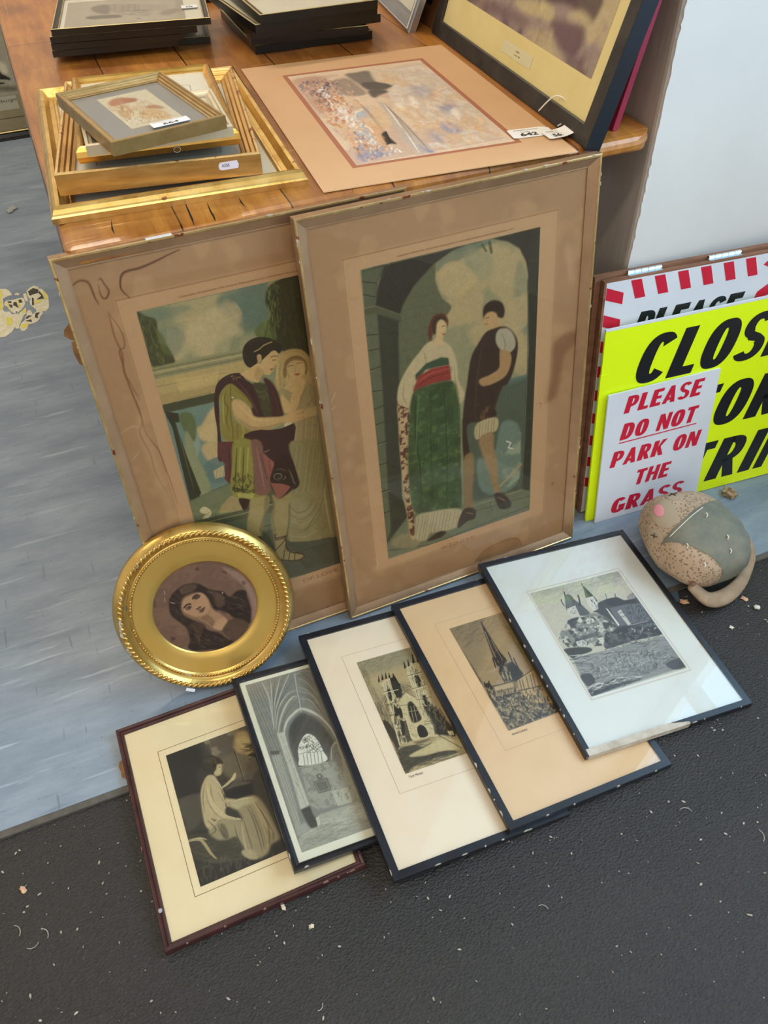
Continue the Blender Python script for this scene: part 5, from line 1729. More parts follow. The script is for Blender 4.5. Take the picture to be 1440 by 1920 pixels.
def picture(name, q, t, label, cat, prof, fm, wall=0.012, group=None, glass=True, board=None, lines=(), board_d=0.006, chips=None, chip_m=None, chip_z=0.0003, back=True):
    """root at the lower-left corner of the face; local x right, y up, z out of the picture"""
    root = empty(name, plane_mat(q), label, cat, group)
    w, h = q[6], q[7]
    fr = frame_mesh('frame', w, h, prof, fm, root)
    if chips:
        V, Fc = chip_list(w, h, *chips, chip_z)
        me = fr.data
        n0 = len(me.vertices)
        v0 = [tuple(v.co) for v in me.vertices]
        f0 = [tuple(p.vertices) for p in me.polygons]
        mi_ = [0] * len(f0) + [1] * len(Fc)
        bpy.data.objects.remove(fr)
        fr = mesh_obj('frame', v0 + V, f0 + [tuple(i + n0 for i in f) for f in Fc], [fm, chip_m or m_paper_edge], root, midx=mi_)
    if board is not None:
        z0 = -board_d
        V, Fc = box_vf(wall * 0.6, wall * 0.6, z0 - 0.0015, w - wall * 0.6, h - wall * 0.6, z0)
        mi_ = [0] * len(Fc)
        for (a, b_, c, d, tt, lm_) in lines:
            v2, f2 = rect_strip(a, b_, c, d, tt, z0 + 0.0002)
            n0 = len(V)
            V += v2
            Fc += [tuple(i + n0 for i in f) for f in f2]
            mi_ += [1] * len(f2)
        lm = lines[0][5] if lines else m_ink
        mesh_obj('mount_board', V, Fc, [board, lm], root, midx=mi_)
    if glass:
        v_, f_ = box_vf(wall * 0.8, wall * 0.8, -board_d + 0.0012, w - wall * 0.8, h - wall * 0.8, -board_d + 0.0030)
        mesh_obj('glass_pane', v_, f_, m_glass_old if w > 0.4 else m_glass, root)
    if back:
        v_, f_ = box_vf(0.003, 0.003, -t + 0.0004, w - 0.003, h - 0.003, -board_d - 0.0016)
        mesh_obj('backing_board', v_, f_, m_back, root)
    return root


def art(key, root, z, m=None, name='print', clip=None):
    a = ART[key]
    cv = Canvas(a['w'], a['h'], a['res'], a['bg'])
    cv.run(a['ops'], 3)
    return cv.to_mesh(name, m or m_print, root, a['x0'], a['y0'] + a['h'], z, clip, 0.10 if 'mount' in key else 0.32)


def flat_prof(wd, t, lip=0.0, inner=0.003):
    return [(0.0002, -t), (0.0, -0.0008), (0.0008, 0.0), (wd - 0.0004, -0.0002 - lip), (wd, -0.0006 - lip), (wd, -inner - 0.001), (wd - 0.006, -inner - 0.001), (wd - 0.006, -t)]


# ------------------------------------------------------------------ the two tall coloured prints leaning on the table
QA = (-0.03, 0.8835, 0.0004, 0.0128, 1.4033, 0.0039, 0.4787, 0.7241)
QB = (0.276, 0.8659, 0.0031, 0.0321, 1.4146, 0.002, 0.4775, 0.7231)
big_prof = [(0.0, -0.016), (0.0, -0.001), (0.0012, 0.0), (0.0032, -0.0002), (0.0042, -0.0012), (0.017, -0.0085), (0.0185, -0.0085), (0.0185, -0.0115), (0.010, -0.0115), (0.010, -0.016)]
lipV = [(0.0, -0.0011), (0.0012, 0.0002), (0.0034, 0.0), (0.0044, -0.0011), (0.0030, -0.0014)]


def big_picture(q, label, key):
    root = picture('framed_print', q, 0.016, label, 'picture', big_prof, m_bronze, 0.0185, board=None, glass=True, board_d=0.0105, chips=(['l', 'b', 't', 'r'], 11 if key == 'dawn' else 17, 26), chip_z=0.0006)
    frame_mesh('gilt_lip', q[6], q[7], lipV, m_bronze_lip, root)
    art(key + '_mount', root, -0.0104, m_board, 'mount_board')
    art(key, root, -0.0101, m_print, 'print')
    return root


pa = big_picture(QA, 'tall coloured print of a man in maroon cloak, water-stained mount, leaning on the table', 'dawn')
pb = big_picture(QB, 'tall coloured print titled WEDDED, green-skirted woman under an arch, leaning on the table', 'wedded')
text('title_lettering', 'OF LOVE.', pa, m_ink_brown, 0.272, 0.096, -0.0099, w=0.068, h=0.0075)
text('title_lettering', 'W E D D E D', pb, m_ink_brown, 0.228, 0.083, -0.0099, w=0.070, h=0.0075)
text('publisher_line', 'Copyright. Published by The Artistic Photographic Co. Ltd Oxford House 63 Oxford Street London. W.C.', pa, m_ink_brown, 0.262, 0.640, -0.0099, w=0.235, h=0.0034, shear=0.3)
text('publisher_line', 'Copyright. Published by The Artistic Photographic Co. Ltd Oxford House 63 Oxford Street London. W.C.', pb, m_ink_brown, 0.242, 0.640, -0.0099, w=0.19, h=0.0034, shear=0.3)

box('paper_label', (0.1195, 0.7236, -0.0135), (0.1525, 0.7246, -0.0005), m_label, pa)
m_torn = mat('torn_brown_paper', '9a7048', 0.9, col2='7c5836', scale=60)


def torn(parent, pts, z):
    n_ = len(pts)
    V = [(x, y, z) for x, y in pts] + [(x, y, z + 0.0006) for x, y in pts]
    mesh_obj('torn_backing_paper', V, [tuple(reversed(range(n_))), tuple(range(n_, 2 * n_))] + [(i, (i + 1) % n_, n_ + (i + 1) % n_, n_ + i) for i in range(n_)], m_torn, parent)


torn(pa, [(0.004, 0.640), (-0.009, 0.629), (-0.011, 0.621), (-0.003, 0.613), (0.004, 0.612)], -0.0150)
torn(pa, [(0.004, 0.613), (-0.005, 0.611), (-0.0065, 0.595), (-0.004, 0.580), (0.004, 0.572)], -0.0145)
# ------------------------------------------------------------------ the five pictures fanned out on the floor
QW5 = (0.5139, 0.4577, 0.0272, -0.05, 0.0237, -0.066, 0.3158, 0.4133)
QK4 = (0.3488, 0.4015, 0.0266, 0.0067, 0.0208, -0.071, 0.2914, 0.4433)
QK3 = (0.1642, 0.3998, 0.0295, -0.0138, 0.0184, -0.081, 0.2867, 0.4447)
QK2 = (0.04, 0.4661, 0.031, 0.0009, 0.0163, -0.108, 0.23, 0.3397)
QB1 = (-0.1538, 0.4397, 0.0085, 0.0148, 0.0144, 0.0, 0.2932, 0.3605)
m_line_grey = mat('faint_plate_line', 'b59f80', 0.8)
m_line_dark = mat('ruled_ink_line', '7a5a3c', 0.8)

p1 = picture('framed_print', QB1, 0.014, 'sepia print of a seated draped woman in dark reddish-brown frame on the floor', 'picture',
             [(0.0, -0.014), (0.0, -0.004), (0.001, -0.001), (0.003, 0.0), (0.0055, -0.0008), (0.0065, -0.003), (0.0085, -0.0022), (0.0102, -0.0035), (0.0115, -0.006), (0.0115, -0.009), (0.006, -0.009), (0.006, -0.014)],
             m_brown, 0.0115, board=mat('cream_mount_board', 'ecd8b0', 0.7, col2='e4cc9f', scale=5), board_d=0.0068, chips=(['b', 'l'], 4, 10), chip_m=mat('lost_varnish', '8b6b5e', 0.7),
             lines=[(0.0545, 0.0565, 0.2365, 0.2985, 0.0008, m_line_dark)])
art('seated', p1, -0.0065)
torn(p1, [(0.004, 0.312), (-0.005, 0.308), (-0.008, 0.300), (-0.006, 0.290), (-0.007, 0.282), (0.004, 0.268)], -0.0120)
# little round blob of old glue on the left rail
bm = bmesh.new()
bmesh.ops.create_uvsphere(bm, u_segments=10, v_segments=6, radius=0.0035)
for v in bm.verts:
    v.co = Vector((0.006 + v.co.x, 0.056 + v.co.y, -0.001 + v.co.z * 0.3))
bm_obj('glue_spot', bm, mat('dried_glue', '9b9aa0', 0.5), p1, True)

p2 = picture('framed_print', QK2, 0.012, 'grey engraving of a vaulted cathedral interior, in a narrow black moulded frame', 'picture',
             [(0.0, -0.012), (0.0, -0.002), (0.0015, 0.0), (0.0045, 0.0), (0.0055, -0.0022), (0.009, -0.003), (0.0105, -0.0048), (0.0105, -0.007), (0.006, -0.007), (0.006, -0.012)],
             m_black, 0.0105, board=mat('off_white_paper', 'e2dcc6', 0.7, col2='d8d0b6', scale=6), board_d=0.0055, chips=(['b', 'l', 'r'], 7, 6))
art('nave', p2, -0.0052)

p3 = picture('framed_print', QK3, 0.012, 'etching of a twin-towered minster front on a cream mount, in a thin black taped frame', 'picture',
             flat_prof(0.0115, 0.012), m_black_tape, 0.0115, board=mat('creamy_mount_board', 'f0dcc2', 0.7, col2='ebd3b4', scale=4), board_d=0.0034,
             lines=[(0.057, 0.117, 0.229, 0.381, 0.0006, m_line_grey)], chips=(['b', 'l', 't', 'r'], 9, 14), chip_z=0.0002)
art('minster', p3, -0.0031)
text('pencil_title', 'York Minster', p3, m_ink, 0.093, 0.1375, -0.0030, w=0.024, h=0.0042, shear=0.3)

p4 = picture('framed_print', QK4, 0.012, 'etching of a tall cathedral spire on a foxed peach mount, in a black taped frame', 'picture',
             flat_prof(0.0115, 0.012), m_black_tape, 0.0115, board=mat('peach_mount_board', 'e4be92', 0.7, col2='dcb283', scale=5), board_d=0.0034,
             lines=[(0.056, 0.116, 0.236, 0.379, 0.0006, m_line_grey)], chips=(['b', 'l', 't', 'r'], 10, 14), chip_z=0.0002)
art('spire', p4, -0.0031)
text('pencil_title', 'Norwich Cathedral', p4, m_ink, 0.094, 0.1375, -0.0030, w=0.028, h=0.0042, shear=0.3)

p5 = picture('framed_print', QW5, 0.0125, 'etching of a turreted castle above a river, pale mount, black frame with worn edge', 'picture',
             flat_prof(0.0108, 0.0125), m_black_tape, 0.0108, board=mat('pale_mount_board', 'dddcd6', 0.7, col2='d2cfc0', scale=4, lo=0.45, hi=0.8), board_d=0.0034,
             lines=[(0.0585, 0.0875, 0.2565, 0.3285, 0.0028, mat('tanned_plate_margin', 'd2c4b4', 0.8))], chips=(['l', 't', 't', 'b'], 14, 26), chip_z=0.0002)
art('castle', p5, -0.0031)
# where the tape has come away from the bottom edge
r_ = random.Random(3)
V, Fc = [], []
n = 34
for i in range(n):
    u = 0.004 + (0.192 - 0.004) * i / (n - 1)
    j = r_.uniform(0, 0.0012)
    tail = max(0.0, (i - n * 0.78) / (n * 0.22))
    top_ = 0.0118 - j - tail * 0.0085
    V += [(u, -0.0004, -0.0122), (u, -0.0004, 0.0003), (u, top_, 0.0004)]
for i in range(n - 1):
    a = 3 * i
    Fc += [(a, a + 3, a + 4, a + 1), (a + 1, a + 4, a + 5, a + 2)]
mesh_obj('torn_paper_edge', V, Fc, m_paper_edge, p5)

# ------------------------------------------------------------------ oval gilt frame with the drawn portrait
QO = (0.0281, 0.8174, 0.006, -0.0816, 1.24, 0.0)
RX, RY, RR_ = 0.1441, 0.1554, 0.0799
mo = plane_mat(QO + (0, 0))
cen = mo @ Vector((0, (RX + RY) / 2, 0))
mo.translation = cen
po = empty('oval_framed_portrait', mo, 'ornate oval gilt frame with a drawing of a long-haired woman, leaning at the left', 'picture')
rot_o = Matrix.Rotation(RR_, 4, 'Z')


def oval_ring(prof_, seg=144, rx=RX, ry=RY):
    V, Fc = [], []
    for d, z in prof_:
        for k in range(seg):
            a = 2 * math.pi * k / seg
            V.append(rot_o @ Vector(((rx - d) * math.cos(a), (ry - d) * math.sin(a), z)))
    m_ = len(prof_)
    for i in range(m_ - 1):
        for k in range(seg):
            Fc.append((i * seg + k, i * seg + (k + 1) % seg, (i + 1) * seg + (k + 1) % seg, (i + 1) * seg + k))
    return V, Fc


m_gold_old = mat('old_water_gilding', (0.56, 0.35, 0.09), 0.30, 0.9, col2=(0.68, 0.46, 0.15), scale=22, rvar=0.1, bump=0.12, bscale=90, wear=(0.42, 0.30, 0.18), wear_at=0.70, wscale=40)
m_gold_flat = mat('burnished_gilt_slip', (0.62, 0.40, 0.10), 0.38, 0.8, col2=(0.66, 0.45, 0.13), scale=10, rvar=0.05)
m_gesso = mat('chipped_white_gesso', 'b9b2a4', 0.8, col2='8d7a55', scale=60)
V, Fc = oval_ring([(0.012, -0.020), (0.0, -0.019), (-0.0005, -0.013), (0.002, -0.008), (0.007, -0.003), (0.0095, -0.0005), (0.0120, 0.0), (0.0145, -0.002), (0.0155, -0.0045), (0.020, -0.0085), (0.0245, -0.0098), (0.0255, -0.008), (0.0275, -0.0080), (0.0285, -0.0098), (0.030, -0.0112)])
mesh_obj('frame', V, [tuple(reversed(f)) for f in Fc], m_gold_old, po, True)
# twisted leaf moulding and bead string
V, Fc, mi_ = [], [], []
bm = bmesh.new()
r_ = random.Random(8)
nrope = 96
for k in range(nrope):
    a = 2 * math.pi * k / nrope
    dx, dy = -RX * math.sin(a), RY * math.cos(a)
    ta = math.atan2(dy, dx) + 0.75
    c = Vector(((RX - 0.0115) * math.cos(a), (RY - 0.0115) * math.sin(a), -0.0002))
    gone = 2.75 < a < 3.25 and r_.random() < 0.6
    mm = rot_o @ Matrix.Translation(c) @ Matrix.Rotation(ta, 4, 'Z') @ Matrix.Diagonal((0.0062, 0.0026, 0.0034 if not gone else 0.0012, 1))
    g = bmesh.ops.create_uvsphere(bm, u_segments=8, v_segments=6, radius=1.0, matrix=mm)
bm_obj('rope_ornament', bm, m_gold_old, po, True)
bm = bmesh.new()
for k in range(150):
    a = 2 * math.pi * k / 150
    if 2.6 < a < 3.9 and r_.random() < 0.3:
        continue
    c = Vector(((RX - 0.0265) * math.cos(a), (RY - 0.0265) * math.sin(a), -0.0078))
    bmesh.ops.create_uvsphere(bm, u_segments=6, v_segments=5, radius=0.0021, matrix=rot_o @ Matrix.Translation(c))
bm_obj('bead_ornament', bm, m_gold_old, po, True)
IR = 0.0835
V, Fc = [], []
seg = 144
pr = [(0.0, -0.0112), (0.62, -0.0118), (0.90, -0.0125), (0.965, -0.0138), (1.0, -0.0158)]
for t_, z in pr:
    for k in range(seg):
        a = 2 * math.pi * k / seg
        ox, oy = (RX - 0.0295) * math.cos(a), (RY - 0.0295) * math.sin(a)
        ix, iy = IR * math.cos(a), (IR + 0.002) * math.sin(a)
        V.append(rot_o @ Vector((ox * (1 - t_) + ix * t_, oy * (1 - t_) + iy * t_, z)))
for i in range(len(pr) - 1):
    for k in range(seg):
        Fc.append((i * seg + k, (i + 1) * seg + k, (i + 1) * seg + (k + 1) % seg, i * seg + (k + 1) % seg))
mesh_obj('gilt_slip', V, Fc, m_gold_flat, po, True)
V, Fc = oval_ring([(0.001, -0.0195), (0.05, -0.0195), (0.1435, -0.0195)], 72)
Fc.append(tuple(range(2 * 72, 3 * 72)))
mesh_obj('backing_board', V, Fc, m_back, po)
art('portrait', po, -0.0157, m_print, 'drawing', clip=lambda x, y: (x / (IR + 0.001)) ** 2 + (y / (IR + 0.003)) ** 2 < 1.0)
# white patches where the gesso shows
V, Fc = [], []
for a, da, d0, d1, z in ((3.05, 0.05, 0.006, 0.012, 0.0030), (2.93, 0.05, 0.008, 0.013, 0.0032), (2.18, 0.04, 0.009, 0.014, 0.0034), (3.3, 0.05, 0.005, 0.010, 0.0030), (4.15, 0.05, 0.024, 0.029, -0.0062), (4.35, 0.04, 0.024, 0.028, -0.0062), (5.03, 0.02, 0.025, 0.028, -0.0062), (2.62, 0.03, 0.010, 0.013, 0.0034)):
    i0 = len(V)
    ns = 6
    for i in range(ns + 1):
        aa = a - da + 2 * da * i / ns
        for d in (d0 + r_.uniform(0, 0.002), d1 - r_.uniform(0, 0.002)):
            V.append(rot_o @ Vector(((RX - d) * math.cos(aa), (RY - d) * math.sin(aa), z)))
    for i in range(ns):
        Fc.append((i0 + 2 * i, i0 + 2 * i + 1, i0 + 2 * i + 3, i0 + 2 * i + 2))
tag(mesh_obj('gesso_loss', V, Fc, m_gesso, po), kind='stuff')
v_, f_ = box_vf(-0.0075, -0.003, 0, 0.0075, 0.003, 0.0004)
st_ = mesh_obj('paper_sticker', v_, f_, m_label, po)
ast = 4.21
st_.location = rot_o @ Vector(((RX - 0.004) * math.cos(ast), (RY - 0.004) * math.sin(ast), 0.0028))
st_.rotation_euler = (0, 0, ast + 1.57)


# ------------------------------------------------------------------ things lying on the table
def lot_sticker(parent, cx, cy, z, w, h, rot, head='Boldgairs Auctions', num='642', name='lot_sticker', cut=1.0):
    root = mesh_obj(name, *box_vf(-w / 2, -h / 2, 0, w / 2, h / 2, 0.0004), m_label, parent)
    root.location = (cx, cy, z)
    root.rotation_euler = (0, 0, rot)
    text('lettering', head, root, m_ink, 0.0, h * 0.33, 0.0006, w=w * 0.82, h=h * 0.13)
    text('lettering', 'Lot No.', root, m_ink, -w * 0.05, h * 0.12, 0.0006, w=w * 0.28, h=h * 0.10)
    text('lettering', num, root, m_ink, 0.0, -h * 0.17, 0.0006, w=w * 0.42, h=h * 0.34, bold=0.0002)
    return root


# peach mount with the sideways harbour watercolour
QM = (0.3318, 1.0341, T + 0.0022, -0.0627, 0.0, 0.0, 0.3854, 0.5405)
wc = empty('mounted_watercolour', plane_mat(QM), 'harbour watercolour in pinks and blues in a peach mount, lying flat on the table', 'painting')
m_peach = mat('peach_card', 'cfa67c', 0.75, col2='caa075', scale=6)
v_, f_ = box_vf(0.003, 0.003, -0.0021, 0.382, 0.537, -0.0008)
mesh_obj('backing_sheet', v_, f_, m_back, wc)
frame_mesh('mount_board', 0.3854, 0.5405, [(0.0, -0.0012), (0.0, 0.0), (0.060, 0.0), (0.0615, -0.0010), (0.0615, -0.0012)], m_peach, wc)
frame_mesh('bevel_slip', 0.3854, 0.5405, [(0.0605, -0.0011), (0.0605, -0.0004), (0.0685, -0.0004), (0.0685, -0.0011)], mat('terracotta_slip', 'a5674a', 0.7), wc)
art('harbour', wc, -0.0006, m_print, 'watercolour')

m_gold5 = mat('antique_gold_moulding', (0.32, 0.20, 0.07), 0.36, 0.7, col2=(0.42, 0.28, 0.11), scale=30)
# the pile of gilt frames on the left
m_cream = mat('cream_board', 'f0ebda', 0.7, col2='e8e0c8', scale=6)
m_cream2 = mat('ivory_board', 'ece6d4', 0.7, col2='e2dbc4', scale=5)
m_grey_board = mat('grey_board', '8d8a86', 0.7, col2='84817e', scale=7)
Q1 = (-0.0174, 1.0875, 0.7376, -0.0582, 0.0, 0.0, 0.3402, 0.48)
g1 = picture('gilt_frame', Q1, 0.0198, 'largest gilt picture frame, at the bottom of the pile of gilt frames', 'picture frame',
             [(0.0, -0.0198), (-0.0, -0.012), (0.0018, -0.010), (0.003, -0.008), (0.005, -0.003), (0.009, 0.0), (0.014, -0.001), (0.017, -0.006), (0.020, -0.011), (0.026, -0.012), (0.028, -0.0095), (0.031, -0.010), (0.033, -0.014), (0.033, -0.017), (0.015, -0.017), (0.015, -0.0198)],
             m_gold, 0.033, 'gilt frames stacked on the table', board=m_cream, board_d=0.0155)
Q2 = (0.0013, 1.1241, 0.7662, -0.1581, 0.0, 0.0, 0.2653, 0.361)
g2 = picture('gilt_frame', Q2, 0.0284, 'deep plain-sided gilt frame with a price label, second from the bottom of the pile', 'picture frame',
             [(0.0, -0.0284), (0.0, -0.0015), (0.0015, 0.0), (0.004, -0.0005), (0.006, -0.003), (0.010, -0.004), (0.012, -0.0065), (0.016, -0.007), (0.018, -0.010), (0.022, -0.011), (0.023, -0.0145), (0.023, -0.017), (0.012, -0.017), (0.012, -0.0284)],
             m_gold_plain, 0.023, 'gilt frames stacked on the table', board=m_cream2, board_d=0.0158,
             lines=[(0.048, 0.055, 0.217, 0.306, 0.0008, mat('taupe_line', '9a8f7c', 0.8))])
lipg = [(0.0, -0.0016), (0.0012, 0.0004), (0.0042, 0.0002), (0.0058, -0.0024), (0.003, -0.003)]
frame_mesh('gilt_lip', Q2[6], Q2[7], lipg, m_bronze_lip, g2)
lab = [(-0.013, -0.0045), (-0.0095, -0.0062), (0.012, -0.0050), (0.0135, 0.0), (0.0115, 0.0052), (-0.011, 0.0040), (-0.0135, 0.0)]
V = [(x, 0, z) for x, z in lab] + [(x, 0.0004, z) for x, z in lab]
nl = len(lab)
lo = mesh_obj('price_label', V, [tuple(reversed(range(nl))), tuple(range(nl, 2 * nl))] + [(i, (i + 1) % nl, nl + (i + 1) % nl, nl + i) for i in range(nl)], mat('lilac_price_label', 'ddd8e6', 0.5), g2)
lo.location = (0.2215, -0.0006, -0.0115)
text('lettering', 'A550', lo, m_ink, -0.004, 0.0, 0, w=0.010, h=0.0042, mtx=Matrix.Translation((0, -0.0003, 0)) @ Matrix.Rotation(math.pi / 2, 4, 'X'))
Q3 = (0.0349, 1.1412, 0.7862, -0.1062, 0.0, 0.0, 0.2137, 0.2933)
g3 = picture('gilt_frame', Q3, 0.0198, 'rounded orange-gilt frame, third up in the pile', 'picture frame',
             [(0.002, -0.0198), (0.0, -0.012), (0.001, -0.005), (0.004, -0.001), (0.008, 0.0), (0.011, -0.002), (0.013, -0.006), (0.0145, -0.0065), (0.0145, -0.010), (0.008, -0.010), (0.008, -0.0198)],
             mat('orange_gilt_moulding', (0.60, 0.33, 0.07), 0.28, 0.8, col2=(0.70, 0.44, 0.12), scale=20, rvar=0.08), 0.0145, 'gilt frames stacked on the table', board=m_cream, board_d=0.0085,
             lines=[(0.04, 0.045, 0.173, 0.225, 0.0012, mat('fawn_line', 'ab9c7e', 0.8))])
tube('hanging_ring', [(0.128 + 0.0045 * math.cos(a), -0.0016, -0.0155 + 0.0035 * math.sin(a)) for a in [i * math.pi / 4 for i in range(8)]], 0.0006, mat('steel_ring', (0.6, 0.6, 0.58), 0.3, 0.9), g3, seg=6, closed=True, sub=3)
Q4 = (0.0479, 1.1086, 0.8006, -0.0589, 0.0, 0.0, 0.1872, 0.150)
g4 = picture('gilt_frame', Q4, 0.0142, 'small pale champagne frame, second from the top of the gilt pile', 'picture frame',
             [(0.0, -0.0142), (0.0, -0.0012), (0.0012, 0.0), (0.004, 0.0), (0.0055, -0.002), (0.009, -0.003), (0.0105, -0.005), (0.0125, -0.006), (0.0125, -0.009), (0.006, -0.009), (0.006, -0.0142)],
             m_pale_wood, 0.0125, 'gilt frames stacked on the table', board=m_cream, board_d=0.0078,
             lines=[(0.03, 0.03, 0.157, 0.12, 0.001, mat('fawn_line', 'ab9c7e'))])
Q5 = (0.0754, 1.0567, 0.8183, 0.1988, 0.0, 0.0, 0.1524, 0.2092)
g5 = picture('gilt_frame', Q5, 0.0172, 'bronze-gold frame with a toadstool picture on grey, turned askew on top of the pile', 'picture frame',
             [(0.0, -0.0172), (0.0, -0.001), (0.001, 0.0), (0.0035, 0.0), (0.0045, -0.002), (0.007, -0.0022), (0.008, -0.0045), (0.0105, -0.005), (0.0115, -0.007), (0.0135, -0.0078), (0.0135, -0.010), (0.007, -0.010), (0.007, -0.0172)],
             m_gold5, 0.0135, 'gilt frames stacked on the table', board=m_grey_board, board_d=0.0092)
art('toadstools', g5, -0.0089)
lot_sticker(g5, 0.0905, 0.0345, -0.0058, 0.050, 0.016, -0.02, num='664')

# two tied lot tags by the corner of the peach mount
m_tag = mat('white_card_tag', 'f0eee9', 0.55)


def lot_tag(cx, cy, z, rot, w, h, num, label, tilt=0.0, curl=0.0):
    mw = Matrix.Translation((cx, cy, z)) @ Matrix.Rotation(rot, 4, 'Z') @ Matrix.Rotation(tilt, 4, 'X')
    root = empty('lot_tag', mw, label, 'tag', 'string-tied lot tags')
    V, Fc = [], []
    nn = 12
    for i in range(nn + 1):
        x = -w / 2 + w * i / nn
        hh = h / 2 * (1.0 if i < nn - 1 else (0.86 if i == nn - 1 else 0.6))
        if i == 0:
            hh = h / 2 * 0.9
        zc = curl * max(0.0, (i / nn - 0.4)) ** 2
        for zz_ in (0.0, 0.0005):
            V += [(x, -hh, zz_ + zc), (x, hh, zz_ + zc)]
    for i in range(nn):
        a = 4 * i
        Fc += [(a + 2, a + 6, a + 7, a + 3), (a, a + 1, a + 5, a + 4), (a, a + 4, a + 6, a + 2), (a + 1, a + 3, a + 7, a + 5)]
    Fc += [(0, 2, 3, 1), (4 * nn, 4 * nn + 1, 4 * nn + 3, 4 * nn + 2)]
    mesh_obj('card', V, Fc, m_tag, root)
    text('lettering', 'Boldgairs Auctions', root, m_ink, -w * 0.06, h * 0.30, 0.0008, w=w * 0.6, h=h * 0.13)
    text('lettering', 'Lot No.', root, m_ink, -w * 0.12, h * 0.09, 0.0008, w=w * 0.22, h=h * 0.10)
    text('lettering', num, root, m_ink, -w * 0.08, -h * 0.20, 0.0009, w=w * 0.42, h=h * 0.34, bold=0.0003)
    return root


lot_tag(0.6885, 1.1000, T + 0.0030, -0.13, 0.066, 0.0335, '642', 'white lot tag 642 lying at the corner of the peach mount')
lt = lot_tag(0.7230, 1.0745, T + 0.0052, -0.03, 0.048, 0.030, '563', 'white lot tag 563 overlapping the tag numbered 642', curl=0.02)
tube('string', [(0.016, 0.004, 0.004), (0.028, 0.022, 0.003), (0.034, 0.030, 0.012), (0.030, 0.046, 0.030), (0.020, 0.062, 0.030), (0.006, 0.078, 0.006)], 0.0011, mat('white_cotton_string', 'e9e2d4', 0.8), lt, seg=6)
tube('string', [(0.008, 0.020, 0.003), (0.020, 0.027, 0.003), (0.030, 0.036, 0.006)], 0.0010, MATS['white_cotton_string'], lt, seg=6)

# ------------------------------------------------------------------ frames leaning against the grey return
QS = (0.768, 1.6322, T + 0.0008, -1.628, 1.3008, -0.0003, 0.6152, 0.40)
m_storm = mat('mottled_black_brown_moulding', '262220', 0.42, col2='3b342d', scale=28, rvar=0.1, bump=0.2, bscale=80)
ps = picture('framed_print', QS, 0.026, 'large black-framed stormy sky picture on cream, leaning at the right of the table', 'picture',
             [(0.0, -0.026), (0.0, -0.001), (0.001, 0.0), (0.026, -0.0015), (0.0275, -0.003), (0.0275, -0.007), (0.015, -0.007), (0.015, -0.026)],
             m_storm, 0.0275, board=mat('straw_mount_board', 'ead79c', 0.7, col2='e0ca88', scale=5), board_d=0.0062)
art('storm', ps, -0.0058)
frame_mesh('outer_edge', QS[6], QS[7], [(-0.0008, -0.026), (-0.0008, -0.0012), (0.0004, -0.0010), (0.0004, -0.026)], mat('navy_black_side', '0f1620', 0.45), ps)
tc_ = mesh_obj('title_card', *box_vf(0.279, 0.043, -0.0059, 0.388, 0.062, -0.0056), mat('cream_title_card', 'ded3ac', 0.7), ps)
text('lettering', 'storm', tc_, m_ink_brown, 0.336, 0.0555, -0.0054, w=0.012, h=0.003)
text('lettering', 'pastel 1989', tc_, m_ink_brown, 0.338, 0.0495, -0.0054, w=0.020, h=0.003)

# crimson canvas behind it
qc = (0.822, 1.58, T + 0.0008, -1.60, 1.373, 0, 0.52, 0.26)
cc = empty('crimson_canvas', plane_mat(qc), 'crimson-edged canvas board leaning behind the large black-framed picture', 'canvas')
box('canvas_board', (0, 0, -0.010), (0.522, 0.26, 0.0), mat('crimson_canvas', '9b2440', 0.5, col2='8c1e38', scale=12), cc, bevel=0.001)

# silver frame further back
qs = (0.760, 1.94, T + 0.0008, -1.700, 1.20, 0.0, 0.292, 0.22)
m_silver = mat('pewter_moulding', (0.30, 0.30, 0.32), 0.24, 0.85, col2=(0.40, 0.40, 0.42), scale=10, rvar=0.05)
sf = picture('silver_frame', qs, 0.018, 'pewter-coloured picture frame leaning at the far right of the table', 'picture frame',
             [(0.0, -0.018), (0.0, -0.006), (0.002, -0.003), (0.005, -0.003), (0.006, -0.0015), (0.009, 0.0), (0.020, -0.003), (0.028, -0.010), (0.031, -0.0105), (0.032, -0.013), (0.015, -0.013), (0.015, -0.018)],
             m_silver, 0.032, board=m_cream, board_d=0.0118)
frame_mesh('silver_line', qs[6], qs[7], [(0.0055, -0.0014), (0.0068, 0.0004), (0.0082, -0.0002)], mat('bright_silver_line', (0.8, 0.8, 0.78), 0.3, 0.9), sf)
qw = (0.790, 2.08, T + 0.0008, -1.600, 1.22, 0.0, 0.425, 0.215)
wf = picture('wooden_frame', qw, 0.02, 'brown wooden frame leaning in shadow beyond the stormy picture', 'picture frame',
             [(0.0, -0.02), (0.0, -0.001), (0.002, 0.0), (0.028, 0.0), (0.034, -0.004), (0.034, -0.009), (0.015, -0.009), (0.015, -0.02)],
             mat('brown_oak_moulding', '5c3a1e', 0.45, col2='6f4826', scale=18, stretch=(1, 1, 5)), 0.034, board=mat('deep_brown_panel', '3a2718', 0.6, col2='2c1d12', scale=8), board_d=0.007)

# ------------------------------------------------------------------ piles of black frames at the back
blk_prof = [(0.0, -0.0148), (0.0, -0.0012), (0.0012, 0.0), (0.0030, 0.0), (0.0045, -0.0014), (0.0085, -0.0040), (0.0105, -0.0030), (0.0125, -0.0050), (0.0125, -0.0085), (0.006, -0.0085), (0.006, -0.0148)]
edge_line = [(0.0001, -0.0013), (0.0012, 0.0003), (0.0026, 0.0002), (0.0028, -0.0006)]
sight_line = [(0.0105, -0.0028), (0.0118, -0.0026), (0.0126, -0.0050)]


m_offwhite = mat('off_white_board', 'f0ecdc', 0.7, col2='e6e0cc', scale=6)


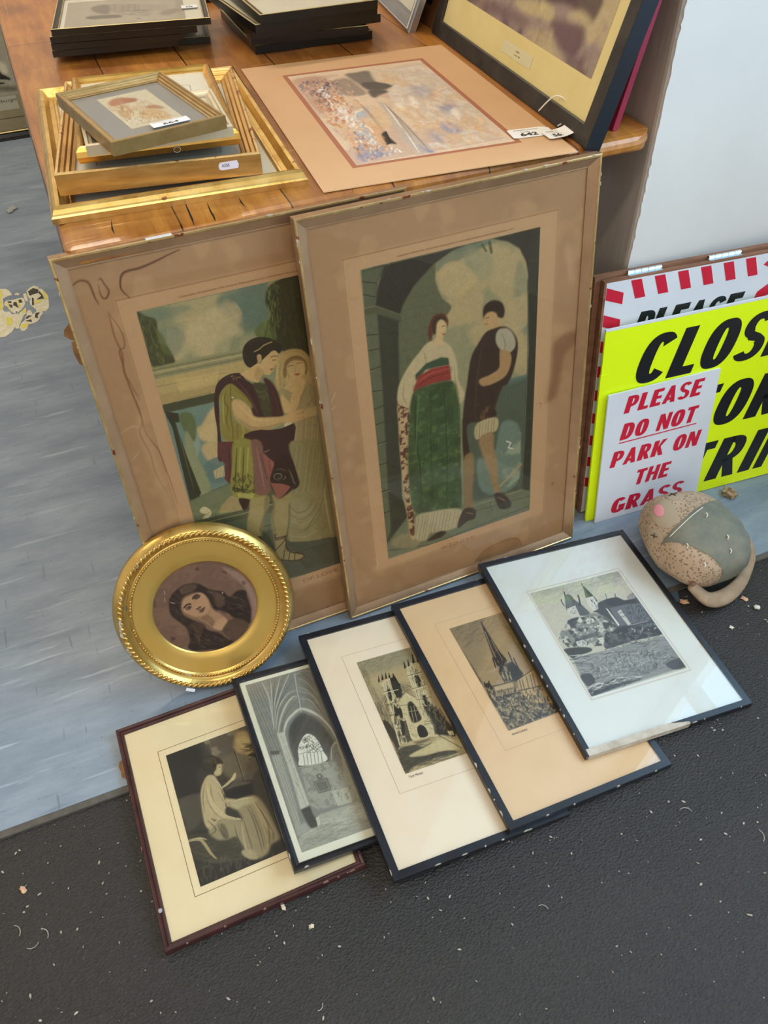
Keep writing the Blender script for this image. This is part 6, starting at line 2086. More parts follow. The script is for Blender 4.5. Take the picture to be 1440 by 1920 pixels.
def black_frame(q, label, group, key=None, bd=None, t=0.0148):
    pr_ = [(d, z * t / 0.0148) for d, z in blk_prof]
    r = picture('black_frame', q, t, label, 'picture frame', pr_, m_black_gilt, 0.0125, group, board=bd or m_offwhite, board_d=0.0060)
    frame_mesh('gilt_edge', q[6], q[7], edge_line, m_gilt_line, r)
    frame_mesh('gilt_sight_edge', q[6], q[7], sight_line, m_gilt_line, r)
    if key:
        art(key, r, -0.0057)
    return r


GA = 'black frames in the left-hand pile'
names = ['black gilt-lined frame at the bottom of the left-hand pile of black frames', 'black gilt-lined frame, second from the bottom of the left-hand pile, jutting right',
         'black gilt-lined frame, third up in the left-hand pile, edge nearest the camera', 'black gilt-lined frame directly under the top one of the left-hand pile', 'black gilt-lined frame with a faded view of a long building, top of the left-hand pile']
for i, (x, y, yaw, bk, w) in enumerate([(0.0845, 1.799, -0.17, 0.0, 0.274), (0.0616, 1.746, -0.125, 0.0, 0.227), (0.0630, 1.746, -0.17, 0.0, 0.235), (0.0640, 1.744, -0.17, 0.0, 0.262), (0.0692, 1.743, -0.17, 0.0, 0.284)]):
    TOP_BLACK = black_frame((x, y, T + 0.0004 + 0.0115 * (i + 1), yaw, 0, bk, w, 0.235), names[i], GA, 'long_building' if i == 4 else None, t=0.0112)
lot_sticker(TOP_BLACK, 0.2500, 0.0980, -0.0030, 0.030, 0.022, 0.03, num='638')
GB = 'black frames in the right-hand pile'
names = ['black frame at the bottom of the right-hand pile of black frames', 'black frame, second from the bottom of the right-hand pile', 'black frame, third from the bottom of the right-hand pile',
         'black frame second from the top of the right-hand pile', 'black frame with pale board on top of the right-hand pile']
for i, (x, y, yaw, w) in enumerate([(0.4141, 1.647, -0.012, 0.234), (0.4083, 1.647, -0.115, 0.224), (0.4077, 1.626, 0.012, 0.252), (0.4073, 1.600, 0.09, 0.244), (0.4164, 1.596, 0.017, 0.226)]):
    black_frame((x, y, T + 0.0154 * (i + 1), yaw, 0, 0, w, 0.27), names[i], GB)
black_frame((0.40, 2.04, T + 0.0154, -0.05, 0, 0, 0.28, 0.22), 'black frame lying alone at the far end of the table between the two piles', 'black frames at the far end of the table', None, mat('black_board', '1a1613', 0.7))

# framed figure picture standing on the floor behind the table
qf = (-0.46, 3.49, 0.0008, 0.02, 1.42, 0.0, 0.80, 0.62)
pf = picture('framed_print', qf, 0.02, 'framed dark figure picture with a handwritten title, on the floor beyond the table', 'picture',
             [(0.0, -0.02), (0.0, -0.002), (0.002, 0.0), (0.008, 0.0), (0.010, -0.006), (0.022, -0.008), (0.026, -0.002), (0.030, -0.003), (0.032, -0.008), (0.032, -0.011), (0.015, -0.011), (0.015, -0.02)],
             m_black_gilt, 0.032, board=mat('taupe_mount_board', '8f8467', 0.7, col2='857a5e', scale=4), board_d=0.010,
             lines=[(0.11, 0.072, 0.70, 0.57, 0.003, mat('dark_taupe_line', '4f4632', 0.8))])  # darker taupe line ruled round the mount
frame_mesh('gilt_edge', qf[6], qf[7], [(0.0255, -0.003), (0.028, -0.0012), (0.031, -0.0025)], m_gilt_line, pf)
art('figures', pf, -0.0096)
mesh_obj('title_strip', *box_vf(0.13, 0.101, -0.0099, 0.416, 0.147, -0.0094), mat('grey_title_strip', 'a9a594', 0.8), pf)
text('handwritten_title', 'c. Edinburgh', pf, m_ink, 0.352, 0.131, -0.0092, w=0.125, h=0.014, shear=0.25)


# ------------------------------------------------------------------ heavy condensed sign lettering drawn as outlines
def arc(cx, cy, rx, ry, tx, ty, a0, a1, n=14, p=0.80):
    """open or closed bowl as a strip of quads; p < 1 squares the curve"""
    out_ = []

    def pt(a, rx_, ry_):
        c, s_ = math.cos(a), math.sin(a)
        return (cx + rx_ * math.copysign(abs(c) ** p, c), cy + ry_ * math.copysign(abs(s_) ** p, s_))
    for i in range(n):
        a = math.radians(a0 + (a1 - a0) * i / n)
        b_ = math.radians(a0 + (a1 - a0) * (i + 1) / n)
        out_.append([pt(a, rx, ry), pt(b_, rx, ry), pt(b_, rx - tx, ry - ty), pt(a, rx - tx, ry - ty)])
    return out_


def R(x0, y0, x1, y1):
    return [[(x0, y0), (x1, y0), (x1, y1), (x0, y1)]]


SX, SY = 0.285, 0.185      # stem and bar weights for cap height 1
GLYPH = {
    'C': (0.66, arc(0.34, 0.5, 0.34, 0.5, SX, SY, 38, 322, 24)),
    'O': (0.68, arc(0.34, 0.5, 0.34, 0.5, SX, SY, 0, 360, 32)),
    'L': (0.54, R(0, 0, SX, 1) + R(SX, 0, 0.54, SY)),
    'E': (0.56, R(0, 0, SX, 1) + R(SX, 0, 0.56, SY) + R(SX, 1 - SY, 0.56, 1) + R(SX, 0.42, 0.52, 0.59)),
    'F': (0.54, R(0, 0, SX, 1) + R(SX, 1 - SY, 0.54, 1) + R(SX, 0.42, 0.50, 0.59)),
    'T': (0.60, R(0.175, 0, 0.425, 1 - SY) + R(0, 1 - SY, 0.60, 1)),
    'I': (0.25, R(0, 0, SX, 1)),
    'D': (0.66, R(0, 0, SX, 1) + arc(0.25, 0.5, 0.41, 0.5, SX, SY, -90, 90, 16)),
    'P': (0.62, R(0, 0, SX, 1) + arc(0.25, 0.68, 0.37, 0.32, 0.24, 0.155, -90, 90, 14)),
    'R': (0.66, R(0, 0, SX, 1) + arc(0.25, 0.70, 0.37, 0.30, 0.24, 0.15, -90, 90, 14) + [[(0.22, 0.48), (0.44, 0.50), (0.68, 0.0), (0.42, 0.0)]]),
    'A': (0.70, [[(0, 0), (0.23, 0), (0.42, 0.80), (0.24, 1.0)], [(0.24, 1.0), (0.46, 1.0), (0.70, 0), (0.45, 0), (0.32, 0.70)], ] + R(0.15, 0.17, 0.52, 0.32)),
    'S': (0.62, arc(0.31, 0.735, 0.30, 0.265, 0.22, 0.15, 20, 240, 16, 0.9) + arc(0.31, 0.265, 0.31, 0.265, 0.22, 0.15, -160, 60, 16, 0.9) + [[(0.07, 0.62), (0.20, 0.44), (0.50, 0.36), (0.58, 0.42), (0.44, 0.53), (0.20, 0.64)]]),
    'N': (0.68, R(0, 0, 0.22, 1) + R(0.46, 0, 0.68, 1) + [[(0.0, 1.0), (0.25, 1.0), (0.68, 0.0), (0.44, 0.0)]]),
    'K': (0.68, R(0, 0, SX, 1) + [[(0.2, 0.38), (0.45, 1.0), (0.72, 1.0), (0.33, 0.42)], [(0.22, 0.55), (0.42, 0.62), (0.72, 0.0), (0.45, 0.0)]]),
    'H': (0.66, R(0, 0, 0.24, 1) + R(0.42, 0, 0.66, 1) + R(0.2, 0.42, 0.46, 0.60)),
    'G': (0.68, arc(0.34, 0.5, 0.34, 0.5, SX, SY, 40, 345, 24) + R(0.36, 0.36, 0.68, 0.52) + R(0.45, 0.08, 0.68, 0.4)),
    'M': (0.84, R(0, 0, 0.22, 1) + R(0.62, 0, 0.84, 1) + [[(0, 1), (0.24, 1), (0.5, 0.1), (0.34, 0.1)], [(0.60, 1), (0.84, 1), (0.5, 0.1), (0.34, 0.1)]]),
}


def sign_word(word, x0, x1, y0, y1, parent, m, z, shear=0.22, gap=0.07, name='lettering', only=None):
    """fits a word between x0..x1 (baseline extent including slant) and y0..y1"""
    H_ = y1 - y0
    ws = [GLYPH[c][0] if c != ' ' else 0.35 for c in word]
    tot = sum(ws) + gap * (len(word) - 1)
    sx = (x1 - x0 - shear * H_) / tot
    V, Fc = [], []
    x = 0.0
    for k, (c, w_) in enumerate(zip(word, ws)):
        if c != ' ' and (only is None or k in only):
            for poly in GLYPH[c][1]:
                i0 = len(V)
                for a, b_ in poly:
                    V.append((x0 + (x + a) * sx + shear * b_ * H_, y0 + b_ * H_, z + (len(Fc) % 7) * 0.000004))
                Fc.append(tuple(range(i0, len(V))))
        x += w_ + gap
    return mesh_obj(name, V, Fc, m, parent)


m_red = mat('red_vinyl_lettering', 'c01634', 0.4)
m_blk = mat('black_vinyl_lettering', '15181c', 0.35)
m_yel = mat('fluorescent_yellow_card', 'd8f000', 0.45)
m_wsign = mat('white_plastic_sheet', 'd3d6dc', 0.4, col2='c9ccd4', scale=5)

# closed hinged board, striped border
QH = (0.8043, 0.938, 0.0005, -0.0798, 1.427, 0.0, 0.65, 0.4929)
hb = empty('hinged_sign_board', plane_mat(QH), 'wooden hinged sign board with red dashed border and PLEASE, behind the yellow sign', 'sign')
m_ply = mat('raw_plywood_edge', '8a5f45', 0.7, col2='70482f', scale=18, stretch=(0.5, 3, 3))
w_, h_ = QH[6], QH[7]
box('front_panel', (0, 0, -0.012), (w_, h_, -0.0006), m_ply, hb)
mesh_obj('printed_face', *box_vf(0.004, 0.003, -0.0007, w_ - 0.003, h_ - 0.003, 0.0), m_wsign, hb)
box('rear_panel', (-0.010, 0.0, -0.028), (w_, h_ + 0.004, -0.016), m_ply, hb)
m_zinc = mat('zinc_hinge', (0.62, 0.68, 0.70), 0.3, 0.85)
for hx in (0.082, 0.241, 0.52):
    V, Fc = [], []
    for k in range(5):
        cx0 = hx - 0.032 + k * 0.0132
        for i in range(8):
            a = 2 * math.pi * i / 8
            V += [(cx0, h_ + 0.0035 + 0.0035 * math.cos(a), -0.014 + 0.0035 * math.sin(a)), (cx0 + 0.0124, h_ + 0.0035 + 0.0035 * math.cos(a), -0.014 + 0.0035 * math.sin(a))]
        b0 = k * 16
        for i in range(8):
            Fc.append((b0 + 2 * i, b0 + 2 * i + 1, b0 + (2 * i + 3) % 16, b0 + (2 * i + 2) % 16))
    n0 = len(V)
    v_, f_ = box_vf(hx - 0.033, h_ - 0.0002, -0.021, hx + 0.033, h_ + 0.001, -0.006)
    V += v_
    Fc += [tuple(i + n0 for i in q) for q in f_]
    mesh_obj('hinge', V, Fc, m_zinc, hb)
V, Fc = [], []


def quad(pts):
    i0 = len(V)
    V.extend([(a, b_, 0.0003) for a, b_ in pts])
    Fc.append(tuple(range(i0, i0 + len(pts))))


x = 0.050
while x < 0.60:
    quad([(x, 0.4875), (x + 0.0205, 0.4875), (x + 0.0325, 0.4530), (x + 0.0125, 0.4530)])
    x += 0.0455
y = 0.447
while y > 0.02:
    quad([(0.0045, y + 0.035), (0.0385, y + 0.021), (0.0385, y), (0.0045, y + 0.013)])
    y -= 0.0490
# diagonal dashes of the middle band
quad([(0.318, 0.470), (0.345, 0.492), (0.370, 0.492), (0.335, 0.462)])
quad([(0.310, 0.395), (0.318, 0.420), (0.375, 0.452), (0.372, 0.424)])
for k in range(3):
    quad([(0.41 + k * 0.06, 0.42 - k * 0.03), (0.44 + k * 0.06, 0.44 - k * 0.03), (0.47 + k * 0.06, 0.42 - k * 0.03), (0.44 + k * 0.06, 0.40 - k * 0.03)])
mesh_obj('red_dashes', V, Fc, m_red, hb)
sign_word('PLEASE', 0.060, 0.292, 0.362, 0.4255, hb, m_blk, 0.0004, shear=0.30, gap=0.05)

# yellow sign
QY = (0.8047, 0.9134, 0.0008, -0.0732, 1.4162, 0.004, 0.6, 0.416)
ys = empty('yellow_sign', plane_mat(QY), 'fluorescent yellow sign with black slanted CLOSED FOR lettering, leaning by the wall', 'sign')
mesh_obj('sheet', *box_vf(0, 0, -0.004, 0.6, 0.416, 0.0), m_yel, ys)
mesh_obj('white_border', *box_vf(0.0, 0.4135, -0.0041, 0.6, 0.4175, 0.0003), m_wsign, ys)
mesh_obj('folded_edge', *box_vf(-0.0012, 0.006, -0.0042, 0.0165, 0.330, 0.0005), m_yel, ys)
sign_word('CLOSED', 0.062, 0.500, 0.294, 0.389, ys, m_blk, 0.0004, shear=0.30, gap=0.075)
sign_word('FOR', 0.186, 0.432, 0.158, 0.254, ys, m_blk, 0.0004, shear=0.30, gap=0.10)
sign_word('TRIM', 0.196, 0.505, 0.024, 0.122, ys, m_blk, 0.0004, shear=0.30, gap=0.12)

# white sign
QWS = (0.8188, 0.902, 0.0008, -0.0502, 1.412, 0.0022, 0.2395, 0.2916)
ws_ = empty('white_sign', plane_mat(QWS), 'white sign with red PLEASE DO NOT PARK ON THE GRASS, before the yellow one', 'sign')
mesh_obj('sheet', *box_vf(0, 0, -0.004, 0.2395, 0.2916, 0.0), m_wsign, ws_)
for w_, a, b_, c in (('PLEASE', 0.036, 0.208, 0.245), ('DO NOT', 0.034, 0.206, 0.187), ('PARK ON', 0.019, 0.223, 0.128), ('THE', 0.079, 0.164, 0.070), ('GRASS', 0.032, 0.206, 0.0125)):
    sign_word(w_, a, b_, c, c + 0.0355, ws_, m_red, 0.0004, shear=0.20, gap=0.10)
mesh_obj('underline', *box_vf(0.034, 0.1800, 0.0, 0.206, 0.1822, 0.0004), m_red, ws_)

# ------------------------------------------------------------------ stuffed fabric doorstop with an animal face
CB = Vector((0.9255, 0.752, 0.0))
bag = empty('fabric_doorstop', CB, 'stuffed fabric animal-face doorstop with floral head, green cloth and strap handle, on the floor', 'doorstop')
# floral print
m_flor, N, L, b = node_mat('tan_floral_cloth')
tc = N.new('ShaderNodeTexCoord').outputs['Object']
v = N.new('ShaderNodeTexVoronoi')
v.inputs['Scale'].default_value = 185
L.new(tc, v.inputs['Vector'])
dots = ramp(N, L, v.outputs['Distance'], [(0.30, (1, 1, 1)), (0.40, (0, 0, 0))])
holes = ramp(N, L, v.outputs['Distance'], [(0.10, (0, 0, 0)), (0.16, (1, 1, 1))])
base = ramp(N, L, noise_node(N, L, tc, 18, 4), [(0.3, 'a48c74'), (0.7, 'b8a188')])
mu = N.new('ShaderNodeMath')
mu.operation = 'MULTIPLY'
L.new(dots, mu.inputs[0])
L.new(holes, mu.inputs[1])
c = mixc(N, L, mu.outputs[0], base, hexlin('7f6350'))
L.new(c, b.inputs['Base Color'])
b.inputs['Roughness'].default_value = 0.9
bumpn(N, L, b, noise_node(N, L, tc, 500, 2), 0.3, 0.001)
m_green = mat('grey_green_cotton', '676a61', 0.9, col2='7c7868', scale=34, bump=0.9, bscale=45)
m_tan = mat('tan_velvet', '8f785f', 0.85, col2='a28a70', scale=40, bump=0.3, bscale=300)
m_sand = mat('sand_felt', 'a9967f', 0.9)
m_pink = mat('pink_felt', 'd98b92', 0.9)
m_thread = mat('cream_thread', 'd8d2c4', 0.8)
m_dthread = mat('dark_thread', '2a2622', 0.8)
rx_, ry_, rz_ = 0.0870, 0.103, 0.063
cz = 0.062


def body_pt(d, k=1.0):
    d = Vector(d).normalized()
    x, y, z = d
    wob = 1 + 0.018 * math.sin(5 * x + 3 * y + 1) + 0.014 * math.sin(9 * y - 4 * z)
    f = (abs(x) ** 2.4 + abs(y) ** 2.4 + abs(z) ** 2.4) ** (-1 / 2.4)
    if z < -0.2:
        f *= 1.0 + 0.05 * z
    p = Vector((x * rx_ * f * k * wob, y * ry_ * f * k * wob, cz + z * rz_ * f * k * wob))
    p.z = max(p.z, 0.0008)
    return p


# direction frame of the face: looks up and away to the left
n1 = Vector((0.70, 0.52, 0.0)).normalized()
n2 = Vector((0.62, -0.62, -0.10)).normalized()


def is_green(d):
    p = body_pt(d)
    return (p.x + 0.084) * 0.27 - (p.y + 0.008) > 0 and (p.x + 0.084) * 0.059 + (p.y + 0.008) * 0.042 > 0


bm = bmesh.new()
bmesh.ops.create_icosphere(bm, subdivisions=6, radius=1.0)
gi = []
for v_ in bm.verts:
    d = v_.co.normalized()
    g = is_green(d)
    p = body_pt(d, 1.0 + (0.022 if g else 0.0))
    if g:       # loose cloth puckers
        p += d * 0.0018 * math.sin(22 * d.y + 9 * d.x) * max(0, d.x)
    v_.co = p
for f in bm.faces:
    c_ = f.calc_center_median()
    d = Vector((c_.x / rx_, c_.y / ry_, (c_.z - cz) / rz_)).normalized()
    f.material_index = 1 if is_green(d) else 0
    f.smooth = True
bm_obj('body', bm, [m_flor, m_green], bag, True)


def patch(name, d0, ru, rv, m, rot=0.0, k=1.02, parent=None, n=20, rings=4):
    """felt shape laid on the body round direction d0"""
    d0 = Vector(d0).normalized()
    a = d0.cross(Vector((0, 0, 1))).normalized()
    b_ = d0.cross(a)
    V, Fc = [body_pt(d0, k)], []
    for r in range(1, rings + 1):
        for i in range(n):
            t = 2 * math.pi * i / n
            x_, y_ = ru * r / rings * math.cos(t), rv * r / rings * math.sin(t)
            xr, yr = x_ * math.cos(rot) - y_ * math.sin(rot), x_ * math.sin(rot) + y_ * math.cos(rot)
            V.append(body_pt(d0 + a * xr + b_ * yr, k if r < rings else k - 0.012))
    for i in range(n):
        Fc.append((0, 1 + i, 1 + (i + 1) % n))
    for r in range(1, rings):
        for i in range(n):
            p, q = 1 + (r - 1) * n, 1 + r * n
            Fc.append((p + i, q + i, q + (i + 1) % n, p + (i + 1) % n))
    return mesh_obj(name, V, Fc, m, parent or bag, True)


mz = patch('muzzle', (-0.56, 0.34, 0.74), 0.34, 0.28, m_sand)
patch('nose', (-0.57, 0.42, 0.70), 0.14, 0.11, m_pink, k=1.04)


def stitch(d, e_, nm='eye_stitch', m=None):
    P = [body_pt(Vector(d) + (Vector(e_) - Vector(d)) * t, 1.035) for t in (0, 0.5, 1)]
    tube(nm, P, 0.0008, m or m_dthread, bag, seg=5, sub=2)


for ed in ((-0.10, 0.60, 0.80), (-0.92, 0.12, 0.40)):
    patch('eye', ed, 0.20, 0.15, m_sand, rot=0.6)
    e0 = Vector(ed)
    stitch(e0 + Vector((-0.10, -0.02, -0.02)), e0 + Vector((0.10, 0.02, 0.02)))
    stitch(e0 + Vector((0.0, -0.06, 0.05)), e0 + Vector((0.0, 0.06, -0.05)))
# seam along the green cloth, loose thread ends
for d in ((0.10, -0.58, 0.79), (-0.50, -0.74, 0.40), (0.0, -0.12, 0.99), (0.03, -0.78, 0.62), (-0.62, -0.40, 0.62)):
    p = body_pt(d, 1.03)
    tube('thread_tuft', [p, p + Vector((0.003, 0.002, 0.004)), p + Vector((0.002, 0.006, 0.006))], 0.0012, m_thread, bag, seg=5, sub=3)
tube('seam', [body_pt(d, 1.03) for d in ((0.12, 0.10, 0.97), (-0.20, 0.02, 0.94), (-0.50, -0.06, 0.80), (-0.72, -0.10, 0.60))], 0.0009, m_thread, bag, seg=5, sub=5)
# strap handle
hp = [(-0.062, -0.084, 0.045), (-0.038, -0.111, 0.022), (0.002, -0.113, 0.014), (0.046, -0.099, 0.014), (0.086, -0.073, 0.016), (0.108, -0.052, 0.022), (0.113, -0.026, 0.036), (0.098, -0.010, 0.055), (0.078, -0.008, 0.060)]
tube('handle', hp, [0.0125, 0.0150, 0.0150, 0.0125, 0.0110, 0.0100, 0.0095, 0.0090, 0.0080], m_tan, bag, seg=12, flat=0.55, sub=6)
bm = bmesh.new()
bmesh.ops.create_uvsphere(bm, u_segments=12, v_segments=6, radius=1.0, matrix=Matrix.Translation((-0.063, -0.088, 0.0535)) @ Matrix.Diagonal((0.0055, 0.0055, 0.0022, 1)))
bm_obj('button', bm, mat('brown_button', '6b4a34', 0.5), bag, True)

# slate-blue scrap of vinyl under the doorstop
V, Fc = box_vf(0.826, 0.716, -0.0058, 0.868, 0.752, 0.0)
tag(mesh_obj('vinyl_scrap', [(0.800, 0.7065, -0.0058), (0.872, 0.7065, -0.0058), (0.858, 0.672, -0.0058), (0.812, 0.684, -0.0058), (0.800, 0.7065, -0.003), (0.872, 0.7065, -0.003), (0.858, 0.672, -0.0045), (0.812, 0.684, -0.0045)],
             [(0, 3, 2, 1), (4, 5, 6, 7), (0, 1, 5, 4), (1, 2, 6, 5), (2, 3, 7, 6), (3, 0, 4, 7)], mat('slate_vinyl', '4a5d6e', 0.5)),
    'slate-blue scrap of vinyl poking out beneath the fabric doorstop', 'scrap')

# ------------------------------------------------------------------ crumbs, chips and old floor sticker


def lump(name, loc, size, m, label, cat, seed, jag=0.35, group=None, sub=3):
    bm = bmesh.new()
    bmesh.ops.create_icosphere(bm, subdivisions=sub, radius=1.0)
    r = random.Random(seed)
    ph = [r.uniform(0, 6) for _ in range(6)]
    for v in bm.verts:
        p = v.co
        k = 1 + jag * (math.sin(4 * p.x + ph[0]) * math.sin(5 * p.y + ph[1]) + 0.5 * math.sin(9 * p.z + ph[2]) * math.sin(8 * p.x + ph[3]) + 0.3 * r.uniform(-1, 1))
        v.co = Vector((p.x * size[0] * k, p.y * size[1] * k, max(-size[2] * 0.9, p.z * size[2] * k)))
    o = bm_obj(name, bm, m)
    mz_ = min(v.co.z for v in o.data.vertices)
    o.location = (loc[0], loc[1], loc[2] - mz_)
    o.rotation_euler = (0, 0, r.uniform(0, 6))
    return tag(o, label, cat, group)


m_crumb = mat('brown_crumb', '7f6a4e', 0.9, col2='b09a78', scale=160, lo=0.4, hi=0.6)
m_chip = mat('pale_wood_chip', 'c59a78', 0.8, col2='dcb694', scale=120)
lump('crumb_lump', (1.120, 0.862, 0.0004), (0.013, 0.011, 0.008), m_crumb, 'knobbly brown crumb lump on blue vinyl below the yellow sign', 'crumb', 2, 0.5)
lump('wood_chip', (0.863, 0.668, -0.0056), (0.0075, 0.0048, 0.0022), m_chip, 'pinkish wood chip on dark matting just below the doorstop', 'wood chip', 4)
lump('wood_chip', (0.970, 0.630, -0.0056), (0.0060, 0.0040, 0.0020), m_chip, 'orange wood chip on dark matting right of the doorstop strap', 'wood chip', 5)
lump('pebble', (0.977, 0.604, -0.0056), (0.0045, 0.0055, 0.0035), mat('white_pebble', 'd5d2cb', 0.6), 'small white pebble with a hair on matting at right edge', 'pebble', 6, 0.15)
lump('wood_chip', (0.905, 0.586, -0.0056), (0.0036, 0.0030, 0.0016), mat('white_chip', 'dedad0', 0.7), 'tiny white chip on dark matting, lowest beside the castle etching', 'wood chip', 7)

# pale specks and lint scattered on the matting
r_ = random.Random(21)
V, Fc = [], []
sp = [(r_.uniform(-0.75, 1.35), 0.69 - abs(r_.gauss(0, 0.42))) for _ in range(1100)]
for x, y in sp:
    if y < -0.4 or y > 0.686:
        continue
    s_ = r_.choice([0.0006, 0.0007, 0.0008, 0.0009, 0.0011, 0.0016])
    el = r_.uniform(1, 2.4)
    a = r_.uniform(0, 3.14)
    i0 = len(V)
    for k in range(5):
        t = 2 * math.pi * k / 5
        px, py = s_ * el * math.cos(t) * r_.uniform(0.7, 1.2), s_ * math.sin(t) * r_.uniform(0.7, 1.2)
        V.append((x + px * math.cos(a) - py * math.sin(a), y + px * math.sin(a) + py * math.cos(a), -0.0046))
    V.append((x, y, -0.0040))
    for k in range(5):
        Fc.append((i0 + k, i0 + (k + 1) % 5, i0 + 5))
m_speck = mat('pale_lint', 'b9b3a6', 0.8, col2='8d8678', scale=30)
o = mesh_obj('lint_specks', V, Fc, m_speck)
tag(o, 'pale specks of lint and wood dust scattered over the dark matting', 'lint', None, 'stuff')
V, Fc = [], []
for cx_, cy_, ln, a in ((-0.335, 0.553, 0.02, 1.9), (-0.30, 0.535, 0.02, 2.0), (-0.32, 0.52, 0.018, 0.1), (0.02, 0.30, 0.012, 0.6), (0.35, 0.30, 0.015, 2.4), (0.62, 0.34, 0.02, 2.6), (0.70, 0.26, 0.02, 1.2), (1.0, 0.56, 0.02, 0.2), (0.8, 0.1, 0.016, 1.0), (-0.28, 0.25, 0.015, 2.2)):
    i0 = len(V)
    for i in range(6):
        t = i / 5
        b2 = a + 0.9 * (t - 0.5)
        x, y = cx_ + ln * (t - 0.5) * math.cos(b2), cy_ + ln * (t - 0.5) * math.sin(b2)
        V += [(x - 0.0005 * math.sin(b2), y + 0.0005 * math.cos(b2), -0.0042), (x + 0.0005 * math.sin(b2), y - 0.0005 * math.cos(b2), -0.0042)]
    for i in range(5):
        Fc.append((i0 + 2 * i, i0 + 2 * i + 1, i0 + 2 * i + 3, i0 + 2 * i + 2))
o = mesh_obj('straw_fibres', V, Fc, m_speck)
tag(o, 'thin pale fibres lying loose on the dark matting', 'fibres', None, 'stuff')
lump('wood_chip', (-0.3258, 0.6054, -0.0056), (0.006, 0.0035, 0.0018), m_chip, 'tan wood chip on dark matting at the far left edge', 'wood chip', 9)
lump('wood_chip', (0.0395, 0.3993, -0.0056), (0.0034, 0.0030, 0.0022), mat('cream_chip', 'd9c8ae', 0.7), 'cream chip on dark matting, below the cathedral interior engraving', 'wood chip', 10)
lump('wood_chip', (0.0112, 0.4393, -0.0056), (0.0052, 0.0026, 0.0015), MATS['cream_chip'], 'cream sliver on matting beside the mahogany frame lower edge', 'wood chip', 12)
lump('dirt_flake', (-0.1573, 2.876, 0.0004), (0.022, 0.014, 0.003), mat('dirt_flake', '8e9190', 0.9), 'pale flake of dirt on the blue vinyl left of the table', 'flake', 11)

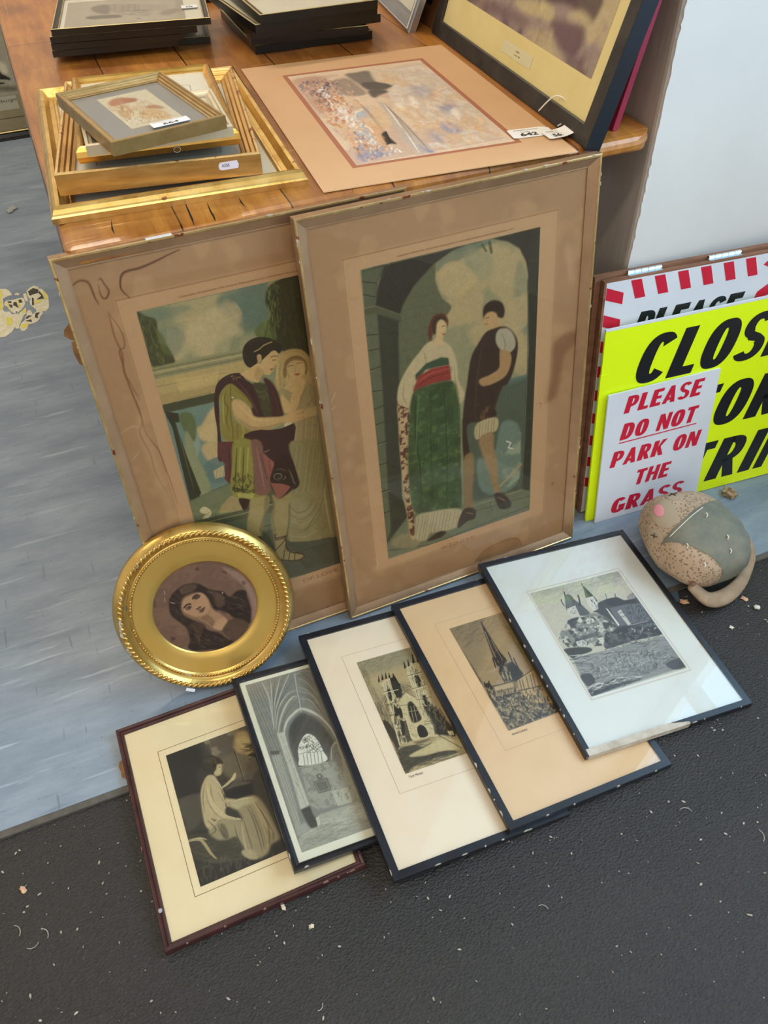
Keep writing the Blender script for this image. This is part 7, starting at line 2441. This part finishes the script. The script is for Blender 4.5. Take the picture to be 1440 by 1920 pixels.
# remains of a yellow and black sticker on the vinyl
STK = {
 'bigL': [(-0.2693, 2.3784), (-0.2309, 2.3616), (-0.2168, 2.3562), (-0.2085, 2.3445), (-0.2016, 2.3157), (-0.2032, 2.3113), (-0.2111, 2.3114), (-0.2274, 2.3016), (-0.2278, 2.2795), (-0.2281, 2.2577), (-0.2317, 2.243), (-0.229, 2.2283), (-0.2141, 2.2231), (-0.2116, 2.2073), (-0.2042, 2.2041), (-0.1944, 2.1998), (-0.1715, 2.2275), (-0.1732, 2.1958), (-0.1802, 2.1883), (-0.1852, 2.1746), (-0.1904, 2.1586), (-0.1958, 2.1403), (-0.1985, 2.1235), (-0.2057, 2.1267), (-0.2099, 2.1361), (-0.2119, 2.1268), (-0.2192, 2.1124), (-0.2363, 2.0974), (-0.2855, 2.1065)],
 'crown': [(-0.2194, 2.287), (-0.2105, 2.2858), (-0.1976, 2.2844), (-0.1779, 2.2869), (-0.1722, 2.2774), (-0.1715, 2.2493), (-0.176, 2.2349), (-0.1865, 2.2178), (-0.1981, 2.2014), (-0.205, 2.2098), (-0.2149, 2.2302), (-0.2173, 2.2475), (-0.2263, 2.2651), (-0.2253, 2.2784)],
 'strip': [(-0.1723, 2.3057), (-0.1642, 2.3078), (-0.1632, 2.2903), (-0.1625, 2.262), (-0.1684, 2.2613), (-0.1716, 2.2771)],
 'dot': [(-0.195, 2.3157), (-0.1881, 2.3198), (-0.1821, 2.3129), (-0.1836, 2.3035), (-0.1931, 2.3077)],
 'ring': [(-0.1619, 2.3183), (-0.1512, 2.3338), (-0.1398, 2.3404), (-0.1289, 2.3298), (-0.1275, 2.3176), (-0.12, 2.3128), (-0.112, 2.2878), (-0.1077, 2.266), (-0.1088, 2.2441), (-0.1105, 2.2171), (-0.114, 2.1969), (-0.1231, 2.1846), (-0.1317, 2.1884), (-0.1315, 2.1776), (-0.1392, 2.1651), (-0.1432, 2.151), (-0.1493, 2.1406), (-0.16, 2.1349), (-0.1725, 2.1352), (-0.1782, 2.1147), (-0.1876, 2.1061), (-0.1947, 2.1105), (-0.1967, 2.1304), (-0.1913, 2.1486), (-0.1786, 2.1639), (-0.1789, 2.1745), (-0.1729, 2.1851), (-0.1729, 2.1984), (-0.1678, 2.2123), (-0.1607, 2.2065), (-0.1577, 2.1838), (-0.1464, 2.1948), (-0.1466, 2.2057), (-0.1518, 2.2188), (-0.1589, 2.2383), (-0.159, 2.2577), (-0.1536, 2.2665), (-0.1593, 2.276), (-0.1614, 2.2952)],
 'b1': [(-0.1583, 2.3138), (-0.1425, 2.3271), (-0.1293, 2.3126), (-0.1313, 2.2934), (-0.146, 2.2913), (-0.1556, 2.287)],
 'b2': [(-0.1276, 2.3032), (-0.122, 2.2808), (-0.1188, 2.2484), (-0.122, 2.2554), (-0.1401, 2.2578), (-0.1254, 2.2738), (-0.1313, 2.2934)],
 'b3': [(-0.151, 2.2737), (-0.1467, 2.2705), (-0.1492, 2.2314), (-0.1549, 2.2325)],
 'b4': [(-0.1499, 2.1857), (-0.1383, 2.186), (-0.1465, 2.1682), (-0.1454, 2.1546), (-0.154, 2.1636)],
 'b5': [(-0.178, 2.1714), (-0.1695, 2.1809), (-0.1597, 2.1767), (-0.1692, 2.1702), (-0.1749, 2.1635)],
 'b6': [(-0.1793, 2.1563), (-0.1641, 2.1575), (-0.163, 2.1427), (-0.1759, 2.1523)],
 'c1': [(-0.2015, 2.268), (-0.1937, 2.2688), (-0.1906, 2.2304), (-0.1971, 2.2441), (-0.2029, 2.2521)],
 'c2': [(-0.1879, 2.2759), (-0.1799, 2.278), (-0.1779, 2.2577), (-0.1831, 2.2572), (-0.1866, 2.2615)],
 'c3': [(-0.2174, 2.2805), (-0.2059, 2.2783), (-0.2068, 2.2676), (-0.2155, 2.2714)],
 'c4': [(-0.2149, 2.2628), (-0.2051, 2.2558), (-0.2066, 2.2374), (-0.2111, 2.2448)],
 'c5': [(-0.2007, 2.2159), (-0.1946, 2.2132), (-0.1984, 2.2056)],
 'y1': [(-0.2697, 2.3713), (-0.2289, 2.3534), (-0.2256, 2.3262), (-0.2324, 2.3038), (-0.2301, 2.2477), (-0.237, 2.2399), (-0.2765, 2.2572)],
 'y2': [(-0.2262, 2.1978), (-0.2108, 2.1858), (-0.2149, 2.1511), (-0.2275, 2.1489)],
 'y3': [(-0.1194, 2.3054), (-0.1113, 2.2818), (-0.1113, 2.2452), (-0.1176, 2.2479), (-0.1198, 2.277)],
 'y4': [(-0.1456, 2.2546), (-0.1276, 2.2523), (-0.1308, 2.2343), (-0.1447, 2.2376)],
 'y5': [(-0.1694, 2.1416), (-0.1769, 2.1423), (-0.192, 2.1412), (-0.1925, 2.1209), (-0.1811, 2.1236)],
 'y6': [(-0.1904, 2.277), (-0.1873, 2.2757), (-0.1864, 2.234), (-0.1907, 2.2359)],
 'y7': [(-0.2178, 2.2752), (-0.2146, 2.2738), (-0.2122, 2.2317), (-0.2149, 2.2302)],
 'y8': [(-0.1872, 2.21), (-0.172, 2.2222), (-0.1737, 2.2041), (-0.1832, 2.1976)],
}
m_stw = mat('sticker_backing', 'd5d2c4', 0.6, col2='c9c29a', scale=60)
m_sty = mat('worn_yellow_sticker', 'd9cf45', 0.5, col2='c9c070', scale=50)
m_stb = mat('worn_black_ink', '34322c', 0.6)
stk = empty('floor_sticker', (-0.19, 2.25, 0.0), 'torn yellow and black sticker remains on the blue vinyl, far left', 'sticker')
for nm, keys, m_, z_ in (('backing', ('bigL', 'crown', 'strip', 'dot', 'ring'), m_stw, 0.0006), ('yellow_patch', ('y1', 'y2', 'y3', 'y4', 'y5', 'y8'), m_sty, 0.0010), ('black_mark', ('b1', 'b2', 'b3', 'b4', 'b5', 'b6', 'c1', 'c2', 'c3', 'c4', 'c5'), m_stb, 0.0012), ('yellow_mark', ('y6', 'y7'), m_sty, 0.0014)):
    V, Fc = [], []
    for k_ in keys:
        i0 = len(V)
        V += [(x + 0.19, y - 2.25, z_) for x, y in STK[k_]]
        Fc.append(tuple(range(i0, len(V))))
    mesh_obj(nm, V, Fc, m_, stk)
